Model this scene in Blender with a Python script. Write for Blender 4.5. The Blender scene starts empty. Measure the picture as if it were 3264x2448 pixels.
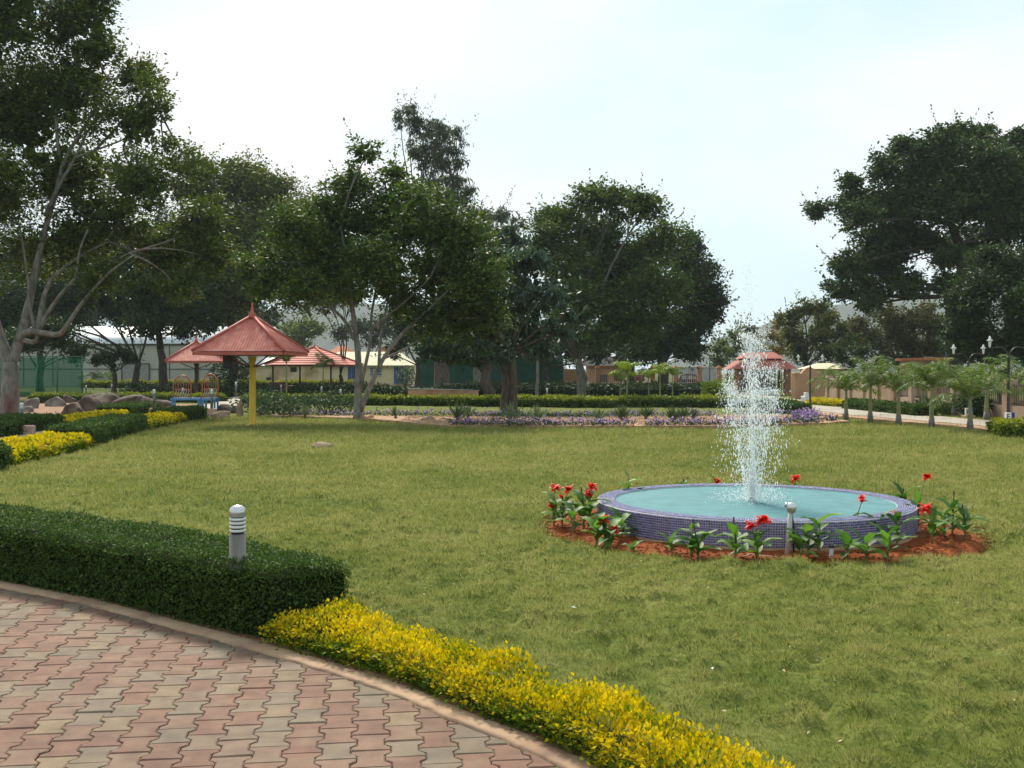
import bpy, bmesh, math, random
import numpy as np
from mathutils import Vector, Matrix
R = math.radians
PI = math.pi
random.seed(7)
rng = np.random.default_rng(11)
scene = bpy.context.scene
COL = scene.collection

# ------------------------------------------------------------------ camera
cam_d = bpy.data.cameras.new('camera')
cam = bpy.data.objects.new('camera', cam_d)
COL.objects.link(cam)
cam.location = (0, 0, 1.65)
cam.rotation_euler = (R(90 - 0.735), 0, 0)
cam_d.sensor_width = 36
cam_d.lens = 37.83
cam_d.clip_start = 0.05
cam_d.clip_end = 6000
scene.camera = cam

# ------------------------------------------------------------------ sky, sun, exposure
SUN_EL, SUN_AZ = 44.0, -14.0      # high, beyond the trees, a little left of the view
world = bpy.data.worlds.new('World')
scene.world = world
world.use_nodes = True
nt = world.node_tree
nt.nodes.clear()
sky = nt.nodes.new('ShaderNodeTexSky')
sky.sky_type = 'NISHITA'
sky.sun_disc = False
sky.sun_elevation = R(SUN_EL)
sky.sun_rotation = R(SUN_AZ)
sky.air_density = 1.2
sky.dust_density = 3.0
tc = nt.nodes.new('ShaderNodeTexCoord')
mp = nt.nodes.new('ShaderNodeMapping')
mp.inputs['Scale'].default_value = (1.0, 1.0, 2.4)
nz = nt.nodes.new('ShaderNodeTexNoise')
nz.inputs['Scale'].default_value = 1.9
nz.inputs['Detail'].default_value = 5
nz.inputs['Roughness'].default_value = 0.5
rp = nt.nodes.new('ShaderNodeValToRGB')
rp.color_ramp.elements[0].position = 0.30
rp.color_ramp.elements[0].color = (0.80, 0.80, 0.80, 1)
rp.color_ramp.elements[1].position = 0.62
rp.color_ramp.elements[1].color = (0.97, 0.97, 0.97, 1)
veil = nt.nodes.new('ShaderNodeValToRGB')
veil.color_ramp.elements[0].position = 0.40
veil.color_ramp.elements[0].color = (0.60, 0.87, 0.98, 1)
veil.color_ramp.elements[1].position = 0.62
veil.color_ramp.elements[1].color = (0.98, 1.0, 1.0, 1)
vm = nt.nodes.new('ShaderNodeVectorMath')
vm.operation = 'SCALE'
vm.inputs['Scale'].default_value = 7.2
mix = nt.nodes.new('ShaderNodeMix')
mix.data_type = 'RGBA'
bg = nt.nodes.new('ShaderNodeBackground')
bg.inputs['Strength'].default_value = 0.060
wo = nt.nodes.new('ShaderNodeOutputWorld')
lk = nt.links.new
lk(tc.outputs['Generated'], mp.inputs['Vector'])
lk(mp.outputs['Vector'], nz.inputs['Vector'])
lk(nz.outputs['Fac'], rp.inputs['Fac'])
lk(nz.outputs['Fac'], veil.inputs['Fac'])
lk(veil.outputs['Color'], vm.inputs[0])
lk(rp.outputs['Color'], mix.inputs['Factor'])
lk(sky.outputs['Color'], mix.inputs['A'])
lk(vm.outputs['Vector'], mix.inputs['B'])
lk(mix.outputs['Result'], bg.inputs['Color'])
lk(bg.outputs['Background'], wo.inputs['Surface'])

sun_d = bpy.data.lights.new('sun', 'SUN')
sun_d.energy = 2.6
sun_d.angle = R(10)
sun_d.color = (1.0, 0.93, 0.80)
sun = bpy.data.objects.new('sun', sun_d)
COL.objects.link(sun)
sun.rotation_euler = (R(-(90 - SUN_EL)), 0, R(-SUN_AZ))
sun.location = (0, 40, 60)

scene.view_settings.view_transform = 'Standard'
scene.view_settings.look = 'None'
scene.view_settings.gamma = 1.0
scene.view_settings.use_curve_mapping = False
scene.view_settings.exposure = 1.28
scene.cycles.max_bounces = 6
scene.cycles.diffuse_bounces = 3
scene.cycles.glossy_bounces = 3
scene.cycles.transmission_bounces = 4
scene.cycles.transparent_max_bounces = 12
scene.cycles.volume_bounces = 0
scene.cycles.use_denoising = True
scene.cycles.denoiser = 'OPENIMAGEDENOISE'
scene.cycles.denoising_input_passes = 'RGB_ALBEDO_NORMAL'
scene.cycles.denoising_prefilter = 'ACCURATE'
scene.cycles.caustics_reflective = False
scene.cycles.caustics_refractive = False
scene.cycles.sample_clamp_indirect = 4.0

# ------------------------------------------------------------------ surveyed positions (metres)
TREES = [{'L': 0.15,
  'base': (-18.21, 39),
  'key': 'T1',
  'label': 'tall pale-barked tree with wide sparse crown and bent low limb, at the left edge',
  'lobes': [(-18.01, 38.19, 14.16, 1.99, 1.0), (-16.02, 39.81, 14.42, 1.45, 1.0), (-16.56, 39.88, 11.99, 1.81, 1.0), (-18.38, 40.39, 11.08, 1.99, 1.0),
            (-15.11, 39.12, 13.26, 0.87, 0.8), (-14.28, 40.77, 12.82, 0.94, 0.7), (-13.56, 40.28, 12.17, 0.8, 0.6), (-12.76, 38.08, 11.44, 0.72, 0.6),
            (-12.47, 38.21, 10.79, 0.58, 0.6), (-13.48, 38.83, 10.54, 1.01, 0.7), (-14.75, 38.72, 10.72, 1.09, 0.55), (-14.21, 40.87, 9.45, 1.09, 0.5),
            (-12.58, 39.7, 9.63, 0.87, 0.55), (-16.75, 40.83, 9.09, 1.81, 0.8), (-18.38, 37.47, 8.18, 1.81, 0.8), (-11.67, 39.48, 9.09, 0.8, 0.6),
            (-13.12, 37.73, 8.18, 1.23, 0.8), (-14.93, 40.06, 7.28, 1.52, 0.8), (-11.67, 40.67, 7.28, 1.16, 0.9), (-16.56, 40.29, 6.37, 1.52, 0.7),
            (-13.12, 40.75, 6.01, 1.3, 0.9), (-18.2, 40.32, 5.83, 1.38, 0.6), (-14.75, 38.52, 4.99, 0.94, 0.7), (-11.31, 40.51, 6.01, 1.01, 1.0),
            (-12.21, 39.47, 4.74, 0.87, 0.8), (-20.19, 39.03, 11.81, 2.17, 1.0), (-20.37, 40.78, 8.18, 2.17, 1.0), (-17.47, 37.11, 15.97, 1.81, 1.0),
            (-15.3, 39.58, 15.61, 1.09, 1.0)],
  'mat': 'leaf_olive',
  'name': 'spreading_tree',
  'per': 1.1,
  'trunk': []},
 {'L': 0.26,
  'base': (-20.3, 78),
  'fork': 4.0,
  'key': 'T2',
  'label': 'broad olive-crowned tree rising behind the yellow-post shelter',
  'lobes': [(-20.08, 79.46, 15.58, 2.12, 1.0), (-22.25, 76.5, 14.35, 2.3, 1.0), (-18.12, 78.79, 14.86, 2.3, 1.0), (-16.09, 79.87, 13.12, 2.3, 1.0),
            (-20.44, 80.11, 12.39, 3.18, 1.0), (-17.54, 76.57, 10.94, 3.18, 1.0), (-21.53, 78.99, 10.0, 2.83, 1.0), (-15.37, 79.11, 10.36, 2.3, 1.0),
            (-18.99, 75.55, 8.04, 3.18, 1.0), (-16.09, 78.5, 7.61, 2.48, 1.0), (-21.02, 77.71, 6.74, 2.48, 1.0), (-22.98, 79.32, 8.55, 2.21, 1.0),
            (-24.07, 80.47, 11.09, 2.12, 1.0), (-14.5, 75.78, 11.96, 2.12, 1.0), (-13.56, 78.62, 10.36, 1.95, 1.0), (-22.25, 76.28, 16.02, 1.42, 1.0),
            (-13.19, 77.2, 7.83, 1.77, 1.0)],
  'mat': 'leaf_yellowish',
  'name': 'shade_tree',
  'r': 0.34},
 {'L': 0.24,
  'base': (-22.77, 70),
  'fork': 3.0,
  'key': 'T12',
  'label': 'dark dense tree with forked trunk before the pale shed, left of the rear shelter',
  'lobes': [(-22.57, 68.33, 6.22, 2.15, 1.0), (-24.2, 70.14, 7.65, 2.15, 1.0), (-20.95, 68.81, 5.05, 1.43, 1.0), (-21.92, 70.63, 8.95, 2.47, 1.0),
            (-24.53, 70.34, 9.6, 2.21, 1.0), (-19.97, 69.23, 6.22, 1.3, 1.0), (-24.2, 69.4, 4.59, 0.91, 1.0), (-22.9, 69.28, 4.4, 0.98, 1.0),
            (-21.47, 70.9, 4.27, 0.85, 1.0), (-20.1, 71.39, 4.79, 1.04, 1.0)],
  'mat': 'leaf_dark',
  'name': 'shade_tree',
  'r': 0.3},
 {'L': 0.27,
  'base': (-29.28, 84),
  'fork': 2.2,
  'key': 'T13',
  'label': 'dark tree with twin leaning stems in front of the shed door',
  'lobes': [(-34.51, 83.32, 7.52, 2.97, 1.0), (-37.63, 82.12, 6.74, 2.97, 1.0), (-32.16, 82.65, 8.3, 2.81, 1.0), (-30.21, 83.9, 7.13, 1.87, 1.0),
            (-39.97, 85.98, 5.57, 2.34, 1.0), (-28.26, 83.34, 7.91, 2.34, 1.0), (-31.23, 84.77, 6.74, 1.72, 1.0), (-35.29, 82.71, 5.18, 1.17, 1.0),
            (-38.41, 83.58, 4.79, 1.41, 1.0)],
  'mat': 'leaf_dark',
  'name': 'shade_tree',
  'r': 0.28},
 {'L': 0.2,
  'base': (-28.95, 66),
  'fork': 1.6,
  'key': 'T14',
  'label': 'low dark bushy tree behind the green net fence',
  'lobes': [(-29.57, 65.53, 3.32, 0.98, 1.0), (-27.6, 65.77, 3.63, 1.1, 1.0), (-26.5, 66.06, 2.95, 0.67, 1.0), (-28.34, 65.64, 3.99, 1.1, 1.0),
            (-30.67, 66.85, 3.5, 0.92, 1.0), (-27.11, 66.75, 2.58, 0.49, 1.0)],
  'mat': 'leaf_dark',
  'name': 'small_tree',
  'r': 0.14},
 {'L': 0.22,
  'base': (-29.22, 79),
  'fork': 1.5,
  'key': 'T15',
  'label': 'small round-headed dark tree standing before the pale shed wall',
  'lobes': [(-30.03, 79.12, 2.62, 0.62, 1.0), (-28.78, 79.29, 2.84, 0.73, 1.0), (-28.05, 78.98, 2.4, 0.51, 1.0), (-29.37, 78.85, 2.25, 0.51, 1.0),
            (-30.47, 79.0, 2.33, 0.37, 1.0)],
  'mat': 'leaf_dark',
  'name': 'small_tree',
  'r': 0.2},
 {'L': 0.135,
  'base': (-5.09, 35.5),
  'key': 'T3',
  'label': 'multi-stemmed tree with smooth grey trunks at the edge of the flower bed',
  'lobes': [(-5.51, 36.44, 7.86, 0.83, 1.0), (-4.62, 34.33, 8.59, 0.52, 0.7), (-4.09, 36.98, 8.42, 0.55, 0.8), (-3.7, 36.73, 7.66, 0.9, 1.0),
            (-6.0, 36.15, 6.87, 1.11, 1.0), (-4.52, 36.91, 6.54, 1.32, 1.0), (-2.87, 34.88, 6.54, 1.25, 1.0), (-1.72, 34.79, 5.95, 1.11, 1.0),
            (-6.99, 34.55, 6.21, 0.97, 1.0), (-7.65, 35.87, 5.22, 0.97, 1.0), (-6.0, 35.9, 5.22, 1.25, 1.0), (-4.19, 34.52, 4.96, 1.25, 1.0),
            (-2.38, 36.49, 4.79, 1.32, 1.0), (-1.22, 34.98, 4.46, 1.04, 1.0), (-6.66, 34.2, 4.23, 0.76, 0.8), (-8.15, 35.75, 4.46, 0.69, 1.0),
            (-1.72, 36.25, 3.47, 0.97, 1.0), (-2.77, 35.59, 3.24, 0.76, 1.0), (-0.73, 35.79, 3.47, 0.76, 1.0), (-5.34, 35.75, 4.23, 0.62, 0.6),
            (-3.7, 36.06, 3.97, 0.76, 0.8), (-8.81, 36.07, 5.02, 0.55, 0.8), (-0.56, 35.99, 4.96, 0.62, 1.0)],
  'mat': 'leaf_green',
  'name': 'multi_stem_tree',
  'per': 1.0,
  'trunk': []},
 {'L': 0.32,
  'base': (-4.88, 75),
  'droop': 1,
  'fork': 9.0,
  'key': 'T4',
  'label': 'tall wispy eucalyptus standing highest in the middle of the tree line',
  'lobes': [(-7.67, 73.83, 18.95, 0.82, 0.8), (-6.97, 75.24, 19.37, 0.91, 0.8), (-6.06, 75.08, 18.39, 1.09, 0.9), (-5.02, 73.81, 17.83, 1.09, 0.9),
            (-3.9, 74.95, 17.97, 0.82, 0.8), (-5.72, 76.09, 16.65, 1.27, 1.0), (-4.32, 74.22, 16.16, 1.18, 1.0), (-6.69, 75.88, 17.28, 0.82, 0.8),
            (-4.67, 74.6, 14.56, 1.45, 0.9), (-3.35, 75.39, 14.35, 1.0, 0.8), (-2.93, 75.47, 12.68, 1.09, 1.0), (-3.97, 74.33, 12.96, 1.45, 1.0),
            (-2.3, 74.98, 11.56, 0.91, 1.0), (-5.37, 75.86, 12.96, 1.63, 1.0), (-5.02, 74.79, 11.21, 1.81, 1.0), (-3.49, 76.13, 10.86, 1.27, 1.0)],
  'mat': 'leaf_grey',
  'name': 'eucalyptus_tree',
  'r': 0.5},
 {'L': 0.32,
  'base': (-2.59, 82),
  'droop': 1,
  'fork': 8.0,
  'key': 'T4b',
  'label': 'second, shorter wispy eucalyptus top just right of the tall one',
  'lobes': [(-0.53, 82.21, 13.63, 0.79, 0.8), (-1.37, 81.02, 12.94, 0.99, 0.9), (0.3, 81.22, 12.79, 0.69, 0.8), (-1.68, 82.51, 11.42, 1.49, 1.0),
            (-0.46, 81.01, 11.57, 1.19, 1.0), (0.61, 81.76, 10.81, 0.99, 1.0)],
  'mat': 'leaf_grey',
  'name': 'eucalyptus_tree',
  'r': 0.3},
 {'L': 0.26,
  'base': (-0.12, 42),
  'droop': 1,
  'fork': 2.4,
  'key': 'T5',
  'label': 'conical blue-green tree with drooping glossy leaves and twin straight trunks',
  'lobes': [(-0.08, 43.17, 6.89, 0.7, 1.0), (-0.59, 42.02, 5.76, 1.01, 1.0), (0.7, 41.59, 5.87, 0.94, 1.0), (-1.17, 41.31, 4.47, 1.09, 1.0),
            (0.31, 41.63, 4.55, 1.17, 1.0), (1.41, 41.32, 4.47, 0.78, 1.0), (-0.86, 42.82, 3.1, 1.01, 1.0), (0.7, 42.86, 3.1, 1.01, 1.0),
            (1.87, 41.96, 3.3, 0.62, 1.0), (-0.27, 40.94, 2.36, 0.62, 1.0), (1.29, 42.79, 2.52, 0.51, 1.0), (-1.64, 41.23, 2.91, 0.7, 1.0),
            (2.26, 42.08, 3.92, 0.31, 1.0)],
  'mat': 'leaf_blue',
  'name': 'mango_tree',
  'r': 0.17,
  'twin': 0.32},
 {'L': 0.2,
  'base': (-1.35, 56),
  'fork': 2.0,
  'key': 'T6',
  'label': 'low dark tree on a thick gnarled trunk beside the long low wall',
  'lobes': [(-2.19, 57.18, 3.48, 1.25, 1.0), (-3.23, 55.9, 2.96, 1.04, 1.0), (-1.14, 55.68, 2.7, 0.83, 1.0), (-3.75, 56.36, 4.0, 1.25, 1.0),
            (-4.27, 54.97, 2.81, 0.73, 1.0), (-2.45, 55.7, 2.28, 0.52, 1.0), (-3.12, 54.96, 2.28, 0.47, 1.0), (-1.67, 56.73, 2.18, 0.42, 1.0)],
  'mat': 'leaf_dark',
  'name': 'gnarled_tree',
  'r': 0.28},
 {'L': 0.22,
  'base': (4.23, 66),
  'fork': 2.3,
  'key': 'T7',
  'label': 'large round-crowned tree on a forked grey trunk right of centre',
  'lobes': [(4.78, 65.02, 11.91, 1.3, 1.0), (2.94, 66.24, 10.74, 1.69, 1.0), (6.32, 66.02, 11.91, 1.43, 1.0), (7.85, 63.81, 11.35, 1.3, 1.0),
            (9.38, 66.47, 9.76, 1.5, 1.0), (5.4, 67.4, 9.76, 2.15, 1.0), (7.85, 67.51, 8.53, 2.15, 1.0), (3.56, 66.0, 8.04, 2.15, 1.0),
            (1.9, 64.34, 9.45, 1.3, 1.0), (6.01, 67.65, 6.81, 2.34, 1.0), (8.46, 64.18, 6.2, 2.15, 1.0), (4.17, 63.87, 5.59, 1.95, 1.0),
            (6.62, 65.01, 4.61, 1.69, 1.0), (2.94, 66.74, 4.12, 1.17, 1.0), (4.91, 63.82, 3.63, 1.04, 1.0), (7.85, 64.41, 4.12, 1.3, 1.0)],
  'mat': 'leaf_green',
  'name': 'shade_tree',
  'r': 0.3},
 {'L': 0.25,
  'base': (11.45, 80),
  'fork': 3,
  'key': 'T8',
  'label': 'dark dense tree closing the right end of the central tree line',
  'lobes': [(13.09, 78.84, 10.88, 1.04, 1.0), (14.2, 81.77, 9.25, 1.49, 1.0), (15.02, 80.66, 7.46, 1.26, 1.0), (13.23, 81.19, 7.76, 1.93, 1.0),
            (13.98, 81.62, 5.53, 1.78, 1.0), (12.49, 81.46, 4.79, 1.93, 1.0), (15.17, 81.66, 5.98, 0.89, 1.0), (11.0, 80.22, 3.67, 1.78, 1.0),
            (13.23, 80.36, 3.15, 1.34, 1.0), (9.52, 79.64, 3.15, 1.49, 1.0), (12.12, 78.42, 9.69, 1.49, 1.0), (15.61, 80.08, 6.87, 0.59, 1.0)],
  'mat': 'leaf_dark',
  'name': 'shade_tree',
  'r': 0.42},
 {'L': 0.2,
  'base': (1.46, 63),
  'fork': 2.4,
  'key': 'T16',
  'label': 'slender young tree with pale flared trunk in the dark shrubs',
  'lobes': [(1.64, 63.54, 2.83, 0.7, 1.0), (1.05, 62.91, 3.3, 0.7, 1.0), (1.93, 63.41, 3.54, 0.59, 1.0)],
  'mat': 'leaf_dark',
  'name': 'young_tree',
  'r': 0.1},
 {'L': 0.25,
  'base': (28.95, 70),
  'fork': 6.5,
  'key': 'T9',
  'label': 'huge layered dark tree towering over the wall at the right edge',
  'lobes': [(25.57, 70.52, 16.11, 1.02, 1.0), (27.52, 69.12, 16.43, 1.17, 1.0), (29.47, 70.95, 17.08, 1.02, 1.0), (31.1, 70.96, 16.89, 1.02, 1.0),
            (32.4, 69.08, 16.43, 0.8, 1.0), (34.35, 70.55, 16.11, 1.46, 1.0), (23.94, 68.76, 14.48, 1.31, 1.0), (21.99, 69.71, 13.83, 0.8, 1.0),
            (26.54, 70.07, 14.15, 1.89, 1.0), (29.14, 67.17, 14.41, 2.04, 1.0), (31.75, 69.5, 14.15, 2.04, 1.0), (20.69, 72.96, 12.53, 0.87, 1.0),
            (22.51, 70.56, 12.4, 1.38, 1.0), (24.92, 69.54, 11.94, 1.97, 1.0), (27.71, 67.74, 12.07, 2.04, 1.0), (30.77, 68.13, 12.07, 2.04, 1.0),
            (33.7, 67.32, 12.2, 2.19, 1.0), (21.53, 67.01, 11.16, 1.17, 1.0), (23.81, 70.33, 9.93, 1.46, 1.0), (21.21, 68.54, 8.3, 1.02, 1.0),
            (22.83, 71.05, 8.49, 1.24, 1.0), (25.24, 72.64, 8.95, 1.46, 1.0), (21.86, 72.09, 7.0, 1.09, 1.0), (24.14, 72.25, 7.0, 1.31, 1.0),
            (36.63, 68.27, 14.02, 2.62, 1.0), (37.28, 68.72, 10.45, 2.91, 1.0), (40.2, 71.15, 12.07, 2.91, 1.0), (35.65, 71.54, 8.49, 2.62, 1.0),
            (23.16, 69.36, 6.02, 0.87, 1.0), (27.19, 67.39, 8.69, 1.02, 0.7), (31.75, 72.66, 9.47, 1.31, 0.7), (29.14, 69.64, 13.05, 1.75, 1.0),
            (25.89, 70.87, 10.45, 1.6, 1.0), (30.12, 72.64, 10.45, 1.17, 0.6), (28.17, 70.13, 7.19, 1.02, 1.0), (25.57, 69.14, 7.19, 1.17, 1.0),
            (27.19, 69.42, 13.37, 1.89, 1.0), (30.77, 67.92, 13.05, 2.04, 1.0), (23.62, 71.04, 12.4, 1.31, 1.0), (32.4, 68.11, 11.1, 1.75, 1.0),
            (28.49, 70.79, 15.98, 1.31, 1.0), (26.54, 68.75, 15.32, 1.17, 1.0), (29.28, 71.79, 9.47, 1.31, 1.0), (30.97, 71.22, 8.69, 1.31, 1.0),
            (27.52, 70.69, 10.12, 1.17, 1.0), (25.57, 72.63, 8.04, 1.02, 1.0), (31.75, 71.0, 10.45, 1.46, 1.0)],
  'mat': 'leaf_deep',
  'name': 'rain_tree',
  'per': 1.15,
  'r': 0.55},
 {'L': 0.19,
  'base': (23.78, 52),
  'fork': 2.2,
  'key': 'T10',
  'label': 'deep green bushy tree in front of the huge one at the right edge',
  'lobes': [(23.58, 53.21, 7.07, 0.97, 1.0), (24.55, 52.72, 6.25, 1.35, 1.0), (22.86, 52.46, 5.62, 1.26, 1.0), (24.07, 50.7, 4.66, 1.59, 1.0),
            (22.13, 51.86, 4.41, 1.11, 1.0), (25.76, 50.93, 5.04, 1.93, 1.0), (22.62, 52.64, 3.21, 0.97, 1.0), (24.55, 51.75, 2.96, 1.16, 1.0),
            (21.75, 52.73, 3.21, 0.77, 1.0), (21.55, 52.52, 5.04, 0.63, 1.0), (26.48, 51.25, 3.11, 1.45, 1.0), (23.49, 51.76, 2.38, 0.68, 1.0),
            (24.45, 50.93, 2.05, 0.58, 1.0), (21.75, 52.21, 2.53, 0.58, 1.0), (22.62, 52.43, 2.24, 0.48, 1.0)],
  'mat': 'leaf_dark',
  'name': 'bushy_tree',
  'r': 0.25},
 {'L': 0.26,
  'base': (25.14, 92),
  'fork': 2,
  'key': 'T11',
  'label': 'round olive tree behind the gatehouse, between the jet and the huge right tree',
  'lobes': [(23.34, 90.9, 6.11, 1.03, 1.0), (24.62, 91.14, 6.71, 0.94, 1.0), (25.91, 90.83, 6.8, 1.03, 1.0), (27.19, 93.21, 6.2, 1.11, 1.0),
            (24.2, 92.78, 4.66, 1.28, 1.0), (26.33, 91.82, 4.66, 1.45, 1.0), (28.04, 91.8, 4.83, 1.11, 1.0), (24.62, 92.11, 3.21, 1.11, 1.0),
            (26.76, 90.65, 3.21, 1.11, 1.0), (28.47, 93.32, 3.55, 0.94, 1.0), (29.33, 91.54, 4.23, 0.68, 1.0)],
  'mat': 'leaf_yellowish',
  'name': 'shade_tree',
  'r': 0.25},
 {'L': 0.26,
  'base': (24.57, 99),
  'fork': 1.8,
  'key': 'T11b',
  'label': 'small tree flushed with yellow-brown new leaves beside the gatehouse roof',
  'lobes': [(24.47, 99.04, 5.9, 0.55, 1.0), (23.83, 98.87, 4.7, 0.64, 1.0), (24.93, 99.33, 4.61, 0.64, 1.0), (24.38, 98.65, 3.6, 0.74, 1.0),
            (25.12, 99.44, 3.51, 0.55, 1.0)],
  'mat': 'leaf_flush',
  'name': 'flowering_tree',
  'r': 0.12},
 {'L': 0.25,
  'base': (31.17, 86),
  'fork': 2,
  'key': 'T17',
  'label': 'brownish-green tree behind the palms under the huge crown',
  'lobes': [(29.81, 85.42, 5.82, 1.28, 1.0), (31.81, 84.51, 5.82, 1.44, 1.0), (33.81, 86.68, 5.02, 1.28, 1.0), (31.01, 85.68, 4.22, 1.36, 1.0),
            (33.41, 85.19, 3.42, 1.12, 1.0), (28.61, 86.29, 4.46, 0.88, 1.0), (29.41, 84.99, 3.26, 1.04, 1.0), (35.01, 86.29, 3.66, 0.96, 1.0),
            (31.97, 85.52, 3.1, 0.96, 1.0), (28.21, 87.37, 5.5, 0.96, 1.0), (30.21, 84.73, 4.46, 1.12, 1.0), (33.01, 85.85, 6.3, 0.96, 1.0)],
  'mat': 'leaf_brownish',
  'name': 'shade_tree',
  'r': 0.25},
 {'L': 0.4,
  'base': (25.7, 128),
  'fork': 2,
  'key': 'T18',
  'label': 'light green far tree just left of the water jet',
  'lobes': [(24.98, 129.31, 4.53, 1.07, 1.0), (26.53, 127.25, 5.72, 0.83, 1.0), (25.93, 128.14, 3.82, 1.19, 1.0), (24.74, 129.34, 2.63, 1.07, 1.0),
            (27.12, 127.13, 4.65, 0.95, 1.0)],
  'mat': 'leaf_light',
  'name': 'distant_tree',
  'r': 0.25},
 {'L': 0.42,
  'base': (30.78, 138),
  'fork': 2,
  'key': 'T18b',
  'label': 'grey-green far tree seen through the water jet',
  'lobes': [(30.27, 137.4, 6.81, 0.9, 1.0), (31.42, 139.47, 6.04, 1.03, 1.0), (30.52, 137.79, 5.01, 1.15, 1.0), (31.81, 137.86, 4.5, 1.03, 1.0)],
  'mat': 'leaf_grey',
  'name': 'distant_tree',
  'r': 0.25},
 {'L': 0.45,
  'base': (-29.55, 150),
  'fork': 2,
  'key': 'T19',
  'label': 'pale far tree above the tiled pavilion roof',
  'lobes': [(-30.95, 151.0, 7.53, 1.81, 1.0), (-28.86, 148.11, 6.84, 1.81, 1.0), (-27.04, 149.04, 7.53, 1.67, 1.0), (-29.55, 148.88, 5.3, 1.39, 1.0),
            (-31.51, 150.72, 5.58, 1.12, 1.0)],
  'mat': 'leaf_light',
  'name': 'distant_tree',
  'r': 0.3},
 {'L': 0.26,
  'base': (-15.17, 96),
  'fork': 1.2,
  'key': 'T20',
  'label': 'dark many-stemmed tree between the pavilion and the grey-trunked tree',
  'lobes': [(-16.42, 96.43, 7.73, 1.25, 0.8), (-14.45, 96.49, 8.09, 1.25, 0.8), (-17.75, 96.49, 8.18, 1.16, 0.8), (-15.52, 96.15, 8.98, 1.25, 1.0)],
  'mat': 'leaf_dark',
  'name': 'multi_stem_tree',
  'r': 0.2},
 {'L': 0.26,
  'base': (-7.6, 87),
  'fork': 2,
  'key': 'T21',
  'label': 'dark tree filling the gap above the blue-doored building end',
  'lobes': [(-7.44, 85.87, 4.9, 1.78, 1.0), (-8.65, 86.51, 3.69, 0.89, 1.0), (-5.82, 86.28, 5.87, 1.94, 1.0), (-9.06, 86.26, 5.87, 1.46, 1.0),
            (-9.7, 87.18, 3.12, 0.73, 1.0)],
  'mat': 'leaf_dark',
  'name': 'shade_tree',
  'r': 0.24},
 {'L': 0.26,
  'base': (2.7, 88),
  'fork': 2,
  'key': 'T22',
  'label': 'dark tree above the green screen fence',
  'lobes': [(0.65, 86.85, 5.1, 1.8, 1.0), (3.11, 88.8, 4.12, 1.64, 1.0), (5.15, 88.31, 3.3, 1.31, 1.0), (7.2, 88.17, 3.14, 1.31, 1.0),
            (3.93, 88.18, 5.59, 1.64, 1.0), (1.47, 88.28, 3.3, 0.98, 1.0), (-0.16, 88.97, 3.14, 0.98, 1.0), (2.94, 87.43, 2.81, 0.74, 1.0)],
  'mat': 'leaf_dark',
  'name': 'shade_tree',
  'r': 0.24},
 {'L': 0.26,
  'base': (10.04, 90),
  'fork': 2,
  'key': 'T23',
  'label': 'dark tree above the peach compound wall',
  'lobes': [(9.03, 91.25, 3.51, 1.34, 1.0), (11.12, 90.5, 4.18, 1.51, 1.0), (8.2, 91.39, 5.01, 1.34, 1.0), (12.38, 90.59, 3.17, 1.0, 1.0),
            (10.04, 89.44, 2.75, 0.67, 1.0)],
  'mat': 'leaf_dark',
  'name': 'shade_tree',
  'r': 0.24},
 {'L': 0.29,
  'base': (-40.36, 92),
  'fork': 4,
  'key': 'T24',
  'label': 'dark background tree behind the bent-limbed tree at far left',
  'lobes': [(-42.07, 92.59, 11.07, 3.42, 1.0), (-38.65, 90.12, 10.22, 3.42, 1.0), (-45.49, 93.65, 9.36, 3.42, 1.0), (-42.07, 93.13, 7.65, 2.91, 1.0),
            (-37.79, 91.07, 6.8, 2.22, 1.0), (-34.37, 91.46, 11.5, 2.91, 1.0), (-30.1, 93.4, 13.21, 2.91, 1.0)],
  'mat': 'leaf_dark',
  'name': 'shade_tree',
  'r': 0.3},
 {'L': 0.24,
  'base': (28.39, 83),
  'fork': 1.2,
  'key': 'T25',
  'label': 'low dark shrub-like tree behind the palm row',
  'lobes': [(27.23, 83.87, 3.05, 0.69, 1.0), (26.07, 82.75, 2.28, 0.62, 1.0), (28.39, 83.24, 2.28, 0.62, 1.0), (29.93, 83.23, 2.28, 0.62, 1.0),
            (25.15, 82.42, 2.75, 0.62, 1.0)],
  'mat': 'leaf_dark',
  'name': 'small_tree',
  'r': 0.12},
 {'L': 0.36,
  'base': (-75.56, 150),
  'fork': 2,
  'key': 'F0',
  'label': 'dark far tree above the left end of the pale shed',
  'lobes': [(-76.95, 150.13, 10.04, 3.35, 1.0), (-72.77, 149.72, 11.44, 3.35, 1.0), (-74.86, 150.25, 7.25, 2.51, 1.0), (-69.98, 150.45, 8.93, 2.51, 1.0)],
  'mat': 'leaf_dark',
  'name': 'distant_tree',
  'r': 0.3},
 {'L': 0.36,
  'base': (-63.85, 152),
  'fork': 2,
  'key': 'F1',
  'label': 'dark far tree above the middle of the pale shed roof',
  'lobes': [(-66.68, 153.52, 10.86, 3.11, 1.0), (-62.44, 153.34, 11.57, 3.11, 1.0), (-58.91, 150.86, 10.44, 2.83, 1.0), (-64.56, 153.8, 8.46, 2.26, 1.0),
            (-60.32, 153.36, 8.46, 1.98, 1.0)],
  'mat': 'leaf_dark',
  'name': 'distant_tree',
  'r': 0.3},
 {'L': 0.36,
  'base': (-52.15, 155),
  'fork': 2,
  'key': 'F2',
  'label': 'dark far tree above the right end of the pale shed roof',
  'lobes': [(-55.75, 154.19, 11.04, 3.17, 1.0), (-51.43, 153.22, 11.76, 3.17, 1.0), (-47.83, 154.67, 10.61, 2.88, 1.0), (-53.59, 154.86, 8.88, 2.02, 1.0),
            (-49.27, 156.78, 8.59, 2.02, 1.0), (-44.94, 153.64, 9.17, 2.3, 1.0)],
  'mat': 'leaf_dark',
  'name': 'distant_tree',
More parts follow.
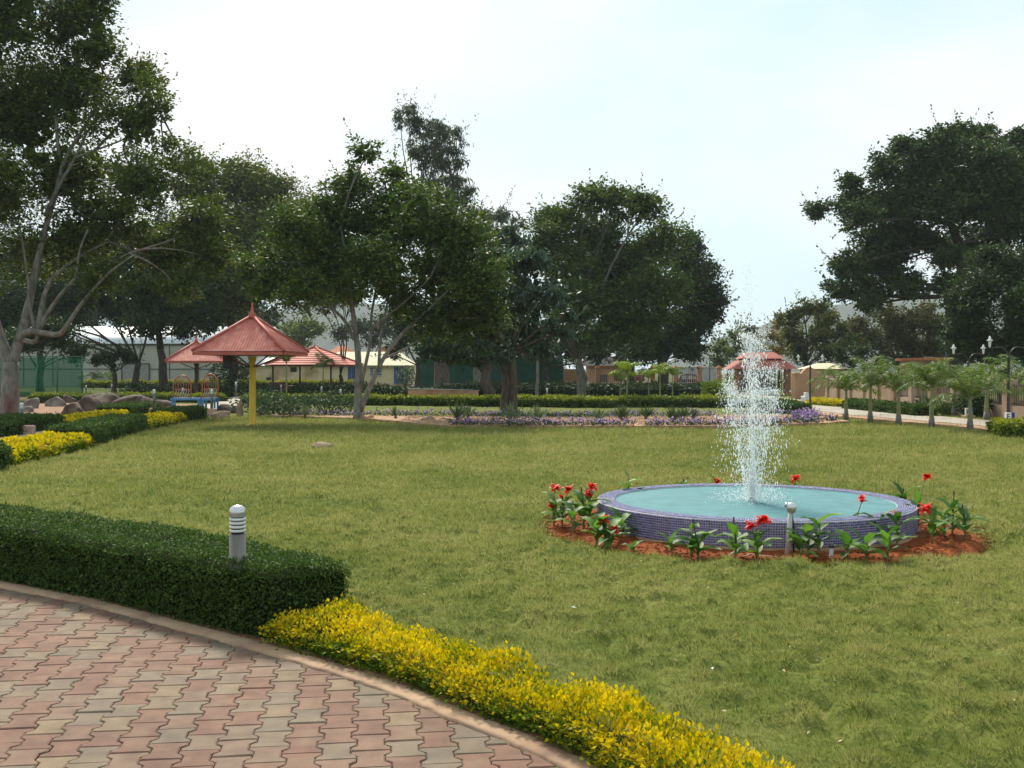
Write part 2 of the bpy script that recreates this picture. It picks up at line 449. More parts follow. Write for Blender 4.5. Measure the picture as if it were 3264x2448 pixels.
  'r': 0.3},
 {'L': 0.36,
  'base': (-38.47, 158),
  'fork': 2,
  'key': 'F3',
  'label': 'dark far tree directly behind the yellow-post shelter roof',
  'lobes': [(-42.14, 156.22, 9.32, 2.64, 1.0), (-38.47, 157.04, 10.2, 2.94, 1.0), (-35.24, 156.06, 8.73, 2.35, 1.0), (-39.94, 156.32, 6.82, 2.06, 1.0),
            (-36.71, 159.32, 6.08, 1.76, 1.0)],
  'mat': 'leaf_dark',
  'name': 'distant_tree',
  'r': 0.3},
 {'L': 0.36,
  'base': (-20.22, 148),
  'fork': 2,
  'key': 'F4',
  'label': 'far tree behind the fork of the grey trunks',
  'lobes': [(-23.66, 149.71, 6.9, 1.65, 1.0), (-20.63, 146.63, 7.45, 1.93, 1.0), (-17.47, 146.2, 7.87, 2.2, 1.0), (-18.84, 146.03, 5.53, 1.38, 1.0),
            (-15.41, 149.7, 6.49, 1.93, 1.0)],
  'mat': 'leaf_dark',
  'name': 'distant_tree',
  'r': 0.3},
 {'L': 0.36,
  'base': (-5.46, 140),
  'fork': 2,
  'key': 'F5',
  'label': 'dark far tree behind the green screen fence',
  'lobes': [(-8.72, 138.1, 6.88, 2.34, 1.0), (-5.46, 141.17, 7.53, 2.6, 1.0), (-2.21, 139.82, 6.88, 2.34, 1.0), (1.04, 139.17, 6.23, 2.08, 1.0),
            (-4.16, 139.02, 4.93, 1.82, 1.0), (-8.07, 139.37, 4.54, 1.56, 1.0), (-11.32, 141.49, 4.93, 1.56, 1.0), (2.99, 138.96, 4.93, 1.56, 1.0)],
  'mat': 'leaf_dark',
  'name': 'distant_tree',
  'r': 0.3},
 {'L': 0.36,
  'base': (11.04, 135),
  'fork': 2,
  'key': 'F6',
  'label': 'dark far tree behind the compound wall pillars',
  'lobes': [(6.02, 136.64, 6.07, 2.26, 1.0), (9.16, 135.22, 6.07, 2.26, 1.0), (12.3, 135.07, 5.44, 2.01, 1.0), (15.43, 136.63, 5.69, 2.01, 1.0),
            (18.57, 135.41, 4.81, 1.76, 1.0), (11.04, 136.3, 3.93, 1.51, 1.0), (22.33, 133.95, 4.18, 1.76, 1.0), (7.28, 133.88, 2.93, 1.13, 1.0),
            (8.28, 136.23, 4.18, 1.38, 1.0), (6.02, 135.07, 4.18, 1.25, 1.0)],
  'mat': 'leaf_dark',
  'name': 'distant_tree',
  'r': 0.3},
 {'L': 0.36,
  'base': (38.3, 112),
  'fork': 2,
  'key': 'F7',
  'label': 'dark far tree low behind the middle of the palm row',
  'lobes': [(35.18, 111.18, 4.27, 1.35, 1.0), (37.78, 113.03, 4.79, 1.56, 1.0), (40.39, 111.04, 4.27, 1.46, 1.0), (42.99, 113.88, 3.75, 1.25, 1.0),
            (36.01, 113.16, 5.83, 1.25, 1.0), (45.38, 112.93, 3.75, 1.25, 1.0), (39.35, 111.09, 6.04, 1.25, 1.0)],
  'mat': 'leaf_dark',
  'name': 'distant_tree',
  'r': 0.3},
 {'L': 0.36,
  'base': (44.42, 100),
  'fork': 2,
  'key': 'F8',
  'label': 'dark far tree low behind the right end of the palm row',
  'lobes': [(41.64, 100.9, 4.27, 1.3, 1.0), (43.96, 99.48, 4.64, 1.49, 1.0), (46.47, 100.27, 4.18, 1.49, 1.0), (49.07, 100.0, 4.64, 1.67, 1.0),
            (45.35, 101.72, 3.06, 1.12, 1.0), (42.57, 100.83, 2.97, 0.93, 1.0)],
  'mat': 'leaf_dark',
  'name': 'distant_tree',
  'r': 0.3}]
LIMBS = {'T1': [[(-18.21, 39.0, -0.05, 0.36), (-18.21, 39.0, 0.57, 0.33), (-18.2, 39.0, 1.22, 0.3), (-18.16, 39.0, 1.95, 0.27)],
        [(-18.2, 39.0, 1.87, 0.22), (-18.41, 38.88, 2.56, 0.19), (-18.56, 38.76, 3.29, 0.16), (-18.85, 38.64, 4.56, 0.13), (-19.1, 38.52, 6.37, 0.1),
         (-19.28, 38.4, 8.54, 0.07)],
        [(-18.16, 39.0, 1.87, 0.2), (-17.91, 39.05, 2.64, 0.183), (-17.72, 39.1, 3.29, 0.166), (-17.58, 39.15, 4.01, 0.149), (-17.43, 39.2, 4.85, 0.132),
         (-17.22, 39.25, 5.93, 0.115), (-16.89, 39.3, 7.28, 0.098), (-16.6, 39.35, 8.25, 0.081), (-16.38, 39.4, 9.41, 0.064), (-15.48, 39.45, 10.72, 0.047),
         (-14.75, 39.5, 12.24, 0.03)],
        [(-16.89, 39.0, 7.2, 0.08), (-16.46, 39.08, 8.33, 0.065), (-15.84, 39.15, 9.31, 0.05), (-15.26, 39.23, 10.79, 0.035), (-13.92, 39.3, 11.88, 0.02)],
        [(-17.87, 39.0, 2.71, 0.13), (-17.58, 38.88, 3.07, 0.12), (-17.04, 38.76, 3.03, 0.11), (-16.38, 38.64, 2.9, 0.1), (-16.13, 38.52, 2.96, 0.09),
         (-15.84, 38.4, 3.29, 0.08), (-15.4, 38.28, 3.9, 0.07), (-15.01, 38.16, 4.3, 0.06), (-14.46, 38.04, 4.88, 0.05), (-14.03, 37.92, 5.21, 0.04),
         (-13.23, 37.8, 5.72, 0.03)],
        [(-17.14, 39.0, 3.11, 0.08), (-16.75, 38.9, 3.76, 0.072), (-16.31, 38.8, 4.34, 0.063), (-15.77, 38.7, 4.85, 0.055), (-15.59, 38.6, 5.03, 0.047),
         (-15.48, 38.5, 5.93, 0.038), (-15.11, 38.4, 6.66, 0.03)],
        [(-15.59, 39.0, 5.03, 0.05), (-15.04, 38.8, 5.28, 0.04), (-14.46, 38.6, 5.43, 0.03), (-13.66, 38.4, 5.83, 0.02)],
        [(-17.18, 39.0, 3.07, 0.1), (-17.05, 39.07, 4.12, 0.088), (-16.89, 39.13, 4.7, 0.077), (-16.75, 39.2, 4.99, 0.065), (-16.13, 39.27, 5.57, 0.053),
         (-15.51, 39.33, 5.97, 0.042), (-14.75, 39.4, 6.37, 0.03)],
        [(-17.29, 39.0, 3.11, 0.07), (-17.43, 38.92, 3.87, 0.06), (-17.43, 38.85, 4.85, 0.05), (-17.54, 38.77, 5.83, 0.04), (-17.69, 38.7, 6.91, 0.03)],
        [(-17.8, 39.0, 2.78, 0.09), (-17.4, 38.97, 2.64, 0.087), (-17.18, 38.93, 2.71, 0.083), (-17.11, 38.9, 3.07, 0.08)],
        [(-15.04, 39.0, 9.63, 0.05), (-14.03, 39.07, 10.72, 0.038), (-13.48, 39.13, 11.62, 0.027), (-13.12, 39.2, 12.35, 0.015)],
        [(-15.84, 39.0, 9.31, 0.05), (-14.93, 38.93, 9.63, 0.038), (-13.85, 38.87, 9.99, 0.027), (-12.58, 38.8, 10.79, 0.015)],
        [(-16.38, 39.0, 9.41, 0.07), (-16.56, 39.07, 11.08, 0.053), (-16.2, 39.13, 12.53, 0.037), (-16.02, 39.2, 13.98, 0.02)]],
 'T3': [[(-5.09, 35.5, -0.06, 0.15), (-5.09, 35.52, 0.5, 0.138), (-5.09, 35.54, 0.93, 0.126), (-5.07, 35.57, 1.56, 0.113), (-5.09, 35.59, 2.25, 0.101),
         (-5.17, 35.61, 2.84, 0.089), (-5.26, 35.63, 3.6, 0.077), (-5.38, 35.66, 4.16, 0.064), (-5.51, 35.68, 5.29, 0.052), (-5.67, 35.7, 6.44, 0.04)],
        [(-5.0, 35.5, 0.3, 0.095), (-4.73, 35.44, 1.0, 0.086), (-4.46, 35.39, 1.56, 0.078), (-4.23, 35.33, 2.05, 0.069), (-3.77, 35.27, 2.65, 0.061),
         (-3.32, 35.21, 3.14, 0.052), (-2.71, 35.16, 3.64, 0.044), (-1.98, 35.1, 4.36, 0.035)],
        [(-5.05, 35.5, 0.83, 0.065), (-4.88, 35.58, 1.66, 0.058), (-4.65, 35.66, 2.71, 0.051), (-4.7, 35.74, 3.41, 0.044), (-4.52, 35.82, 4.3, 0.037),
         (-4.36, 35.9, 5.45, 0.03)],
        [(-4.39, 35.5, 1.76, 0.055), (-4.36, 35.58, 2.65, 0.048), (-4.23, 35.65, 3.31, 0.04), (-4.09, 35.73, 4.13, 0.033), (-3.86, 35.8, 5.29, 0.025)],
        [(-5.21, 35.5, 2.65, 0.06), (-5.49, 35.46, 3.31, 0.053), (-5.91, 35.42, 3.67, 0.046), (-6.07, 35.38, 3.87, 0.039), (-6.5, 35.34, 4.46, 0.032),
         (-6.99, 35.3, 5.22, 0.025)],
        [(-4.65, 35.5, 2.98, 0.05), (-4.09, 35.33, 3.44, 0.042), (-3.27, 35.17, 4.07, 0.033), (-2.64, 35.0, 4.69, 0.025)],
        [(-4.26, 35.5, 2.02, 0.04), (-3.43, 35.6, 2.38, 0.033), (-2.71, 35.7, 2.98, 0.027), (-2.21, 35.8, 3.37, 0.02)]]}
BOLLARDS = [(-8.367, 52.527, ''), (-10.908, 61.646, ''), (-14.773, 68.814, ''), (-13.473, 52.527, 's'), (-10.705, 38.346, 'p'), (-12.897, 38.764, 'p'),
 (-14.005, 30.716, ''), (-26.228, 66.246, ''), (-26.633, 71.589, ''), (-17.071, 55.83, ''), (1.816, 55.83, ''), (-2.649, 81.44, ''), (-7.7, 89.667, '')]
TUFTS = [(-9.007, 38.266, 0.55), (-7.044, 36.621, 0.5), (-3.807, 35.193, 0.55), (-1.667, 32.927, 0.95), (-1.425, 34.794, 0.65), (-0.003, 31.9, 0.95),
 (0.806, 33.429, 0.75), (2.561, 31.572, 0.7), (3.392, 33.14, 0.85), (4.28, 34.404, 0.7), (4.808, 32.235, 0.75), (5.404, 34.022, 0.65), (5.797, 34.404, 0.5)]
PALMS = [(10.928, 35.193, 1.0, 'a'), (11.209, 33.649, 1.14, 'a'), (11.661, 32.44, 0.95, 'a'), (11.9, 30.504, 1.15, 'a'), (12.354, 29.005, 0.87, 'a'),
 (17.863, 55.602, 0.93, 'b'), (15.179, 34.404, 1.02, 'b'), (17.1, 36.447, 1.1, 'b'), (14.993, 39.244, 0.93, 'b'), (15.537, 37.794, 0.96, 'b'),
 (19.26, 63.68, 0.68, 'b'), (18.37, 63.68, 0.75, 'b'), (5.24, 49.027, 1.49, 'c'), (6.534, 47.509, 1.49, 'c'), (6.316, 62.897, 1.04, 'c'),
 (7.994, 62.897, 1.17, 'c'), (9.498, 63.68, 1.37, 'c'), (-13.345, 63.68, 2.12, 'd'), (-11.915, 67.908, 1.86, 'd'), (-45.365, 117.19, 0.76, 'e'),
 (-45.213, 112.879, 0.67, 'e'), (-39.344, 105.143, 0.85, 'e')]
ROCKS = [(-15.583, 37.936, 0.92, 0.48, 'b'), (-15.727, 39.629, 1.28, 0.61, 'b'), (-16.184, 42.474, 1.72, 0.77, 'b'), (-15.035, 41.481, 1.79, 0.75, 'b'),
 (-14.341, 41.481, 1.34, 0.52, 'b'), (-20.357, 52.527, 1.56, 0.51, 'b'), (-20.443, 55.83, 1.81, 0.54, 'b'), (-14.981, 37.142, 0.42, 0.32, 'b'),
 (-19.982, 44.608, 0.64, 0.52, 'g'), (-20.036, 46.968, 0.86, 0.5, 'g'), (-21.772, 52.527, 0.75, 0.39, 'b'), (-18.346, 40.534, 0.5, 0.26, 'g'),
 (-15.365, 46.968, 1.39, 0.36, 'b'), (-12.461, 37.142, 0.34, 0.18, 'b'), (-9.907, 36.381, 0.82, 0.27, 't'), (-9.625, 37.936, 0.27, 0.49, 't'),
 (-10.949, 41.481, 1.01, 0.38, 'b'), (-8.062, 36.758, 0.41, 0.12, 't'), (-4.756, 35.296, 0.51, 0.17, 'o'), (-2.6, 33.31, 0.48, 0.21, 't'),
 (-2.223, 32.105, 0.31, 0.14, 't'), (-4.04, 22.82, 0.42, 0.1, 't'), (-1.977, 45.758, 0.37, 0.1, 'b'), (-11.686, 37.535, 0.31, 0.12, 't')]
CANNAS = [(0.439, 11.313, [(0.011, 0.4, 1.0), (-0.019, 0.25, 0.8)], 4, 0.3), (0.511, 11.073, [(0.079, 0.43, 1.0), (0.009, 0.34, 0.7)], 4, 0.3),
 (0.606, 10.695, [], 4, 0.27), (0.728, 10.995, [(-0.018, 0.43, 0.3)], 5, 0.36), (0.788, 11.112, [(0.042, 0.46, 0.9), (0.012, 0.39, 0.8)], 4, 0.36),
 (0.786, 10.03, [], 4, 0.19), (0.854, 9.966, [(-0.004, 0.25, 1.0)], 3, 0.2), (0.894, 9.822, [(0.026, 0.19, 0.9)], 3, 0.2), (1.048, 10.376, [], 4, 0.2),
 (1.071, 9.581, [], 2, 0.06), (1.41, 9.552, [], 3, 0.12), (1.549, 9.313, [], 3, 0.33), (1.599, 9.258, [(-0.039, 0.35, 0.3)], 3, 0.16),
 (1.91, 9.204, [(-0.01, 0.37, 0.25)], 5, 0.26), (2.103, 9.242, [(-0.043, 0.31, 0.9), (0.057, 0.37, 1.1)], 5, 0.2), (2.493, 9.297, [], 2, 0.18),
 (2.58, 9.38, [], 3, 0.26), (2.671, 9.369, [], 5, 0.36), (2.902, 9.313, [], 3, 0.15), (3.212, 10.075, [(0.068, 0.43, 0.8)], 4, 0.24),
 (3.013, 9.139, [], 4, 0.2), (3.36, 9.947, [], 4, 0.3), (3.212, 9.193, [], 4, 0.25), (3.514, 9.822, [(0.016, 0.34, 0.6)], 5, 0.3),
 (4.091, 10.843, [(0.079, 0.57, 1.0), (0.019, 0.39, 0.3)], 5, 0.34), (3.939, 10.075, [(-0.049, 0.35, 1.2)], 4, 0.28), (4.172, 10.376, [], 4, 0.28),
 (4.314, 10.529, [(0.016, 0.45, 0.35)], 5, 0.34), (4.3, 10.206, [(-0.02, 0.36, 0.35)], 4, 0.28), (3.48, 13.25, [(0.02, 0.32, 1.1)], 3, 0.26),
 (2.52, 13.25, [(0.02, 0.28, 1.0)], 3, 0.26), (2.09, 13.2, [(0.02, 0.3, 0.3)], 3, 0.2), (4.57, 12.6, [(0.02, 0.25, 0.35)], 3, 0.2), (1.33, 12.4, [], 3, 0.5)]
HEDGE_PTS = [((-8.145, 16.169), (-8.316, 17.79), 0.9, 0.42, 'g'), ((-8.521, 18.247), (-8.973, 22.879), 0.85, 0.27, 'y'),
 ((-8.978, 22.968), (-9.998, 29.394), 0.95, 0.42, 'g'), ((-9.971, 29.394), (-10.23, 33.498), 0.8, 0.27, 'y'),
 ((-10.25, 33.625), (-10.122, 35.651), 1.1, 0.42, 'g')]


# ------------------------------------------------------------------ materials
MAT = {}
def new_mat(name):
    m = bpy.data.materials.new(name)
    m.use_nodes = True
    m.node_tree.nodes.clear()
    MAT[name] = m
    return m, m.node_tree.nodes, m.node_tree.links.new

def noise_mat(name, c1, c2, scale=6.0, rough=0.7, bump=0.0, bscale=None, metal=0.0, spec=0.4,
              detail=6, lo=0.35, hi=0.65, stretch=(1, 1, 1), c3=None, scale3=1.5, coord='Object'):
    m, N, L = new_mat(name)
    out = N.new('ShaderNodeOutputMaterial')
    b = N.new('ShaderNodeBsdfPrincipled')
    b.inputs['Roughness'].default_value = rough
    b.inputs['Metallic'].default_value = metal
    b.inputs['Specular IOR Level'].default_value = spec
    t = N.new('ShaderNodeTexCoord')
    mp = N.new('ShaderNodeMapping')
    mp.inputs['Scale'].default_value = stretch
    L(t.outputs[coord], mp.inputs['Vector'])
    n = N.new('ShaderNodeTexNoise')
    n.inputs['Scale'].default_value = scale
    n.inputs['Detail'].default_value = detail
    n.inputs['Roughness'].default_value = 0.6
    L(mp.outputs['Vector'], n.inputs['Vector'])
    r = N.new('ShaderNodeValToRGB')
    r.color_ramp.elements[0].position = lo
    r.color_ramp.elements[0].color = (*c1, 1)
    r.color_ramp.elements[1].position = hi
    r.color_ramp.elements[1].color = (*c2, 1)
    L(n.outputs['Fac'], r.inputs['Fac'])
    col = r.outputs['Color']
    if c3 is not None:
        n3 = N.new('ShaderNodeTexNoise')
        n3.inputs['Scale'].default_value = scale3
        n3.inputs['Detail'].default_value = 4
        L(mp.outputs['Vector'], n3.inputs['Vector'])
        r3 = N.new('ShaderNodeValToRGB')
        r3.color_ramp.elements[0].position = 0.5
        r3.color_ramp.elements[0].color = (0, 0, 0, 1)
        r3.color_ramp.elements[1].position = 0.68
        r3.color_ramp.elements[1].color = (1, 1, 1, 1)
        L(n3.outputs['Fac'], r3.inputs['Fac'])
        mx = N.new('ShaderNodeMix')
        mx.data_type = 'RGBA'
        L(r3.outputs['Color'], mx.inputs['Factor'])
        L(col, mx.inputs['A'])
        mx.inputs['B'].default_value = (*c3, 1)
        col = mx.outputs['Result']
    L(col, b.inputs['Base Color'])
    if bump > 0:
        nb = N.new('ShaderNodeTexNoise')
        nb.inputs['Scale'].default_value = bscale or scale * 4
        nb.inputs['Detail'].default_value = 6
        L(mp.outputs['Vector'], nb.inputs['Vector'])
        bu = N.new('ShaderNodeBump')
        bu.inputs['Strength'].default_value = 0.6
        bu.inputs['Distance'].default_value = bump
        L(nb.outputs['Fac'], bu.inputs['Height'])
        L(bu.outputs['Normal'], b.inputs['Normal'])
    L(b.outputs['BSDF'], out.inputs['Surface'])
    return m

def leaf_mat(name, cols, rough=0.6, spec=0.15, trans=0.25, tcol=None):
    """colour by the per-leaf 'tone' value (leaf-to-leaf variation; darkened for filler inside crowns)"""
    m, N, L = new_mat(name)
    out = N.new('ShaderNodeOutputMaterial')
    a = N.new('ShaderNodeAttribute')
    a.attribute_name = 'tone'
    r = N.new('ShaderNodeValToRGB')
    els = r.color_ramp.elements
    while len(els) < len(cols):
        els.new(0.5)
    for e, (p, c) in zip(els, cols):
        e.position = p
        e.color = (*c, 1)
    L(a.outputs['Fac'], r.inputs['Fac'])
    b = N.new('ShaderNodeBsdfPrincipled')
    b.inputs['Roughness'].default_value = rough
    b.inputs['Specular IOR Level'].default_value = spec
    L(r.outputs['Color'], b.inputs['Base Color'])
    if trans > 0:
        tr = N.new('ShaderNodeBsdfTranslucent')
        hs = N.new('ShaderNodeHueSaturation')
        hs.inputs['Saturation'].default_value = 1.15
        hs.inputs['Value'].default_value = 1.5
        L(r.outputs['Color'], hs.inputs['Color'])
        L(hs.outputs['Color'], tr.inputs['Color'])
        mx = N.new('ShaderNodeMixShader')
        mx.inputs['Fac'].default_value = trans
        L(b.outputs['BSDF'], mx.inputs[1])
        L(tr.outputs['BSDF'], mx.inputs[2])
        L(mx.outputs['Shader'], out.inputs['Surface'])
    else:
        L(b.outputs['BSDF'], out.inputs['Surface'])
    return m

leaf_mat('leaf_green', [(0, (0.030, 0.055, 0.012)), (.5, (0.063, 0.106, 0.022)), (.85, (0.121, 0.169, 0.033)), (1, (0.218, 0.230, 0.038))])
leaf_mat('leaf_dark', [(0, (0.018, 0.034, 0.012)), (.6, (0.035, 0.064, 0.018)), (1, (0.069, 0.110, 0.026))], trans=.18)
leaf_mat('leaf_deep', [(0, (0.024, 0.048, 0.015)), (.55, (0.049, 0.087, 0.023)), (.88, (0.088, 0.132, 0.031)), (1, (0.230, 0.185, 0.045))], trans=.18)
leaf_mat('leaf_olive', [(0, (0.036, 0.058, 0.012)), (.5, (0.077, 0.110, 0.020)), (.9, (0.161, 0.185, 0.032)), (1, (0.266, 0.247, 0.040))])
leaf_mat('leaf_yellowish', [(0, (0.042, 0.058, 0.013)), (.5, (0.087, 0.113, 0.024)), (1, (0.210, 0.192, 0.037))])
leaf_mat('leaf_grey', [(0, (.04, .055, .032)), (.5, (.075, .095, .058)), (1, (.13, .14, .09))])
leaf_mat('leaf_blue', [(0, (0.022, 0.042, 0.025)), (.5, (0.048, 0.088, 0.051)), (1, (0.120, 0.188, 0.097))], rough=.5, spec=.3, trans=.15)
leaf_mat('leaf_brownish', [(0, (0.042, 0.047, 0.016)), (.5, (0.077, 0.085, 0.027)), (1, (0.140, 0.117, 0.040))])
leaf_mat('leaf_light', [(0, (.06, .09, .025)), (.5, (.10, .14, .035)), (1, (.18, .21, .05))])
leaf_mat('leaf_flush', [(0, (.10, .10, .03)), (.5, (.20, .15, .04)), (1, (.32, .22, .06))])
leaf_mat('leaf_hedge', [(0, (.026, .052, .012)), (.5, (.058, .105, .024)), (.88, (.105, .165, .042)), (1, (.18, .20, .07))], rough=.65, spec=.08, trans=.2)
leaf_mat('leaf_gold', [(0, (.055, .11, .012)), (.30, (.16, .21, .012)), (.48, (.44, .36, .008)), (.8, (.64, .47, .008)), (1, (.70, .55, .04))], rough=.6, spec=.15, trans=.3)
leaf_mat('leaf_limetop', [(0, (.025, .05, .010)), (.5, (.06, .10, .014)), (.7, (.15, .19, .02)), (1, (.26, .27, .025))], trans=.25)
leaf_mat('leaf_canna', [(0, (.035, .085, .02)), (.5, (.06, .14, .028)), (1, (.15, .27, .055))], rough=.55, spec=.25, trans=.35)
leaf_mat('leaf_palm', [(0, (.05, .09, .018)), (.5, (.095, .15, .028)), (1, (.21, .255, .05))], rough=.55, spec=.2, trans=.3)
leaf_mat('leaf_palm_lime', [(0, (.10, .16, .02)), (.5, (.20, .27, .03)), (1, (.32, .36, .05))], trans=.3)
leaf_mat('leaf_spiky', [(0, (.07, .11, .045)), (.5, (.13, .18, .08)), (1, (.24, .28, .14))], trans=.15)
leaf_mat('leaf_bed', [(0, (.025, .045, .018)), (.5, (.045, .075, .03)), (1, (.08, .11, .05))])
leaf_mat('petal_purple', [(0, (.20, .12, .32)), (.5, (.33, .21, .44)), (1, (.48, .36, .56))], trans=.3)
leaf_mat('petal_red', [(0, (.42, .008, .008)), (.5, (.62, .018, .012)), (1, (.75, .05, .02))], rough=.45, trans=.3)
leaf_mat('petal_white', [(0, (.7, .7, .66)), (1, (.85, .84, .8))])
noise_mat('bark_pale', (.13, .115, .10), (.26, .24, .21), 9, .85, .02, 30, stretch=(1, 1, .4), c3=(.09, .08, .06), scale3=5)
noise_mat('bark_grey', (.10, .088, .075), (.20, .18, .155), 9, .85, .02, 30, stretch=(1, 1, .35))
noise_mat('bark_brown', (.055, .04, .03), (.12, .09, .065), 8, .9, .03, 24, stretch=(1, 1, .35))
noise_mat('bark_dark', (.03, .024, .02), (.07, .056, .045), 8, .9, .03, 24, stretch=(1, 1, .35))
noise_mat('bark_redstain', (.13, .115, .10), (.24, .22, .19), 9, .85, .02, 30, stretch=(1, 1, .35), c3=(.12, .03, .02), scale3=1.6)
noise_mat('palm_stem', (.15, .17, .06), (.25, .25, .11), 10, .7, .01, 30)
noise_mat('palm_base', (.10, .085, .075), (.2, .17, .15), 12, .8, .01, 40)
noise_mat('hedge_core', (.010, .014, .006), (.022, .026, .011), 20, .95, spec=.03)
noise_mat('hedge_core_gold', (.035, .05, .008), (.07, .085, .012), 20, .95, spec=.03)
noise_mat('soil_red', (.17, .044, .015), (.27, .082, .030), 7, .95, .02, 26, c3=(.12, .032, .012), scale3=3, spec=.05)
noise_mat('soil_brown', (.17, .085, .045), (.30, .16, .09), 3, .95, .02, 20)
noise_mat('gravel_peach', (.26, .14, .075), (.46, .28, .16), 7, .95, .03, 14, lo=.4, hi=.6)
noise_mat('concrete_path', (.27, .23, .185), (.36, .31, .25), 1.2, .85, .004, 60, c3=(.22, .185, .145), scale3=.5)
noise_mat('concrete_grey', (.22, .21, .2), (.32, .3, .28), 6, .85, .004, 60)
noise_mat('kerb_mortar', (.31, .19, .115), (.41, .27, .17), 5, .92, .004, 40, c3=(.21, .125, .08), scale3=3)
noise_mat('joint_sand', (.10, .075, .056), (.17, .125, .09), 9, .95, .002, 120)
noise_mat('peach_paint', (.40, .21, .12), (.50, .28, .17), 1.5, .85, 0, 60, c3=(.33, .14, .07), scale3=.8)
noise_mat('peach_wall_near', (.36, .24, .17), (.44, .30, .22), 1.2, .85, 0, 60, c3=(.30, .17, .10), scale3=.7)
noise_mat('orange_cap', (.42, .13, .05), (.52, .18, .07), 3, .8)
noise_mat('pink_plinth', (.42, .26, .20), (.52, .34, .27), 4, .85, .002, 50)
noise_mat('cream_wall', (.56, .47, .26), (.66, .56, .34), 1.0, .85, 0, 60, c3=(.38, .27, .13), scale3=.4)
noise_mat('cream_roof', (.52, .47, .30), (.62, .56, .38), 1.4, .8)
noise_mat('shed_wall', (.36, .345, .29), (.43, .41, .35), .5, .7)
noise_mat('shed_roof', (.55, .57, .58), (.66, .68, .69), .6, .5)
noise_mat('shed_trim', (.07, .07, .065), (.11, .11, .1), 2, .7)
noise_mat('door_blue', (.012, .07, .17), (.02, .10, .22), 2, .6)
noise_mat('shutter_white', (.55, .55, .55), (.65, .65, .65), 3, .6)
noise_mat('dark_interior', (.012, .012, .012), (.025, .025, .022), 3, .9)
noise_mat('white_metal_sheet', (.5, .5, .48), (.66, .66, .64), 2, .5)
noise_mat('white_paint', (.60, .60, .58), (.72, .72, .70), 4, .6)
noise_mat('dirty_white', (.40, .42, .45), (.54, .55, .58), 1.4, .8, c3=(.3, .3, .32), scale3=1)
noise_mat('roof_red', (.40, .105, .075), (.50, .15, .115), 2.2, .75, 0, c3=(.55, .22, .17), scale3=1.4, stretch=(3, 3, .6))
noise_mat('roof_red_trim', (.40, .085, .06), (.50, .125, .09), 4, .65)
noise_mat('roof_tile', (.48, .13, .09), (.58, .18, .13), 3, .75)
noise_mat('roof_tile_far', (.36, .09, .065), (.46, .14, .10), 3, .8)
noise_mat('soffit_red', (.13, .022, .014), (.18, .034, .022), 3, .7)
noise_mat('post_yellow', (.58, .34, .012), (.68, .42, .02), 3, .4, spec=.5)
noise_mat('post_maroon', (.085, .02, .016), (.13, .035, .026), 4, .6)
noise_mat('plinth_maroon', (.09, .022, .018), (.14, .04, .03), 3, .8)
noise_mat('black_box', (.008, .008, .009), (.015, .015, .016), 6, .5)
noise_mat('black_iron', (.012, .012, .014), (.025, .025, .027), 8, .45, spec=.5)
noise_mat('steel', (.13, .115, .10), (.21, .19, .17), 3, .4, metal=.9, stretch=(12, 12, .6))
noise_mat('steel_dark', (.10, .10, .10), (.16, .16, .16), 5, .4, metal=.8)
noise_mat('lamp_lens', (.60, .62, .62), (.72, .74, .74), 3, .25)
noise_mat('lantern_white', (.62, .63, .62), (.72, .73, .72), 3, .3)
noise_mat('bench_orange', (.36, .10, .030), (.46, .14, .045), 5, .5)
noise_mat('bench_blue', (.05, .19, .38), (.08, .25, .46), 5, .45)
noise_mat('bench_white', (.5, .42, .38), (.6, .52, .48), 5, .5)
noise_mat('rock_brown', (.05, .03, .021), (.11, .066, .045), 2.2, .9, .05, 9, c3=(.16, .12, .09), scale3=1.6)
noise_mat('rock_grey', (.12, .10, .085), (.26, .22, .185), 2.2, .9, .05, 9, c3=(.34, .31, .27), scale3=1.8)
noise_mat('rock_tan', (.20, .13, .085), (.33, .23, .155), 2.5, .9, .04, 10)
noise_mat('rock_orange', (.30, .15, .075), (.42, .23, .13), 2.5, .9, .03, 10)
noise_mat('net_post', (.012, .10, .055), (.02, .14, .075), 3, .5)
noise_mat('green_screen', (.004, .065, .042), (.010, .10, .066), 1.5, .8)
noise_mat('grille_iron', (.05, .03, .024), (.09, .055, .045), 6, .7)
noise_mat('grille_white', (.5, .48, .46), (.6, .58, .56), 6, .6)
noise_mat('gate_red', (.22, .025, .02), (.3, .04, .03), 3, .6)
noise_mat('car_paint', (.012, .013, .018), (.02, .022, .03), 2, .25, spec=.6)
noise_mat('car_glass', (.25, .27, .28), (.36, .38, .39), 2, .15, spec=.6)
noise_mat('tile_blue_grout', (.50, .43, .43), (.62, .55, .54), 6, .8)
noise_mat('tile_aqua_grout', (.04, .15, .17), (.06, .20, .22), 6, .8)
noise_mat('cement_band', (.26, .15, .08), (.36, .2, .11), 5, .9)
noise_mat('pipe_white', (.45, .45, .42), (.58, .57, .53), 6, .5)
noise_mat('spot_silver', (.5, .5, .5), (.62, .62, .62), 5, .28, metal=.7)
noise_mat('stake_wood', (.42, .42, .38), (.56, .55, .50), 6, .7, stretch=(4, 4, .4))
noise_mat('pale_stick', (.42, .38, .33), (.55, .5, .44), 8, .8)
noise_mat('hill_scrub', (.022, .036, .016), (.045, .055, .024), .05, .95, detail=8, spec=.02)
noise_mat('sign_white', (.72, .72, .72), (.8, .8, .8), 3, .5)
noise_mat('sign_ink', (.05, .05, .08), (.07, .07, .1), 3, .6)
noise_mat('sign_blue', (.03, .025, .2), (.04, .035, .26), 3, .5)

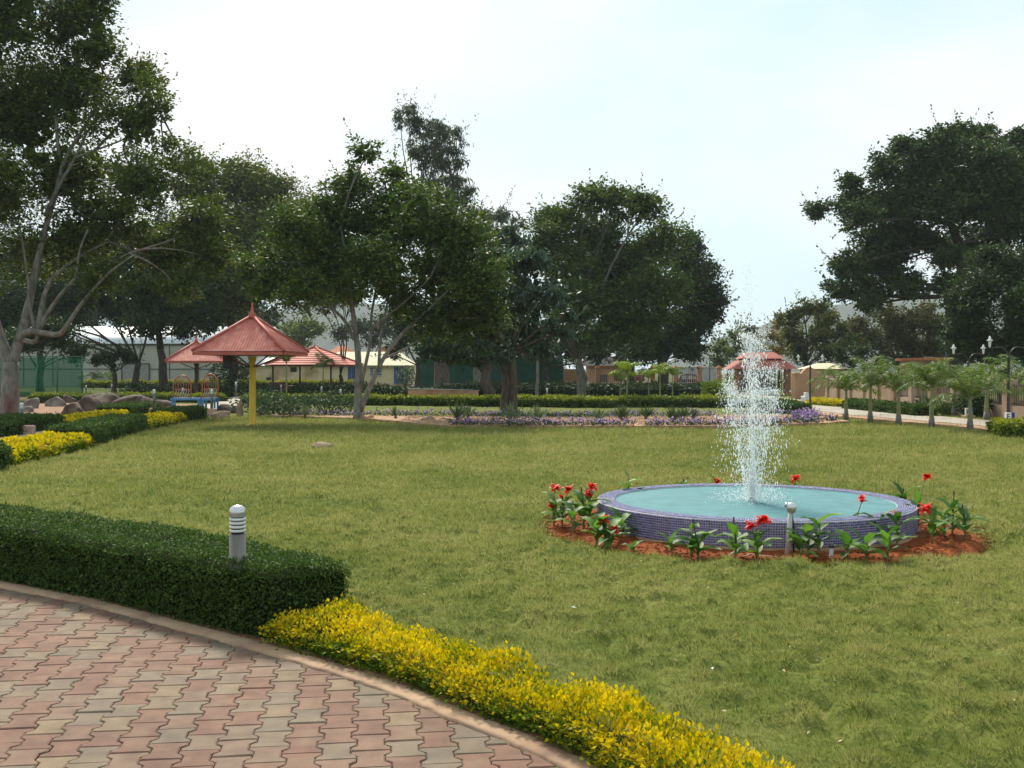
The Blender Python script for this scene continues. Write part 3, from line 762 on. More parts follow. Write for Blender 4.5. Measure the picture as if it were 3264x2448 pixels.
def tile_mat(name, cols, rough=.25):
    m, N, L = new_mat(name)
    out = N.new('ShaderNodeOutputMaterial')
    g = N.new('ShaderNodeNewGeometry')
    r = N.new('ShaderNodeValToRGB')
    els = r.color_ramp.elements
    while len(els) < len(cols):
        els.new(.5)
    for e, (p, c) in zip(els, cols):
        e.position = p
        e.color = (*c, 1)
    L(g.outputs['Random Per Island'], r.inputs['Fac'])
    b = N.new('ShaderNodeBsdfPrincipled')
    b.inputs['Roughness'].default_value = rough
    b.inputs['Specular IOR Level'].default_value = .5
    L(r.outputs['Color'], b.inputs['Base Color'])
    L(b.outputs['BSDF'], out.inputs['Surface'])
tile_mat('tile_blue', [(0, (.075, .075, .20)), (.4, (.115, .11, .29)), (.8, (.16, .15, .35)), (1, (.23, .23, .43))])
tile_mat('tile_rim', [(0, (.08, .08, .20)), (.4, (.13, .13, .29)), (.8, (.20, .20, .36)), (1, (.28, .28, .42))], .3)  # lighter than the wall tiles: sky gloss put into the rim colour
tile_mat('tile_aqua', [(0, (.12, .42, .43)), (.5, (.15, .48, .48)), (1, (.20, .54, .54))])

def paver_mat():
    m, N, L = new_mat('paver')
    out = N.new('ShaderNodeOutputMaterial')
    oi = N.new('ShaderNodeObjectInfo')
    g = N.new('ShaderNodeNewGeometry')
    ad = N.new('ShaderNodeMath'); ad.operation = 'ADD'
    fr = N.new('ShaderNodeMath'); fr.operation = 'FRACT'
    L(oi.outputs['Random'], ad.inputs[0]); L(g.outputs['Random Per Island'], ad.inputs[1])
    L(ad.outputs[0], fr.inputs[0])
    r = N.new('ShaderNodeValToRGB')
    cols = [(0, (0.167, 0.086, 0.058)), (.2, (0.147, 0.076, 0.052)), (.38, (0.175, 0.100, 0.068)), (.54, (0.165, 0.103, 0.071)), (.62, (0.153, 0.114, 0.077)),
            (.75, (0.141, 0.107, 0.075)), (.88, (0.164, 0.121, 0.083)), (1, (0.187, 0.128, 0.076))]
    els = r.color_ramp.elements
    while len(els) < len(cols): els.new(.5)
    for e, (p, c) in zip(els, cols):
        e.position = p; e.color = (*c, 1)
    L(fr.outputs[0], r.inputs['Fac'])
    geo = N.new('ShaderNodeNewGeometry')
    n1 = N.new('ShaderNodeTexNoise'); n1.inputs['Scale'].default_value = 9; n1.inputs['Detail'].default_value = 6
    L(geo.outputs['Position'], n1.inputs['Vector'])
    n2 = N.new('ShaderNodeTexNoise'); n2.inputs['Scale'].default_value = 160; n2.inputs['Detail'].default_value = 3
    L(geo.outputs['Position'], n2.inputs['Vector'])
    n4 = N.new('ShaderNodeTexNoise'); n4.inputs['Scale'].default_value = 1.1; n4.inputs['Detail'].default_value = 4
    L(geo.outputs['Position'], n4.inputs['Vector'])
    mr = N.new('ShaderNodeMapRange'); mr.inputs[1].default_value = .3; mr.inputs[2].default_value = .7; mr.inputs[3].default_value = .8; mr.inputs[4].default_value = 1.22
    L(n1.outputs['Fac'], mr.inputs[0])
    mr2 = N.new('ShaderNodeMapRange'); mr2.inputs[1].default_value = .3; mr2.inputs[2].default_value = .7; mr2.inputs[3].default_value = .88; mr2.inputs[4].default_value = 1.12
    L(n2.outputs['Fac'], mr2.inputs[0])
    mr4 = N.new('ShaderNodeMapRange'); mr4.inputs[1].default_value = .3; mr4.inputs[2].default_value = .7; mr4.inputs[3].default_value = .86; mr4.inputs[4].default_value = 1.12
    L(n4.outputs['Fac'], mr4.inputs[0])
    mm = N.new('ShaderNodeMath'); mm.operation = 'MULTIPLY'
    L(mr.outputs[0], mm.inputs[0]); L(mr2.outputs[0], mm.inputs[1])
    mm2 = N.new('ShaderNodeMath'); mm2.operation = 'MULTIPLY'
    L(mm.outputs[0], mm2.inputs[0]); L(mr4.outputs[0], mm2.inputs[1])
    vs = N.new('ShaderNodeVectorMath'); vs.operation = 'SCALE'
    L(r.outputs['Color'], vs.inputs[0]); L(mm2.outputs[0], vs.inputs['Scale'])
    b = N.new('ShaderNodeBsdfPrincipled'); b.inputs['Roughness'].default_value = .85; b.inputs['Specular IOR Level'].default_value = .3
    # sandy dust worn onto the stones
    nd = N.new('ShaderNodeTexNoise'); nd.inputs['Scale'].default_value = 5; nd.inputs['Detail'].default_value = 8
    L(geo.outputs['Position'], nd.inputs['Vector'])
    rd = N.new('ShaderNodeMapRange'); rd.inputs[1].default_value = .5; rd.inputs[2].default_value = .75; rd.inputs[3].default_value = 0; rd.inputs[4].default_value = .55
    L(nd.outputs['Fac'], rd.inputs[0])
    mx = N.new('ShaderNodeMix'); mx.data_type = 'RGBA'
    L(rd.outputs[0], mx.inputs['Factor']); L(vs.outputs['Vector'], mx.inputs['A']); mx.inputs['B'].default_value = (.22, .155, .10, 1)
    L(mx.outputs['Result'], b.inputs['Base Color'])
    bu = N.new('ShaderNodeBump'); bu.inputs['Strength'].default_value = .5; bu.inputs['Distance'].default_value = .003
    L(n2.outputs['Fac'], bu.inputs['Height']); L(bu.outputs['Normal'], b.inputs['Normal'])
    L(b.outputs['BSDF'], out.inputs['Surface'])
paver_mat()

def grass_mat(name, blades):
    m, N, L = new_mat(name)
    out = N.new('ShaderNodeOutputMaterial')
    geo = N.new('ShaderNodeNewGeometry')
    def noise(s, d=4):
        n = N.new('ShaderNodeTexNoise'); n.inputs['Scale'].default_value = s; n.inputs['Detail'].default_value = d
        L(geo.outputs['Position'], n.inputs['Vector']); return n
    big = noise(.35, 3); mid = noise(2.6, 5); fine = noise(22, 6)
    def mul(a, k):
        x = N.new('ShaderNodeMath'); x.operation = 'MULTIPLY'; L(a, x.inputs[0]); x.inputs[1].default_value = k; return x.outputs[0]
    def add(a, b_):
        x = N.new('ShaderNodeMath'); x.operation = 'ADD'; L(a, x.inputs[0]); L(b_, x.inputs[1]); return x.outputs[0]
    f = add(add(mul(big.outputs['Fac'], .45), mul(mid.outputs['Fac'], .35)), mul(fine.outputs['Fac'], .2 if blades else .4))
    if blades:
        a = N.new('ShaderNodeAttribute'); a.attribute_name = 'tone'
        f = add(f, mul(a.outputs['Fac'], .32))
        pos = (.42, .56, .68, .80)
    else:
        pos = (.42, .58, .72, .86)
    r = N.new('ShaderNodeValToRGB')
    cols = [(.096, .142, .026), (.184, .214, .050), (.272, .280, .080), (.36, .33, .13)]
    if not blades:
        cols = [tuple(v * .6 for v in c) for c in cols]  # turf is the blade colour darkened to stand in for shade between blades
    els = r.color_ramp.elements
    while len(els) < 4: els.new(.5)
    for e, p, c in zip(els, pos, cols):
        e.position = p; e.color = (*c, 1)
    L(f, r.inputs['Fac'])
    b = N.new('ShaderNodeBsdfPrincipled'); b.inputs['Roughness'].default_value = .9; b.inputs['Specular IOR Level'].default_value = .03
    L(r.outputs['Color'], b.inputs['Base Color'])
    if blades:
        t = N.new('ShaderNodeBsdfTranslucent'); L(r.outputs['Color'], t.inputs['Color'])
        mx = N.new('ShaderNodeMixShader'); mx.inputs['Fac'].default_value = .45
        L(b.outputs['BSDF'], mx.inputs[1]); L(t.outputs['BSDF'], mx.inputs[2]); L(mx.outputs['Shader'], out.inputs['Surface'])
    else:
        bu = N.new('ShaderNodeBump'); bu.inputs['Strength'].default_value = .9; bu.inputs['Distance'].default_value = .05
        n5 = noise(9, 8)
        L(n5.outputs['Fac'], bu.inputs['Height']); L(bu.outputs['Normal'], b.inputs['Normal'])
        L(b.outputs['BSDF'], out.inputs['Surface'])
grass_mat('lawn_turf', False)
grass_mat('grass_blade', True)
noise_mat('rough_ground', (.05, .075, .018), (.10, .115, .03), .4, .95, .05, 3, c3=(.16, .10, .055), scale3=.05, spec=.03)

def water_mat():
    m, N, L = new_mat('pool_water')
    out = N.new('ShaderNodeOutputMaterial')
    t = N.new('ShaderNodeBsdfTransparent'); t.inputs['Color'].default_value = (.90, 1.0, 1.0, 1)
    g = N.new('ShaderNodeBsdfGlossy'); g.inputs['Roughness'].default_value = .04
    fr = N.new('ShaderNodeFresnel'); fr.inputs['IOR'].default_value = 1.17
    tc = N.new('ShaderNodeTexCoord')
    n = N.new('ShaderNodeTexNoise'); n.inputs['Scale'].default_value = 13; n.inputs['Detail'].default_value = 4
    L(tc.outputs['Object'], n.inputs['Vector'])
    bu = N.new('ShaderNodeBump'); bu.inputs['Strength'].default_value = .6; bu.inputs['Distance'].default_value = .035
    L(n.outputs['Fac'], bu.inputs['Height'])
    L(bu.outputs['Normal'], g.inputs['Normal']); L(bu.outputs['Normal'], fr.inputs['Normal'])
    mx = N.new('ShaderNodeMixShader')
    L(fr.outputs['Fac'], mx.inputs['Fac']); L(t.outputs['BSDF'], mx.inputs[1]); L(g.outputs['BSDF'], mx.inputs[2])
    L(mx.outputs['Shader'], out.inputs['Surface'])
    m, N, L = new_mat('spray_water')
    out = N.new('ShaderNodeOutputMaterial')
    d = N.new('ShaderNodeBsdfPrincipled'); d.inputs['Base Color'].default_value = (.96, .98, .98, 1); d.inputs['Roughness'].default_value = .15
    d.inputs['Specular IOR Level'].default_value = .6
    tl = N.new('ShaderNodeBsdfTranslucent'); tl.inputs['Color'].default_value = (.97, .99, 1, 1)
    t = N.new('ShaderNodeBsdfTransparent'); t.inputs['Color'].default_value = (.96, .99, 1, 1)
    m1 = N.new('ShaderNodeMixShader'); m1.inputs['Fac'].default_value = .5
    L(d.outputs['BSDF'], m1.inputs[1]); L(tl.outputs['BSDF'], m1.inputs[2])
    m2 = N.new('ShaderNodeMixShader'); m2.inputs['Fac'].default_value = .15
    L(m1.outputs['Shader'], m2.inputs[1]); L(t.outputs['BSDF'], m2.inputs[2])
    L(m2.outputs['Shader'], out.inputs['Surface'])
    m, N, L = new_mat('green_net')
    out = N.new('ShaderNodeOutputMaterial')
    d = N.new('ShaderNodeBsdfDiffuse'); d.inputs['Color'].default_value = (.012, .12, .06, 1)
    t = N.new('ShaderNodeBsdfTransparent')
    m1 = N.new('ShaderNodeMixShader'); m1.inputs['Fac'].default_value = .32
    L(d.outputs['BSDF'], m1.inputs[1]); L(t.outputs['BSDF'], m1.inputs[2])
    L(m1.outputs['Shader'], out.inputs['Surface'])
water_mat()

# ------------------------------------------------------------------ object helpers
def link(name, data, parent=None, loc=None):
    o = bpy.data.objects.new(name, data)
    COL.objects.link(o)
    if parent is not None:
        o.parent = parent
    if loc is not None:
        o.location = loc
    return o

def tag(o, label=None, cat=None, group=None, kind=None):
    if label: o['label'] = label
    if cat: o['category'] = cat
    if group: o['group'] = group
    if kind: o['kind'] = kind
    return o

def thing(name, label, cat, loc=(0, 0, 0), rz=0.0, group=None):
    o = link(name, None)
    o.empty_display_size = .2
    o.location = loc
    o.rotation_euler = (0, 0, rz)
    return tag(o, label, cat, group)

def struct(o):
    o['kind'] = 'structure'
    return o

def copy_tree(o, parent=None):
    c = o.copy()
    COL.objects.link(c)
    c.parent = parent
    for ch in o.children:
        copy_tree(ch, c)
    return c

class MB:
    """collects simple shapes and builds ONE mesh"""
    def __init__(s):
        s.v = []; s.f = []; s.sm = []
    def add(s, vs, fs, smooth=False):
        o = len(s.v)
        s.v += [tuple(v) for v in vs]
        s.f += [tuple(i + o for i in f) for f in fs]
        s.sm += [smooth] * len(fs)
        return s
    def box(s, x0, x1, y0, y1, z0, z1):
        vs = [(x0, y0, z0), (x1, y0, z0), (x1, y1, z0), (x0, y1, z0), (x0, y0, z1), (x1, y0, z1), (x1, y1, z1), (x0, y1, z1)]
        return s.add(vs, [(3, 2, 1, 0), (4, 5, 6, 7), (0, 1, 5, 4), (1, 2, 6, 5), (2, 3, 7, 6), (3, 0, 4, 7)])
    def bbox(s, x0, x1, y0, y1, z0, z1, b=.01):
        """box with chamfered vertical and top edges"""
        vs = []
        for z, i in ((z0, 0), (z1 - b, 0), (z1, b)):
            vs += [(x0 + b, y0 + i, z), (x1 - b, y0 + i, z), (x1 - i, y0 + b, z), (x1 - i, y1 - b, z), (x1 - b, y1 - i, z), (x0 + b, y1 - i, z), (x0 + i, y1 - b, z), (x0 + i, y0 + b, z)]
        fs = [tuple(range(7, -1, -1)), tuple(range(16, 24))]
        for k in range(2):
            for i in range(8):
                j = (i + 1) % 8
                fs.append((k * 8 + i, k * 8 + j, k * 8 + 8 + j, k * 8 + 8 + i))
        return s.add(vs, fs)
    def tube(s, pts, rad, n=8, smooth=True, caps=True):
        pts = [Vector(p) for p in pts]
        if not hasattr(rad, '__len__'):
            rad = [rad] * len(pts)
        vs = []; fs = []
        side = None
        for i, p in enumerate(pts):
            a = pts[max(i - 1, 0)]; b = pts[min(i + 1, len(pts) - 1)]
            t = (b - a)
            t = t.normalized() if t.length > 1e-9 else Vector((0, 0, 1))
            if side is None:
                side = t.cross(Vector((0, 1, 0)) if abs(t.y) < .9 else Vector((1, 0, 0))).normalized()
            side = (side - t * side.dot(t)).normalized()
            up = t.cross(side)
            for k in range(n):
                ang = 2 * PI * k / n
                vs.append(p + (side * math.cos(ang) + up * math.sin(ang)) * rad[i])
        for i in range(len(pts) - 1):
            for k in range(n):
                j = (k + 1) % n
                fs.append((i * n + k, i * n + j, (i + 1) * n + j, (i + 1) * n + k))
        if caps:
            fs.append(tuple(range(n - 1, -1, -1)))
            fs.append(tuple(range((len(pts) - 1) * n, len(pts) * n)))
        return s.add(vs, fs, smooth)
    def lathe(s, prof, n=20, c=(0, 0, 0), smooth=True):
        vs = []; fs = []
        for r, z in prof:
            for k in range(n):
                a = 2 * PI * k / n
                vs.append((c[0] + r * math.cos(a), c[1] + r * math.sin(a), c[2] + z))
        for i in range(len(prof) - 1):
            for k in range(n):
                j = (k + 1) % n
                fs.append((i * n + k, i * n + j, (i + 1) * n + j, (i + 1) * n + k))
        if prof[0][0] > 1e-6: fs.append(tuple(range(n - 1, -1, -1)))
        if prof[-1][0] > 1e-6: fs.append(tuple(range((len(prof) - 1) * n, len(prof) * n)))
        return s.add(vs, fs, smooth)
    def prism(s, poly, z0, z1):
        n = len(poly)
        vs = [(x, y, z0) for x, y in poly] + [(x, y, z1) for x, y in poly]
        fs = [tuple(range(n - 1, -1, -1)), tuple(range(n, 2 * n))] + [(i, (i + 1) % n, n + (i + 1) % n, n + i) for i in range(n)]
        return s.add(vs, fs)
    def mesh(s, name, mat):
        me = bpy.data.meshes.new(name)
        me.from_pydata(s.v, [], s.f)
        me.materials.append(MAT[mat])
        me.polygons.foreach_set('use_smooth', s.sm)
        me.update()
        return me
    def build(s, name, mat, parent=None, loc=None):
        return link(name, s.mesh(name, mat), parent, loc)

def poly_mesh(name, V, k, mat, tone=None, smooth=False):
    """N separate k-gons from an (N*k,3) array, optional per-face tone"""
    V = np.ascontiguousarray(V, dtype=np.float32)
    n = len(V) // k
    me = bpy.data.meshes.new(name)
    me.vertices.add(n * k)
    me.vertices.foreach_set('co', V.ravel())
    me.loops.add(n * k)
    me.loops.foreach_set('vertex_index', np.arange(n * k, dtype=np.int32))
    me.polygons.add(n)
    me.polygons.foreach_set('loop_start', np.arange(0, n * k, k, dtype=np.int32))
    if smooth:
        me.polygons.foreach_set('use_smooth', np.ones(n, dtype=bool))
    me.materials.append(MAT[mat])
    me.update(calc_edges=True)
    if tone is not None:
        at = me.attributes.new('tone', 'FLOAT', 'FACE')
        at.data.foreach_set('value', np.asarray(tone, dtype=np.float32))
    return me

def unit(a):
    return a / np.maximum(np.linalg.norm(a, axis=1, keepdims=True), 1e-9)

def leaves(C, A, NRM, Ln, Wn):
    """kite-shaped leaves, slightly folded: centre-base C, axis A, normal NRM"""
    A = unit(A)
    S = unit(np.cross(A, NRM))
    U = np.cross(S, A)
    Ln = np.asarray(Ln)[:, None]; Wn = np.asarray(Wn)[:, None]
    V = np.empty((len(C), 4, 3))
    V[:, 0] = C
    V[:, 1] = C + A * Ln * .45 + S * Wn * .5 + U * Wn * .15
    V[:, 2] = C + A * Ln - U * Wn * .1
    V[:, 3] = C + A * Ln * .45 - S * Wn * .5 + U * Wn * .15
    return V.reshape(-1, 3)

def rdir(n, g=rng):
    return unit(g.normal(size=(n, 3)))

_perm = np.random.default_rng(5).random((256, 256))
def vnoise(x, y, s, ox=0.0):
    """smooth value noise 0..1 of world x,y with cell size s"""
    x = np.asarray(x, dtype=float) / s + 37.3 + ox; y = np.asarray(y, dtype=float) / s + 71.7 + ox * 1.7
    xi = np.floor(x).astype(int); yi = np.floor(y).astype(int)
    fx = x - xi; fy = y - yi
    fx = fx * fx * (3 - 2 * fx); fy = fy * fy * (3 - 2 * fy)
    g = lambda a, b: _perm[a % 256, b % 256]
    return (g(xi, yi) * (1 - fx) + g(xi + 1, yi) * fx) * (1 - fy) + (g(xi, yi + 1) * (1 - fx) + g(xi + 1, yi + 1) * fx) * fy

# ================================================================== THE SETTING
KERB = [(-9.0, 11.9), (-6.2, 9.9), (-3.93, 8.24), (-3.02, 7.64), (-2.21, 6.97), (-1.525, 6.39), (-.926, 5.86), (-.515, 5.44), (-.271, 5.12), (0, 4.82), (.26, 4.47), (.55, 3.9), (.75, 3.2), (.85, 2.4)]
KX = np.array([k[0] for k in KERB]); KY = np.array([k[1] for k in KERB])
def kerb_y(x):
    return np.interp(x, KX, KY)
def paved(x, y):
    return (x < .85) & (y < kerb_y(x))
FC = (2.526, 11.30)      # fountain centre
FR = 1.63                # outer radius of the pool wall
SR = 2.07                # radius of the soil ring
SC = (2.545, 11.17)

TCELL = .185
_tg = np.random.default_rng(77)
_tj = _tg.random((256, 256, 4))
def tuft_at(x, y):
    """nearest grass tussock: dome height, vector from its centre, its radius, its random tone"""
    x = np.asarray(x, float); y = np.asarray(y, float)
    ci = np.floor(x / TCELL).astype(int); cj = np.floor(y / TCELL).astype(int)
    best = np.full(x.shape, -1.0); vx = np.zeros(x.shape); vy = np.zeros(x.shape); rr = np.ones(x.shape); tn = np.zeros(x.shape)
    for di in (-1, 0, 1):
        for dj in (-1, 0, 1):
            i = ci + di; j = cj + dj
            q = _tj[i % 256, j % 256]
            tx = (i + .1 + .8 * q[..., 0]) * TCELL; ty = (j + .1 + .8 * q[..., 1]) * TCELL
            r = .085 + .085 * q[..., 2]
            dx = x - tx; dy = y - ty
            h = (.4 + .6 * q[..., 3]) * np.clip(1 - (dx * dx + dy * dy * 1.2) / (r * r), -1, 1)
            m = h > best
            best = np.where(m, h, best); vx = np.where(m, dx, vx); vy = np.where(m, dy, vy); rr = np.where(m, r, rr); tn = np.where(m, q[..., 0] * .5 + q[..., 3] * .5, tn)
    return np.clip(best, 0, 1), vx, vy, rr, tn
def lawn_h(x, y, tb=None):
    if tb is None:
        tb = tuft_at(x, y)
    near = np.clip((30 - y) / 18, .4, 1)
    amp = .068 + .055 * np.clip(vnoise(x, y, .8, 5.5) * 1.5 - .25, 0, 1)
    return -.022 + near * amp * np.sqrt(tb[0]) + .05 * (vnoise(x, y, 4.5, 2.2) - .5) + .006 * vnoise(x, y, .05, 3.3)

def ring_r(x, y):
    dx = x - SC[0]; dy = y - SC[1]
    return np.hypot(dx, dy) + .09 * (vnoise(x, y, .35, 1.2) - .5) + .16 * (vnoise(x, y, 1.6, 8.2) - .5)

# wide ground under everything, out to the horizon
g = MB()
g.add([(-2500, -300, -.16), (2500, -300, -.16), (2500, 3000, -.16), (-2500, 3000, -.16)], [(0, 1, 2, 3)])
struct(g.build('ground', 'rough_ground'))

# lawn: one relief sheet, finer close to the camera
ys = np.concatenate([np.arange(2.6, 11, .06), np.arange(11, 30, .11), np.arange(30, 66.1, .6)])
xs = np.concatenate([np.arange(-17, -7, .2), np.arange(-7, 8.5, .07), np.arange(8.5, 22.1, .2)])
GX, GY = np.meshgrid(xs, ys)
GZ = lawn_h(GX, GY)
GZ -= .085 * np.exp(-np.clip(ring_r(GX, GY) - SR, 0, 9) / .12)
nx, ny = len(xs), len(ys)
idx = np.arange(nx * ny).reshape(ny, nx)
q = np.stack([idx[:-1, :-1], idx[:-1, 1:], idx[1:, 1:], idx[1:, :-1]], -1).reshape(-1, 4)
cx = (GX[:-1, :-1] + GX[1:, 1:]).ravel() / 2; cy = (GY[:-1, :-1] + GY[1:, 1:]).ravel() / 2
keep = ~paved(cx, cy - .55) & (ring_r(cx, cy) > SR)
q = q[keep]
me = bpy.data.meshes.new('lawn')
V = np.stack([GX.ravel(), GY.ravel(), GZ.ravel()], -1)
used = np.unique(q); remap = -np.ones(len(V), int); remap[used] = np.arange(len(used))
V = V[used]; q = remap[q]
me.vertices.add(len(V)); me.vertices.foreach_set('co', V.astype(np.float32).ravel())
me.loops.add(len(q) * 4); me.loops.foreach_set('vertex_index', q.astype(np.int32).ravel())
me.polygons.add(len(q)); me.polygons.foreach_set('loop_start', np.arange(0, len(q) * 4, 4, dtype=np.int32))
me.polygons.foreach_set('use_smooth', np.ones(len(q), bool))
me.materials.append(MAT['lawn_turf']); me.update(calc_edges=True)
struct(link('lawn', me))

# grass blades on the lawn (nobody could count them)
def blades():
    # density falls off with the square of the distance, blades are drawn a little broader there
    n = 1080000
    u = rng.random(n)
    y = 3.7 * (38 / 3.7) ** u
    x = rng.uniform(-1, 1, n) * (.53 * y + 1.5)
    ok = ~paved(x, y - .48) & (ring_r(x, y) > SR - .05)
    P = np.stack([x[ok], y[ok]], -1)
    SZ = np.maximum(1, P[:, 1] / 5.0)
    n = len(P)
    tb = tuft_at(P[:, 0], P[:, 1])
    # few blades grow in the hollows between tussocks
    ok = rng.random(n) < .16 + 1.0 * tb[0]
    P = P[ok]; SZ = SZ[ok]; tb = tuple(t[ok] for t in tb); n = len(P)
    z = lawn_h(P[:, 0], P[:, 1], tb) - .085 * np.exp(-np.clip(ring_r(P[:, 0], P[:, 1]) - SR, 0, 9) / .12)
    ang = np.arctan2(tb[2], tb[1]) + rng.normal(0, .8, n)
    dn = np.hypot(tb[1], tb[2]) / tb[3]
    lean = np.clip(.15 + .95 * dn + rng.normal(0, .25, n), .05, 1.35)
    Ln = rng.uniform(.020, .046, n) * SZ ** .5 * (.75 + .5 * tb[4])
    D = np.stack([np.cos(ang) * np.sin(lean), np.sin(ang) * np.sin(lean), np.cos(lean)], -1)
    S = unit(np.cross(D, rdir(n)))
    w = (rng.uniform(.0014, .0028, n) * SZ ** .95)[:, None]
    B = np.stack([P[:, 0], P[:, 1], z - .006], -1)
    T = np.empty((n, 3, 3))
    T[:, 0] = B - S * w; T[:, 1] = B + S * w; T[:, 2] = B + D * Ln[:, None]
    tone = np.clip(rng.normal(.42, .2, n) + .55 * (tb[4] - .5), 0, 1)
    dry = rng.random(n) < .035
    tone[dry] = 1.0
    return poly_mesh('grass', T.reshape(-1, 3), 3, 'grass_blade', tone)
tag(link('grass', blades()), 'short tufty grass blades covering the main lawn', 'grass', kind='stuff')

# ------------------------------------------------------------------ block paving, lower left
pav = MB()
_k = [(x, y + .03) for x, y in KERB]
pav.add([(x, y, -.022) for x, y in _k] + [(x, 1.5 if x < .8 else 2.3, -.022) for x, y in _k],
        [(len(_k) + i, len(_k) + i + 1, i + 1, i) for i in range(len(_k) - 1)])
pavement = struct(pav.build('pavement', 'joint_sand'))

PU, PV = .1475, .2
def paver_mesh():
    h, a, b = PV / 2 - .0018, .0858, .0590
    g = .0
    right = [(a, -h), (a, -.064), (b, -.038), (b, .038), (a, .064), (a, h)]
    out = right + [(-x, -y) for x, y in right]
    n = len(out)
    ch = .006
    inn = [(x - math.copysign(ch, x), y - (math.copysign(ch, y) if abs(abs(y) - h) < 1e-6 else 0)) for x, y in out]
    vs = [(x, y, -.03) for x, y in out] + [(x, y, -.005) for x, y in out] + [(x, y, 0) for x, y in inn]
    fs = [tuple(range(2 * n, 3 * n))]
    for k in range(2):
        for i in range(n):
            j = (i + 1) % n
            fs.append((k * n + i, k * n + j, (k + 1) * n + j, (k + 1) * n + i))
    return vs, fs
pvs, pfs = paver_mesh()
pmesh = MB().add(pvs, pfs).mesh('paving_block', 'paver')
prot = R(7.5)
cu, su = math.cos(prot), math.sin(prot)
spots = []
for i in range(-75, 30):
    for j in range(0, 60):
        u = i * PU; v = 2.2 + j * PV + (PV / 2 if i % 2 else 0)
        x = u * cu - v * su; y = u * su + v * cu
        if x < -6.2 or y < 3.4 or x > .85:
            continue
        if y > kerb_y(x) + .06:
            continue
        if y > kerb_y(x) - .55 * 0 and x > .8:
            continue
        # how large it shows: in view first, then by distance
        px = x / max(y, .1)
        inview = (y > 4.35) and (px > -.50)
        spots.append((0 if inview else 1, y, x, y))
spots.sort(key=lambda s: (s[0], s[1]))
prnd = random.Random(3)
rest = MB()
for k, (_, _, x, y) in enumerate(spots):
    dz = prnd.uniform(-.0035, .0015); rz = prot + prnd.gauss(0, .006); tx = prnd.gauss(0, .006); ty = prnd.gauss(0, .006)
    x += prnd.gauss(0, .0007); y += prnd.gauss(0, .0007)
    if k < 298:
        o = link('paving_block', pmesh, pavement)
        o.location = (x, y, dz); o.rotation_euler = (tx, ty, rz + (PI if prnd.random() < .5 else 0))
    else:
        c, s_ = math.cos(rz), math.sin(rz)
        rest.add([(x + a * c - b * s_, y + a * s_ + b * c, z + dz) for a, b, z in pvs], pfs)
o = rest.build('outer_paving_blocks', 'paver', pavement)
o['kind'] = 'stuff'

# raised mortar kerb following the paving edge
def offset_line(pts, d):
    res = []
    for i, p in enumerate(pts):
        a = Vector(pts[max(i - 1, 0)]); b = Vector(pts[min(i + 1, len(pts) - 1)])
        t = (b - a).normalized()
        res.append((p[0] - t.y * d, p[1] + t.x * d))
    return res
def resample(pts, step):
    res = [pts[0]]
    for a, b in zip(pts[:-1], pts[1:]):
        a = Vector(a); b = Vector(b)
        n = max(1, int((b - a).length / step))
        for k in range(1, n + 1):
            q_ = a.lerp(b, k / n); res.append((q_.x, q_.y))
    return res
kl = resample(KERB, .07)
km = MB()
prof = [(-.062, -.03), (-.059, .008), (-.046, .015), (0, .018), (.045, .018), (.062, .012), (.068, -.03)]
vs = []; fs = []
cols_ = [offset_line(kl, d) for d, _ in prof]
kr = random.Random(9)
for i in range(len(kl)):
    for k, (d, z) in enumerate(prof):
        jx = kr.uniform(-.003, .003); jz = kr.uniform(-.002, .002) if z > 0 else 0
        if k == 0 or k == 1: jx *= 1.8
        vs.append((cols_[k][i][0] + jx, cols_[k][i][1] + jx, z + jz))
m_ = len(prof)
for i in range(len(kl) - 1):
    for k in range(m_ - 1):
        fs.append((i * m_ + k, (i + 1) * m_ + k, (i + 1) * m_ + k + 1, i * m_ + k + 1))
km.add(vs, fs, True)
struct(km.build('kerb', 'kerb_mortar'))

# planted soil strip between kerb and lawn
inner = offset_line(kl, .0); outer_ = offset_line(kl, .55)
sm_ = MB()
vs = []; fs = []
for i in range(len(kl)):
    vs += [(inner[i][0], inner[i][1], .008), (outer_[i][0], outer_[i][1], .012)]
for i in range(len(kl) - 1):
    fs.append((2 * i, 2 * i + 2, 2 * i + 3, 2 * i + 1))
sm_.add(vs, fs)
struct(sm_.build('planting_strip', 'soil_brown'))

# ------------------------------------------------------------------ flat sheets: paths and beds
def sheet(name, left, right, z, mat, step=1.0, jitter=0.0):
    n = max(len(left), len(right))
    L_ = resample(left, step); R_ = resample(right, step)
    n = max(len(L_), len(R_))
    def at(pts, t):
        d = [0]
        for a, b in zip(pts[:-1], pts[1:]): d.append(d[-1] + math.dist(a, b))
        t *= d[-1]
        return (float(np.interp(t, d, [p[0] for p in pts])), float(np.interp(t, d, [p[1] for p in pts])))
    vs = []; fs = []
    rr = random.Random(len(name))
    for i in range(n):
        a = at(left, i / (n - 1)); b = at(right, i / (n - 1))
        j1, j2 = rr.uniform(-jitter, jitter), rr.uniform(-jitter, jitter)
        vs += [(a[0] + j1, a[1] + j1, -.18), (a[0] + j1, a[1] + j1, z), (b[0] + j2, b[1] + j2, z), (b[0] + j2, b[1] + j2, -.18)]
    for i in range(n - 1):
        o = 4 * i
        fs += [(o, o + 1, o + 5, o + 4), (o + 1, o + 2, o + 6, o + 5), (o + 2, o + 3, o + 7, o + 6)]
    fs += [(0, 3, 2, 1), (4 * n - 4, 4 * n - 3, 4 * n - 2, 4 * n - 1)]
    m = MB().add(vs, fs)
    return struct(m.build(name, mat))
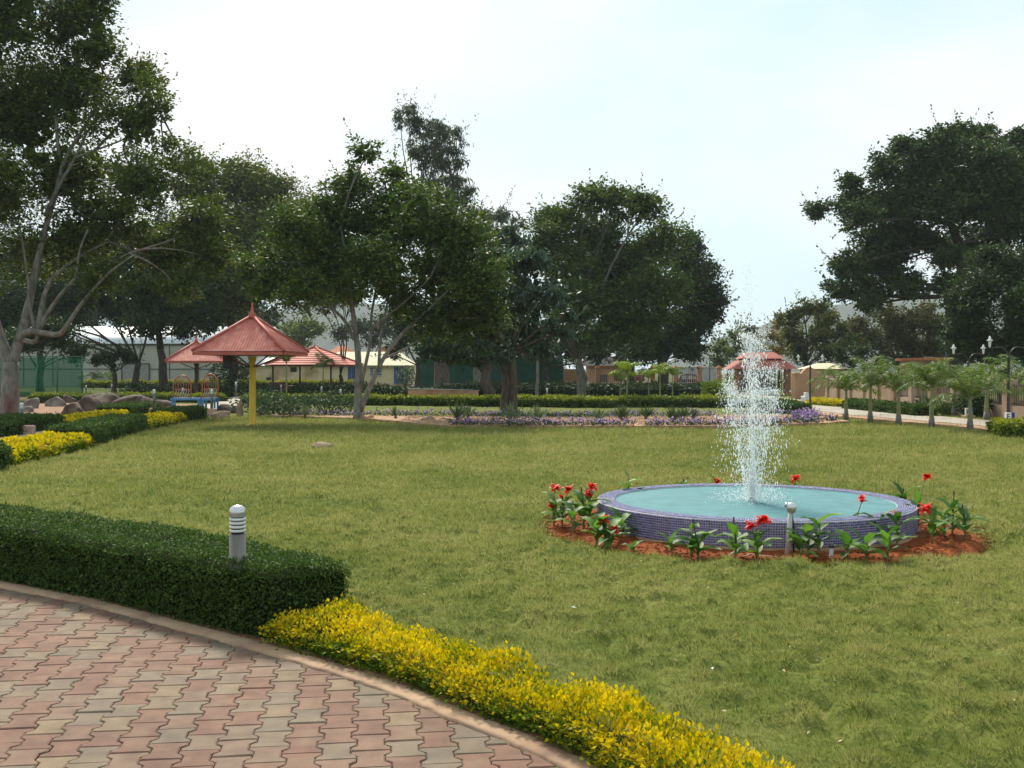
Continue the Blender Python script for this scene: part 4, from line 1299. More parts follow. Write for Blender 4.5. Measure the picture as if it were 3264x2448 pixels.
sheet('garden_path', [(14.0, 22), (13.6, 26), (13.35, 30.3), (11.9, 38), (11.85, 45), (12.2, 52), (13.0, 62), (13.1, 78)],
      [(16.2, 22), (15.7, 26), (15.3, 31), (14.7, 35), (14.4, 42), (14.7, 50), (15.5, 60), (16.2, 78)], .085, 'concrete_path')
sheet('side_path', [(-11.9, 14), (-12.1, 24), (-12.3, 31), (-12.9, 37), (-13.3, 43), (-14.2, 51), (-16.6, 64)],
      [(-9.3, 14), (-9.45, 18), (-9.9, 23), (-11.0, 29.5), (-11.2, 34), (-11.5, 39), (-12.0, 44), (-12.5, 51), (-14.4, 64)], .075, 'concrete_path')
sheet('palm_bed', [(13.5, 25), (12.7, 27.6), (12.6, 30.3), (11.0, 38), (11.0, 41)], [(14.0, 25), (13.6, 27.6), (13.35, 30.3), (11.9, 38), (11.9, 41)], .07, 'gravel_peach', .4, .06)
sheet('rock_bed', [(-26, 39), (-24, 46), (-22, 52)], [(-12.6, 33.5), (-13.1, 40), (-14.0, 50)], .065, 'soil_brown', .6, .1)
def bed(name, poly, z, mat):
    poly = resample(poly + [poly[0]], .5)[:-1]
    rr = random.Random(2)
    poly = [(x + rr.uniform(-.12, .12), y + rr.uniform(-.12, .12)) for x, y in poly]
    bm = bmesh.new()
    vs = [bm.verts.new((x, y, z)) for x, y in poly]
    f = bm.faces.new(vs)
    bmesh.ops.triangulate(bm, faces=[f])
    lo = [bm.verts.new((x, y, -.05)) for x, y in poly]
    n = len(vs)
    for i in range(n):
        bm.faces.new((vs[i], lo[i], lo[(i + 1) % n], vs[(i + 1) % n]))
    bmesh.ops.recalc_face_normals(bm, faces=bm.faces)
    me = bpy.data.meshes.new(name); bm.to_mesh(me); bm.free()
    me.materials.append(MAT[mat])
    return struct(link(name, me))
BED = [(-8.5, 37.4), (-7, 36.6), (-4.7, 35.0), (-3.2, 32.6), (-2.0, 30.6), (2, 30.2), (6, 30.5), (9, 31.8), (10.3, 33.2), (10.7, 36.5), (9.6, 38.6), (6, 37.2), (2, 36.5), (-2, 36.7), (-5, 37.4), (-8.5, 38.2)]
bed('flower_bed', BED, .085, 'gravel_peach')

# pebbles of the bed: too small to pick apart
def pebbles():
    x = rng.uniform(-3.5, 10.3, 9000); y = rng.uniform(30.4, 37, 9000)
    lo = np.interp(x, [-5, -3.2, -2, 2, 6, 9, 10.3], [35.4, 33.2, 31, 30.6, 30.9, 32.2, 33.6]); hi = np.interp(x, [-5, 2, 6, 10], [37, 36.2, 36.8, 38])
    ok = (y > lo) & (y < hi); x, y = x[ok], y[ok]; n = len(x)
    r = rng.uniform(.02, .055, n)
    octa = np.array([(1, 0, 0), (0, 1, 0), (0, 0, .6), (-1, 0, 0), (0, -1, 0)], float)
    tri = [(0, 1, 2), (1, 3, 2), (3, 4, 2), (4, 0, 2)]
    a = rng.uniform(0, 6.28, n)
    ca, sa = np.cos(a), np.sin(a)
    T = np.empty((n, 4, 3, 3))
    for ti, t in enumerate(tri):
        for k, vi in enumerate(t):
            o = octa[vi]
            T[:, ti, k, 0] = x + (o[0] * ca - o[1] * sa) * r; T[:, ti, k, 1] = y + (o[0] * sa + o[1] * ca) * r; T[:, ti, k, 2] = .083 + o[2] * r
    return poly_mesh('pebbles', T.reshape(-1, 3), 3, 'gravel_peach')
tag(link('pebbles', pebbles()), 'loose peach pebbles strewn over the long flower bed', 'gravel', kind='stuff')

# hills far behind
def hill(name, pts, y, depth):
    n = 90; rows = 14
    X = np.linspace(pts[0][0], pts[-1][0], n)
    H_ = np.interp(X, [p[0] for p in pts], [p[1] for p in pts])
    vs = []; fs = []
    for j in range(rows):
        t = j / (rows - 1)
        prof_ = math.sin(min(1, t * 1.6) * PI / 2) if t < .625 else math.cos((t - .625) / .375 * PI / 2)
        for i in range(n):
            z = H_[i] * prof_ * (1 + .10 * (float(vnoise(X[i], t * 300, 30)) - .5)) + 5 * (float(vnoise(X[i], t * 200, 9)) - .5) * prof_
            vs.append((X[i], y + t * depth + 20 * float(vnoise(X[i], 0, 60)), z - .2))
    for j in range(rows - 1):
        for i in range(n - 1):
            fs.append((j * n + i, j * n + i + 1, (j + 1) * n + i + 1, (j + 1) * n + i))
    return struct(MB().add(vs, fs, True).build(name, 'hill_scrub'))
hill('hill', [(-690, 8), (-480, 70), (-290, 108), (-210, 104), (-75, 60), (75, 14)], 1400, 380)
hill('hill', [(230, 7), (320, 52), (400, 76), (490, 104), (600, 112), (790, 112), (950, 100), (1150, 60)], 1400, 420)

# ================================================================== FOUNTAIN
fx, fy = FC
HP = .29
soil = MB()
vs = []; fs = []
nr, na = 9, 96
for i in range(nr):
    r = 1.45 + (2.62 - 1.45) * i / (nr - 1)
    for k in range(na):
        a = 2 * PI * k / na
        x = SC[0] + r * math.cos(a); y = SC[1] + r * math.sin(a)
        z = .002 + .035 * float(vnoise(x, y, .12)) + .02 * float(vnoise(x, y, .4)) - .16 * max(0, (r - 2.02) / .6)
        vs.append((x, y, z))
for i in range(nr - 1):
    for k in range(na):
        j = (k + 1) % na
        fs.append((i * na + k, (i + 1) * na + k, (i + 1) * na + j, i * na + j))
soil.add(vs, fs, True)
struct(soil.build('soil_ring', 'soil_red'))
def clods():
    n = 2600
    a = rng.uniform(0, 6.28, n); r = rng.uniform(1.66, 2.28, n)
    x = SC[0] + r * np.cos(a); y = SC[1] + r * np.sin(a)
    s = rng.uniform(.006, .022, n)
    z = .02 + .03 * vnoise(x, y, .12)
    octa = np.array([(1, 0, 0), (0, 1, 0), (0, 0, .7), (-1, 0, 0), (0, -1, 0)], float)
    tri = [(0, 1, 2), (1, 3, 2), (3, 4, 2), (4, 0, 2)]
    T = np.empty((n, 4, 3, 3))
    for ti, t in enumerate(tri):
        for k, vi in enumerate(t):
            T[:, ti, k, 0] = x + octa[vi][0] * s; T[:, ti, k, 1] = y + octa[vi][1] * s * .8; T[:, ti, k, 2] = z + octa[vi][2] * s
    return poly_mesh('soil_clods', T.reshape(-1, 3), 3, 'soil_red')
tag(link('soil_clods', clods()), 'crumbly red soil clods in the ring around the fountain', 'soil', kind='stuff')

ft = thing('fountain_pool', 'low round fountain pool clad in blue mosaic with aqua inside', 'fountain', (fx, fy, 0))
RI = 1.43
m = MB().lathe([(FR - .006, -.05), (FR - .006, HP - .012), (FR - .012, HP - .006), (RI + .006, HP - .006), (RI + .006, -.12)], 128, smooth=False)
m.build('pool_wall', 'tile_blue_grout', ft)
MB().lathe([(0, -.115), (RI + .004, -.115)], 96, smooth=False).build('pool_floor', 'tile_aqua_grout', ft)
_fl = []
for i in range(-30, 31):
    for j in range(-30, 31):
        if math.hypot(i * .048, j * .048) < RI - .03:
            _x, _y, _h = i * .048, j * .048, .0165
            _fl += [(_x - _h, _y - _h, -.112), (_x + _h, _y - _h, -.112), (_x + _h, _y + _h, -.112), (_x - _h, _y + _h, -.112)]
_o = link('floor_mosaic', poly_mesh('floor_mosaic', np.array(_fl), 4, 'tile_aqua'), ft); _o['kind'] = 'stuff'
MB().lathe([(FR + .035, -.02), (FR + .035, .035), (FR - .002, .045)], 96).build('cement_skirt', 'cement_band', ft)
def mosaic(rows, fn, n_around, name, mat, gap=.16):
    """rows of separate little tiles; fn(angle,row)->point and outward normal via finite offsets"""
    ang = np.arange(n_around) / n_around * 2 * PI
    da = 2 * PI / n_around * (1 - gap) / 2
    quads = []
    for r in range(rows):
        for (lo, hi) in ((r + gap / 2, r + 1 - gap / 2),):
            p = [fn(ang + s * da, t) for s, t in ((-1, lo), (1, lo), (1, hi), (-1, hi))]
            top = np.stack([a for a, _ in p], 1); bot = np.stack([b for _, b in p], 1)
            quads.append(top)
            for k in range(4):
                j = (k + 1) % 4
                quads.append(np.stack([bot[:, k], bot[:, j], top[:, j], top[:, k]], 1))
    # order per tile so that each tile is one island
    Q = np.stack(quads, 0)             # (rows*5, n, 4, 3)
    Q = Q.reshape(rows, 5, n_around, 4, 3).transpose(0, 2, 1, 3, 4).reshape(-1, 5, 4, 3)
    nt_ = len(Q)
    Vt = np.concatenate([Q[:, 0], np.stack([Q[:, 1 + k, 0] for k in range(4)], 1)], 1)   # top4, bottom4
    F = []
    base = np.array([(0, 1, 2, 3), (4, 5, 1, 0), (5, 6, 2, 1), (6, 7, 3, 2), (7, 4, 0, 3)])
    F = (base[None] + (np.arange(nt_) * 8)[:, None, None]).reshape(-1, 4)
    me = bpy.data.meshes.new(name)
    me.vertices.add(nt_ * 8); me.vertices.foreach_set('co', Vt.reshape(-1).astype(np.float32))
    me.loops.add(len(F) * 4); me.loops.foreach_set('vertex_index', F.astype(np.int32).ravel())
    me.polygons.add(len(F)); me.polygons.foreach_set('loop_start', np.arange(0, len(F) * 4, 4, dtype=np.int32))
    me.materials.append(MAT[mat]); me.update(calc_edges=True)
    o = link(name, me, ft); o['kind'] = 'stuff'
    return o
zrow = (HP - .013) / 12
def f_out(a, t):
    z = np.full_like(a, .0 + t * zrow)
    mk = lambda r: np.stack([r * np.cos(a), r * np.sin(a), z], -1)
    return mk(FR), mk(FR - .005)
mosaic(12, f_out, 440, 'wall_mosaic', 'tile_blue', .27)
def f_rim(a, t):
    r = FR - .014 - t * .0225
    mk = lambda z: np.stack([r * np.cos(a), r * np.sin(a), np.full_like(a, z)], -1)
    return mk(HP), mk(HP - .006)
mosaic(8, f_rim, 420, 'rim_mosaic', 'tile_rim', .2)
def f_in(a, t):
    z = np.full_like(a, HP - .012 - t * .0225)
    mk = lambda r: np.stack([r * np.cos(-a), r * np.sin(-a), z], -1)
    return mk(RI), mk(RI + .005)
mosaic(9, f_in, 400, 'lining_mosaic', 'tile_aqua', .30)
MB().lathe([(RI + .003, -.12), (RI + .003, HP - .02)], 128, smooth=False).build('pool_lining', 'tile_aqua_grout', ft)
MB().lathe([(0, .0), (.05, 0), (.05, .10), (.03, .12), (.02, .24), (0, .24)], 20).build('nozzle', 'steel_dark', ft).location = (0, 0, -.06)
# inlet stain plate on the lining
ip = MB().box(-.07, .07, -.004, .004, .10, .25).build('inlet_plate', 'steel_dark', ft)
pa = R(38)
ip.location = ((RI - .01) * math.cos(pa), (RI - .01) * math.sin(pa), 0)
ip.rotation_euler = (0, 0, pa + PI / 2)
wm = MB().lathe([(0, .0), (.4, 0), (.8, 0), (RI - .001, 0)], 96, smooth=True)
wobj = wm.build('pool_water', 'pool_water', ft)
wobj.location = (0, 0, .115)
tag(wobj, kind=None)

# spray: many drops thrown up from the nozzle
def spray():
    D = []; S = []; E = []
    g = np.random.default_rng(21)
    Z0 = .125
    G_ = 9.81
    # ring of main jets, climbing to about 1.95 m
    for j in range(18):
        az = 2 * PI * j / 18 + g.uniform(-.12, .12)
        hpk = g.uniform(1.2, 1.62) if j % 3 else g.uniform(1.55, 2.2)
        vz = math.sqrt(2 * G_ * hpk); tp = vz / G_
        rpk = g.uniform(.22, .31) if j % 3 else g.uniform(.03, .12)
        n = 480
        t = np.concatenate([g.uniform(0, tp * 1.05, int(n * .55)), g.uniform(tp * .75, tp * 1.8, n - int(n * .55))])
        sp = .010 + .034 * (t / tp)
        rr_ = rpk * (1 - np.exp(-2.4 * t / tp)) / (1 - math.exp(-2.4))      # air drag
        x = rr_ * math.cos(az) + g.normal(0, 1, n) * sp; y = rr_ * math.sin(az) + g.normal(0, 1, n) * sp
        z = Z0 + vz * t - .5 * G_ * t * t + g.normal(0, 1, n) * .02
        vzl = np.abs(vz - G_ * t)
        D.append(np.stack([x, y, z], -1)); S.append(g.uniform(.0016, .0046, n) * np.where(g.random(n) < .08, 2.0, 1)); E.append(1.2 + .95 * vzl * g.uniform(.3, 1, n))
    # central tall thin jet
    n = 620
    hpk = 2.62; vz = math.sqrt(2 * G_ * hpk); tp = vz / G_
    t = tp * (1 - np.sqrt(np.clip(1 - g.uniform(.0, 1, n) ** 1.25, 0, 1)))
    x = -.02 * t + g.normal(0, 1, n) * (.012 + .035 * t) - .07 * (t / tp) ** 2; y = g.normal(0, 1, n) * (.012 + .035 * t)
    z = Z0 + vz * t - .5 * G_ * t * t
    z += g.normal(0, .02, n)
    D.append(np.stack([x, y, z], -1)); S.append(g.uniform(.003, .0065, n)); E.append(1 + g.uniform(0, 1.2, n))
    # short outer jets and splash near the surface
    n = 1100
    a = g.uniform(0, 6.283, n); r = np.abs(g.normal(0, .15, n)) + .02
    zz = Z0 + np.abs(g.normal(0, .24, n)) * np.clip(1.25 - r / .55, .15, 1)
    D.append(np.stack([r * np.cos(a), r * np.sin(a), zz], -1)); S.append(g.uniform(.002, .0055, n)); E.append(1 + g.uniform(0, 2.5, n))
    n = 1500
    a = g.uniform(0, 6.283, n); r = np.abs(g.normal(.27, .11, n))
    zz = Z0 + .05 + np.abs(g.normal(0, .25, n)) * np.clip(1.4 - r / .4, .2, 1)
    D.append(np.stack([r * np.cos(a), r * np.sin(a), zz], -1)); S.append(g.uniform(.002, .006, n)); E.append(1 + g.uniform(0, 1.0, n))
    # core strands
    for j in range(14):
        n = 130
        az = g.uniform(0, 6.28); rr = g.uniform(.0, .11)
        t = np.linspace(0, 1, n)
        zz = Z0 + t * g.uniform(.8, 1.75)
        x = rr * math.cos(az) * (.3 + t) + .012 * np.sin(t * 21 + j) + g.normal(0, .006, n); y = rr * math.sin(az) * (.3 + t) + g.normal(0, .006, n)
        keep = g.random(n) > t * .6
        D.append(np.stack([x, y, zz], -1)[keep]); S.append((g.uniform(.003, .0065, n) * (1.15 - .4 * t))[keep]); E.append(np.full(keep.sum(), 1.9))
    # stray drops
    n = 90
    a = g.uniform(0, 6.283, n); r = g.uniform(.1, .5, n)
    D.append(np.stack([r * np.cos(a), r * np.sin(a), g.uniform(.25, 1.5, n)], -1)); S.append(g.uniform(.003, .009, n)); E.append(1 + g.uniform(0, .3, n))
    D = np.concatenate(D); S = np.concatenate(S); E = np.clip(np.concatenate(E), 1, 7.0)
    ok = D[:, 2] > .12
    D, S, E = D[ok], S[ok], E[ok]
    iv = np.array([(0, 0, 1), (0, 0, -1)] + [(math.cos(a) * .95, math.sin(a) * .95, 0.0) for a in np.arange(5) * 2 * PI / 5])
    itr = np.array([(0, 2 + k, 2 + (k + 1) % 5) for k in range(5)] + [(1, 2 + (k + 1) % 5, 2 + k) for k in range(5)])
    n = len(D); nv = len(iv)
    Vv = np.empty((n, nv, 3))
    Vv[:, :, 0] = D[:, None, 0] + iv[None, :, 0] * S[:, None]; Vv[:, :, 1] = D[:, None, 1] + iv[None, :, 1] * S[:, None]; Vv[:, :, 2] = D[:, None, 2] + iv[None, :, 2] * (S * E)[:, None]
    Ff = (itr[None] + (np.arange(n) * nv)[:, None, None]).reshape(-1, 3)
    me = bpy.data.meshes.new('water_spray')
    me.vertices.add(n * nv); me.vertices.foreach_set('co', Vv.reshape(-1).astype(np.float32))
    me.loops.add(len(Ff) * 3); me.loops.foreach_set('vertex_index', Ff.astype(np.int32).ravel())
    me.polygons.add(len(Ff)); me.polygons.foreach_set('loop_start', np.arange(0, len(Ff) * 3, 3, dtype=np.int32))
    me.polygons.foreach_set('use_smooth', np.ones(len(Ff), bool))
    me.materials.append(MAT['spray_water']); me.update(calc_edges=True)
    return me
tag(link('water_spray', spray(), None, (fx, fy, 0)), 'white spray of water drops shooting up from the round pool', 'water jet', kind='stuff')

# ------------------------------------------------------------------ hedges
def hedge(name, label, front, back, h, leaf, dens, mat, core, tone_fn, cat='hedge', group=None, bump=.03, bs=.25, faces=('top', 'front', 'e0', 'e1'), rr=.06, spread=.012, rosette=False, cover=1.0):
    """clipped hedge between two ground lines: dark stems inside, leaves all over the outside"""
    front = resample(front, .12); n_ = len(front)
    def at(pts, t):
        d = np.concatenate([[0], np.cumsum([math.dist(a, b) for a, b in zip(pts[:-1], pts[1:])])])
        t = np.asarray(t) * d[-1]
        P = np.array(pts)
        return np.stack([np.interp(t, d, P[:, 0]), np.interp(t, d, P[:, 1])], -1)
    c0 = at(front, [.5])[0]
    root = thing(name, label, cat, (float(front[0][0]), float(front[0][1]), 0), 0, group)
    ox, oy = front[0]
    flen = sum(math.dist(a, b) for a, b in zip(front[:-1], front[1:]))
    wid = float(np.mean(np.linalg.norm(at(back, np.linspace(0, 1, 9)) - at(front, np.linspace(0, 1, 9)), axis=1)))
    P = []; NN = []; ZZ = []
    def topz(x, y, v, u):
        z = h + bump * (vnoise(x, y, bs) - .5) * 2 + bump * .6 * (vnoise(x, y, bs * .4, 3) - .5)
        e = np.minimum(np.minimum(v, 1 - v) * wid, np.minimum(u, 1 - u) * flen)
        k = np.clip((rr - e) / rr, 0, 1)
        return z - rr * (1 - np.sqrt(1 - k * k * .98))
    def put(u, v, z, nrm):
        f = at(front, u); b = at(back, u)
        p = f + (b - f) * v[:, None]
        out = np.zeros((len(u), 3)); out[:, :2] = p
        zt = topz(p[:, 0], p[:, 1], np.clip(v, .0, 1), np.clip(u, 0, 1))
        out[:, 2] = zt if z is None else np.minimum(z, zt)
        P.append(out)
        d = np.zeros((len(u), 3))
        if nrm == 'top':
            d[:, 2] = 1
        else:
            fb = unit(np.concatenate([b - f, np.zeros((len(u), 1))], 1))
            al = at(front, np.clip(u + .02, 0, 1)) - at(front, np.clip(u - .02, 0, 1))
            al = unit(np.concatenate([al, np.zeros((len(u), 1))], 1))
            d[:] = {'front': -fb, 'back': fb, 'e0': -al, 'e1': al}[nrm]
        NN.append(d)
        ZZ.append(out[:, 2] / h)
    for s in faces:
        if s == 'top':
            k = int(flen * wid * dens); put(rng.random(k), rng.random(k), None, 'top')
        elif s in ('front', 'back'):
            k = int(flen * h * dens * 1.05)
            bulge = .02 * rng.normal(size=k)
            put(rng.random(k), (0 if s == 'front' else 1) + bulge / wid, rng.uniform(.015, h, k), s)
        else:
            k = int(wid * h * dens * 1.05)
            put((0 if s == 'e0' else 1) + rng.normal(0, .012, k) / flen, rng.random(k), rng.uniform(.015, h, k), s)
    P = np.concatenate(P); NN = np.concatenate(NN); ZZ = np.concatenate(ZZ)
    n = len(P)
    hid = vnoise(P[:, 0] + P[:, 2] * .7, P[:, 1] + P[:, 2], leaf * 4, 6.6)
    P += NN * (rng.normal(0, spread, n) + (hid - .5) * leaf * 1.3)[:, None]
    if rosette:
        A = unit(NN * .7 + rdir(n) * .75 + np.array([0, 0, .35])); NR = unit(NN * .4 + rdir(n) * .7)
    else:
        A = unit(rdir(n) + NN * .45); NR = unit(NN + rdir(n) * .65)
    Ln = leaf * rng.uniform(.7, 1.3, n); Wn = Ln * rng.uniform(.5, .68, n)
    P[:, 0] -= ox; P[:, 1] -= oy
    tone = tone_fn(n, ZZ, NN, P)
    f = link('foliage', poly_mesh('foliage', leaves(P, A, NR, Ln, Wn), 4, mat, tone), root)
    f['kind'] = 'stuff'
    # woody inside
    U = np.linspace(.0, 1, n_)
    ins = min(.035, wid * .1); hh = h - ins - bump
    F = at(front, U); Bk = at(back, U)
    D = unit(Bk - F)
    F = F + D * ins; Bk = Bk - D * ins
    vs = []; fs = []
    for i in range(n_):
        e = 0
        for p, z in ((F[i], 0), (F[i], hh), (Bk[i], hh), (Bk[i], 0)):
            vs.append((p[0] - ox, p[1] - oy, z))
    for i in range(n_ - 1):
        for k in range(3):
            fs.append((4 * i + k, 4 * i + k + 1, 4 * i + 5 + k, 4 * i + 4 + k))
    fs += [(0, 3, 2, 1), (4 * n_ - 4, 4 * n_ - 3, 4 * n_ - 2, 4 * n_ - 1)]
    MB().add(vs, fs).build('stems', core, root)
    return root
def tone_green(n, zz, nn, p):
    return np.clip(rng.normal(.42, .2, n) + .12 * (vnoise(p[:, 0], p[:, 1] + p[:, 2], .2) - .5), 0, 1) + (rng.random(n) < .02) * .5
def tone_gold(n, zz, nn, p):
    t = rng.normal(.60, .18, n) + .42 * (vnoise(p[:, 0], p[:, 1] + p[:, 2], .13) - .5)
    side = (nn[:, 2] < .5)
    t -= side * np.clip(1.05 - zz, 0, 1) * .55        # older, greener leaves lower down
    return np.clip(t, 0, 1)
def tone_lime(n, zz, nn, p):
    t = rng.normal(.36, .14, n) + .3 * (vnoise(p[:, 0], p[:, 1], 1.5) - .5)
    t += (nn[:, 2] > .5) * .38
    return np.clip(t, 0, 1)

hedge('clipped_hedge', 'long dark green box hedge along the brick paving, nearest on the left', [(-6.4, 10.02), (-5.1, 9.1), (-3.90, 8.30), (-2.97, 7.68), (-2.16, 7.02), (-1.47, 6.50)],
      [(-6.0, 10.75), (-5.0, 9.95), (-4.2, 9.42), (-3.58, 9.03), (-2.65, 8.35), (-2.14, 7.93), (-1.67, 7.48), (-1.29, 7.06), (-1.02, 6.74)], .43, .021, 9500, 'leaf_hedge', 'hedge_core', tone_green, bump=.018, bs=.3, rr=.05)
hedge('clipped_hedge', 'low golden yellow hedge curving along the kerb in the foreground', [(-1.46, 6.46), (-.87, 5.93), (-.46, 5.51), (-.22, 5.18), (.05, 4.88), (.31, 4.53), (.6, 3.95), (.8, 3.3)],
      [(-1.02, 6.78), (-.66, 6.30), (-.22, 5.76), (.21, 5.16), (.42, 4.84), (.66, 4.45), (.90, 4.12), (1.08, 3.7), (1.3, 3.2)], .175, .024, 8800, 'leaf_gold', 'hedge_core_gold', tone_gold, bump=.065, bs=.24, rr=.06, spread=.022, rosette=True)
MIDL = ['clipped green hedge block cut off by the left picture edge, lawn side of path',
        'golden yellow hedge strip nearest the left edge, on the lawn side of the path',
        'large clipped green hedge block between the two yellow strips on the lawn side',
        'small golden yellow hedge strip further along the left lawn edge',
        'clipped green hedge block in front of the blue bench']
def strip(a, b, depth):
    a = Vector(a); b = Vector(b); t = (b - a).normalized(); nn_ = Vector((-t.y, t.x)) * depth
    return [tuple(a), tuple(b)], [tuple(a + nn_), tuple(b + nn_)]
for (a, b, dpt, h, k), lab in zip(HEDGE_PTS, MIDL):
    f, bk = strip(a, b, dpt)
    if k == 'g':
        hedge('clipped_hedge', lab, f, bk, h, .055, 1350, 'leaf_hedge', 'hedge_core', tone_green, bump=.015, rr=.06, spread=.018)
    else:
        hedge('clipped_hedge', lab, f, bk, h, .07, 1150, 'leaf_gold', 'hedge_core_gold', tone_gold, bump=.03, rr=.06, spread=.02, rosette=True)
FARL = [((-12.7, 22.0), (-11.9, 26.2), 1.3, .42, 'g', 'green hedge block on the far side of the left path, at the picture edge'),
        ((-12.25, 27.2), (-12.2, 29.3), 1.7, .42, 'g', 'green hedge block on the far side of the left path, behind the gap'),
        ((-12.3, 30.0), (-13.0, 36.4), .8, .25, 'y', 'thin golden hedge strip on the far side of the left path'),
        ((-13.1, 36.8), (-13.3, 40.6), 1.1, .42, 'g', 'low green hedge block in front of the brown boulders')]
for a, b, dpt, h, k, lab in FARL:
    f, bk = strip(a, b, dpt)
    if k == 'g':
        hedge('clipped_hedge', lab, f, bk, h, .06, 1150, 'leaf_hedge', 'hedge_core', tone_green, bump=.015, rr=.06, spread=.018)
    else:
        hedge('clipped_hedge', lab, f, bk, h, .07, 1150, 'leaf_gold', 'hedge_core_gold', tone_gold, bump=.03, rr=.06, spread=.02, rosette=True)
CROSS = [((-24.0, 53.5), (-14.6, 54.5), 1.0, .38, 'lime-topped hedge across the back, behind the boulders'),
         ((-12.9, 51.0), (-5.2, 50.5), 1.0, .38, 'lime-topped hedge across the back, behind the yellow-post shelter'),
         ((-5.0, 50.3), (3.0, 47.5), 1.0, .38, 'lime-topped hedge across the back, below the long low wall'),
         ((3.2, 47.4), (9.0, 47.2), 1.1, .38, 'lime-topped hedge across the back, behind the young palms'),
         ((9.3, 47.4), (11.3, 48.0), 1.0, .38, 'short lime-topped hedge end beside the gate path')]
for a, b, dpt, h, lab in CROSS:
    f, bk = strip(a, b, dpt)
    hedge('clipped_hedge', lab, f, bk, h, .11, 620, 'leaf_limetop', 'hedge_core', tone_lime, bump=.05, bs=.8, rr=.12, spread=.04)
def tone_dark(n, zz, nn, p):
    return np.clip(rng.normal(.3, .2, n), 0, 1)
SHRUB = [((-13.5, 64), (-5, 62), 2.0, .5, 'loose dark shrub bank in front of the blue-doored building'),
         ((-4.5, 66), (4.5, 66), 3.0, .6, 'loose dark shrub bank in front of the green screen fence'),
         ((4.8, 69), (13.0, 70), 3.0, .5, 'loose dark shrub bank in front of the peach compound wall'),
         ((-24, 66), (-14.5, 66), 1.5, .5, 'loose dark shrub bank below the pale shed')]
for a, b, dpt, h, lab in SHRUB:
    f, bk = strip(a, b, dpt)
    hedge('shrub_bank', lab, f, bk, h, .2, 160, 'leaf_dark', 'hedge_core', tone_dark, cat='shrubs', bump=.10, bs=1.2, rr=.3, spread=.1)
f, bk = strip((-40, 100), (-14, 98), 1.0)
hedge('clipped_hedge', 'thin yellow-topped hedge line along the foot of the pale shed', f, bk, .55, .2, 190, 'leaf_limetop', 'hedge_core', lambda n, z, nn, p: np.clip(tone_lime(n, z, nn, p) + .25, 0, 1), bump=.05, bs=1, rr=.15, spread=.05)
RIGHT = [((11.35, 46.9), (11.55, 44.4), .6, .3, 'y', 'small golden hedge strip beside the path, right of the jet'),
         ((11.0, 44.2), (10.6, 38.2), -.7, .42, 'g', 'low green hedge behind the purple flowers, right of the jet'),
         ((13.6, 49.5), (14.1, 44.9), .6, .3, 'y', 'golden hedge strip on the far side of the right path'),
         ((14.35, 44.4), (14.6, 37.0), -.7, .4, 'g', 'low green hedge on the far side of the right path'),
         ((12.0, 26.3), (15.2, 25.6), 1.5, .34, 'y', 'clipped golden hedge block at the right edge of the lawn')]
for a, b, dpt, h, k, lab in RIGHT:
    f, bk = strip(a, b, dpt)
    fc = ('top', 'front', 'back', 'e0', 'e1')
    if k == 'g':
        hedge('clipped_hedge', lab, f, bk, h, .08, 900, 'leaf_hedge', 'hedge_core', tone_green, bump=.02, rr=.08, spread=.03, faces=fc)
    else:
        hedge('clipped_hedge', lab, f, bk, h, .075, 1100, 'leaf_limetop' if h > .33 else 'leaf_gold', 'hedge_core_gold', (lambda n, z, nn, p: np.clip(tone_lime(n, z, nn, p) + .15, 0, 1)) if h > .33 else tone_gold, bump=.03, rr=.08, spread=.03, faces=fc)

# ================================================================== BUILDINGS, WALLS, FURNITURE
def corrugated(w0, w1, ln, pitch, amp, base=0.0):
    """trapezoid corrugated sheet: eave width w0 at v=0, width w1 at v=ln; returns verts (u,v,h), faces"""
    n = int(w0 / pitch) * 4
    vs = []; fs = []
    rows = 5
    for r in range(rows):
        t = r / (rows - 1); w = w0 + (w1 - w0) * t
        for i in range(n + 1):
            u = -w0 / 2 + w0 * i / n
            uc = max(-w / 2, min(w / 2, u))
            vs.append((uc, ln * t, base + amp * math.sin(2 * PI * (u / pitch))))
    for r in range(rows - 1):
        for i in range(n):
            a, b, c, d = r * (n + 1) + i, r * (n + 1) + i + 1, (r + 1) * (n + 1) + i + 1, (r + 1) * (n + 1) + i
            fs.append((a, b, c, d))
    return vs, fs

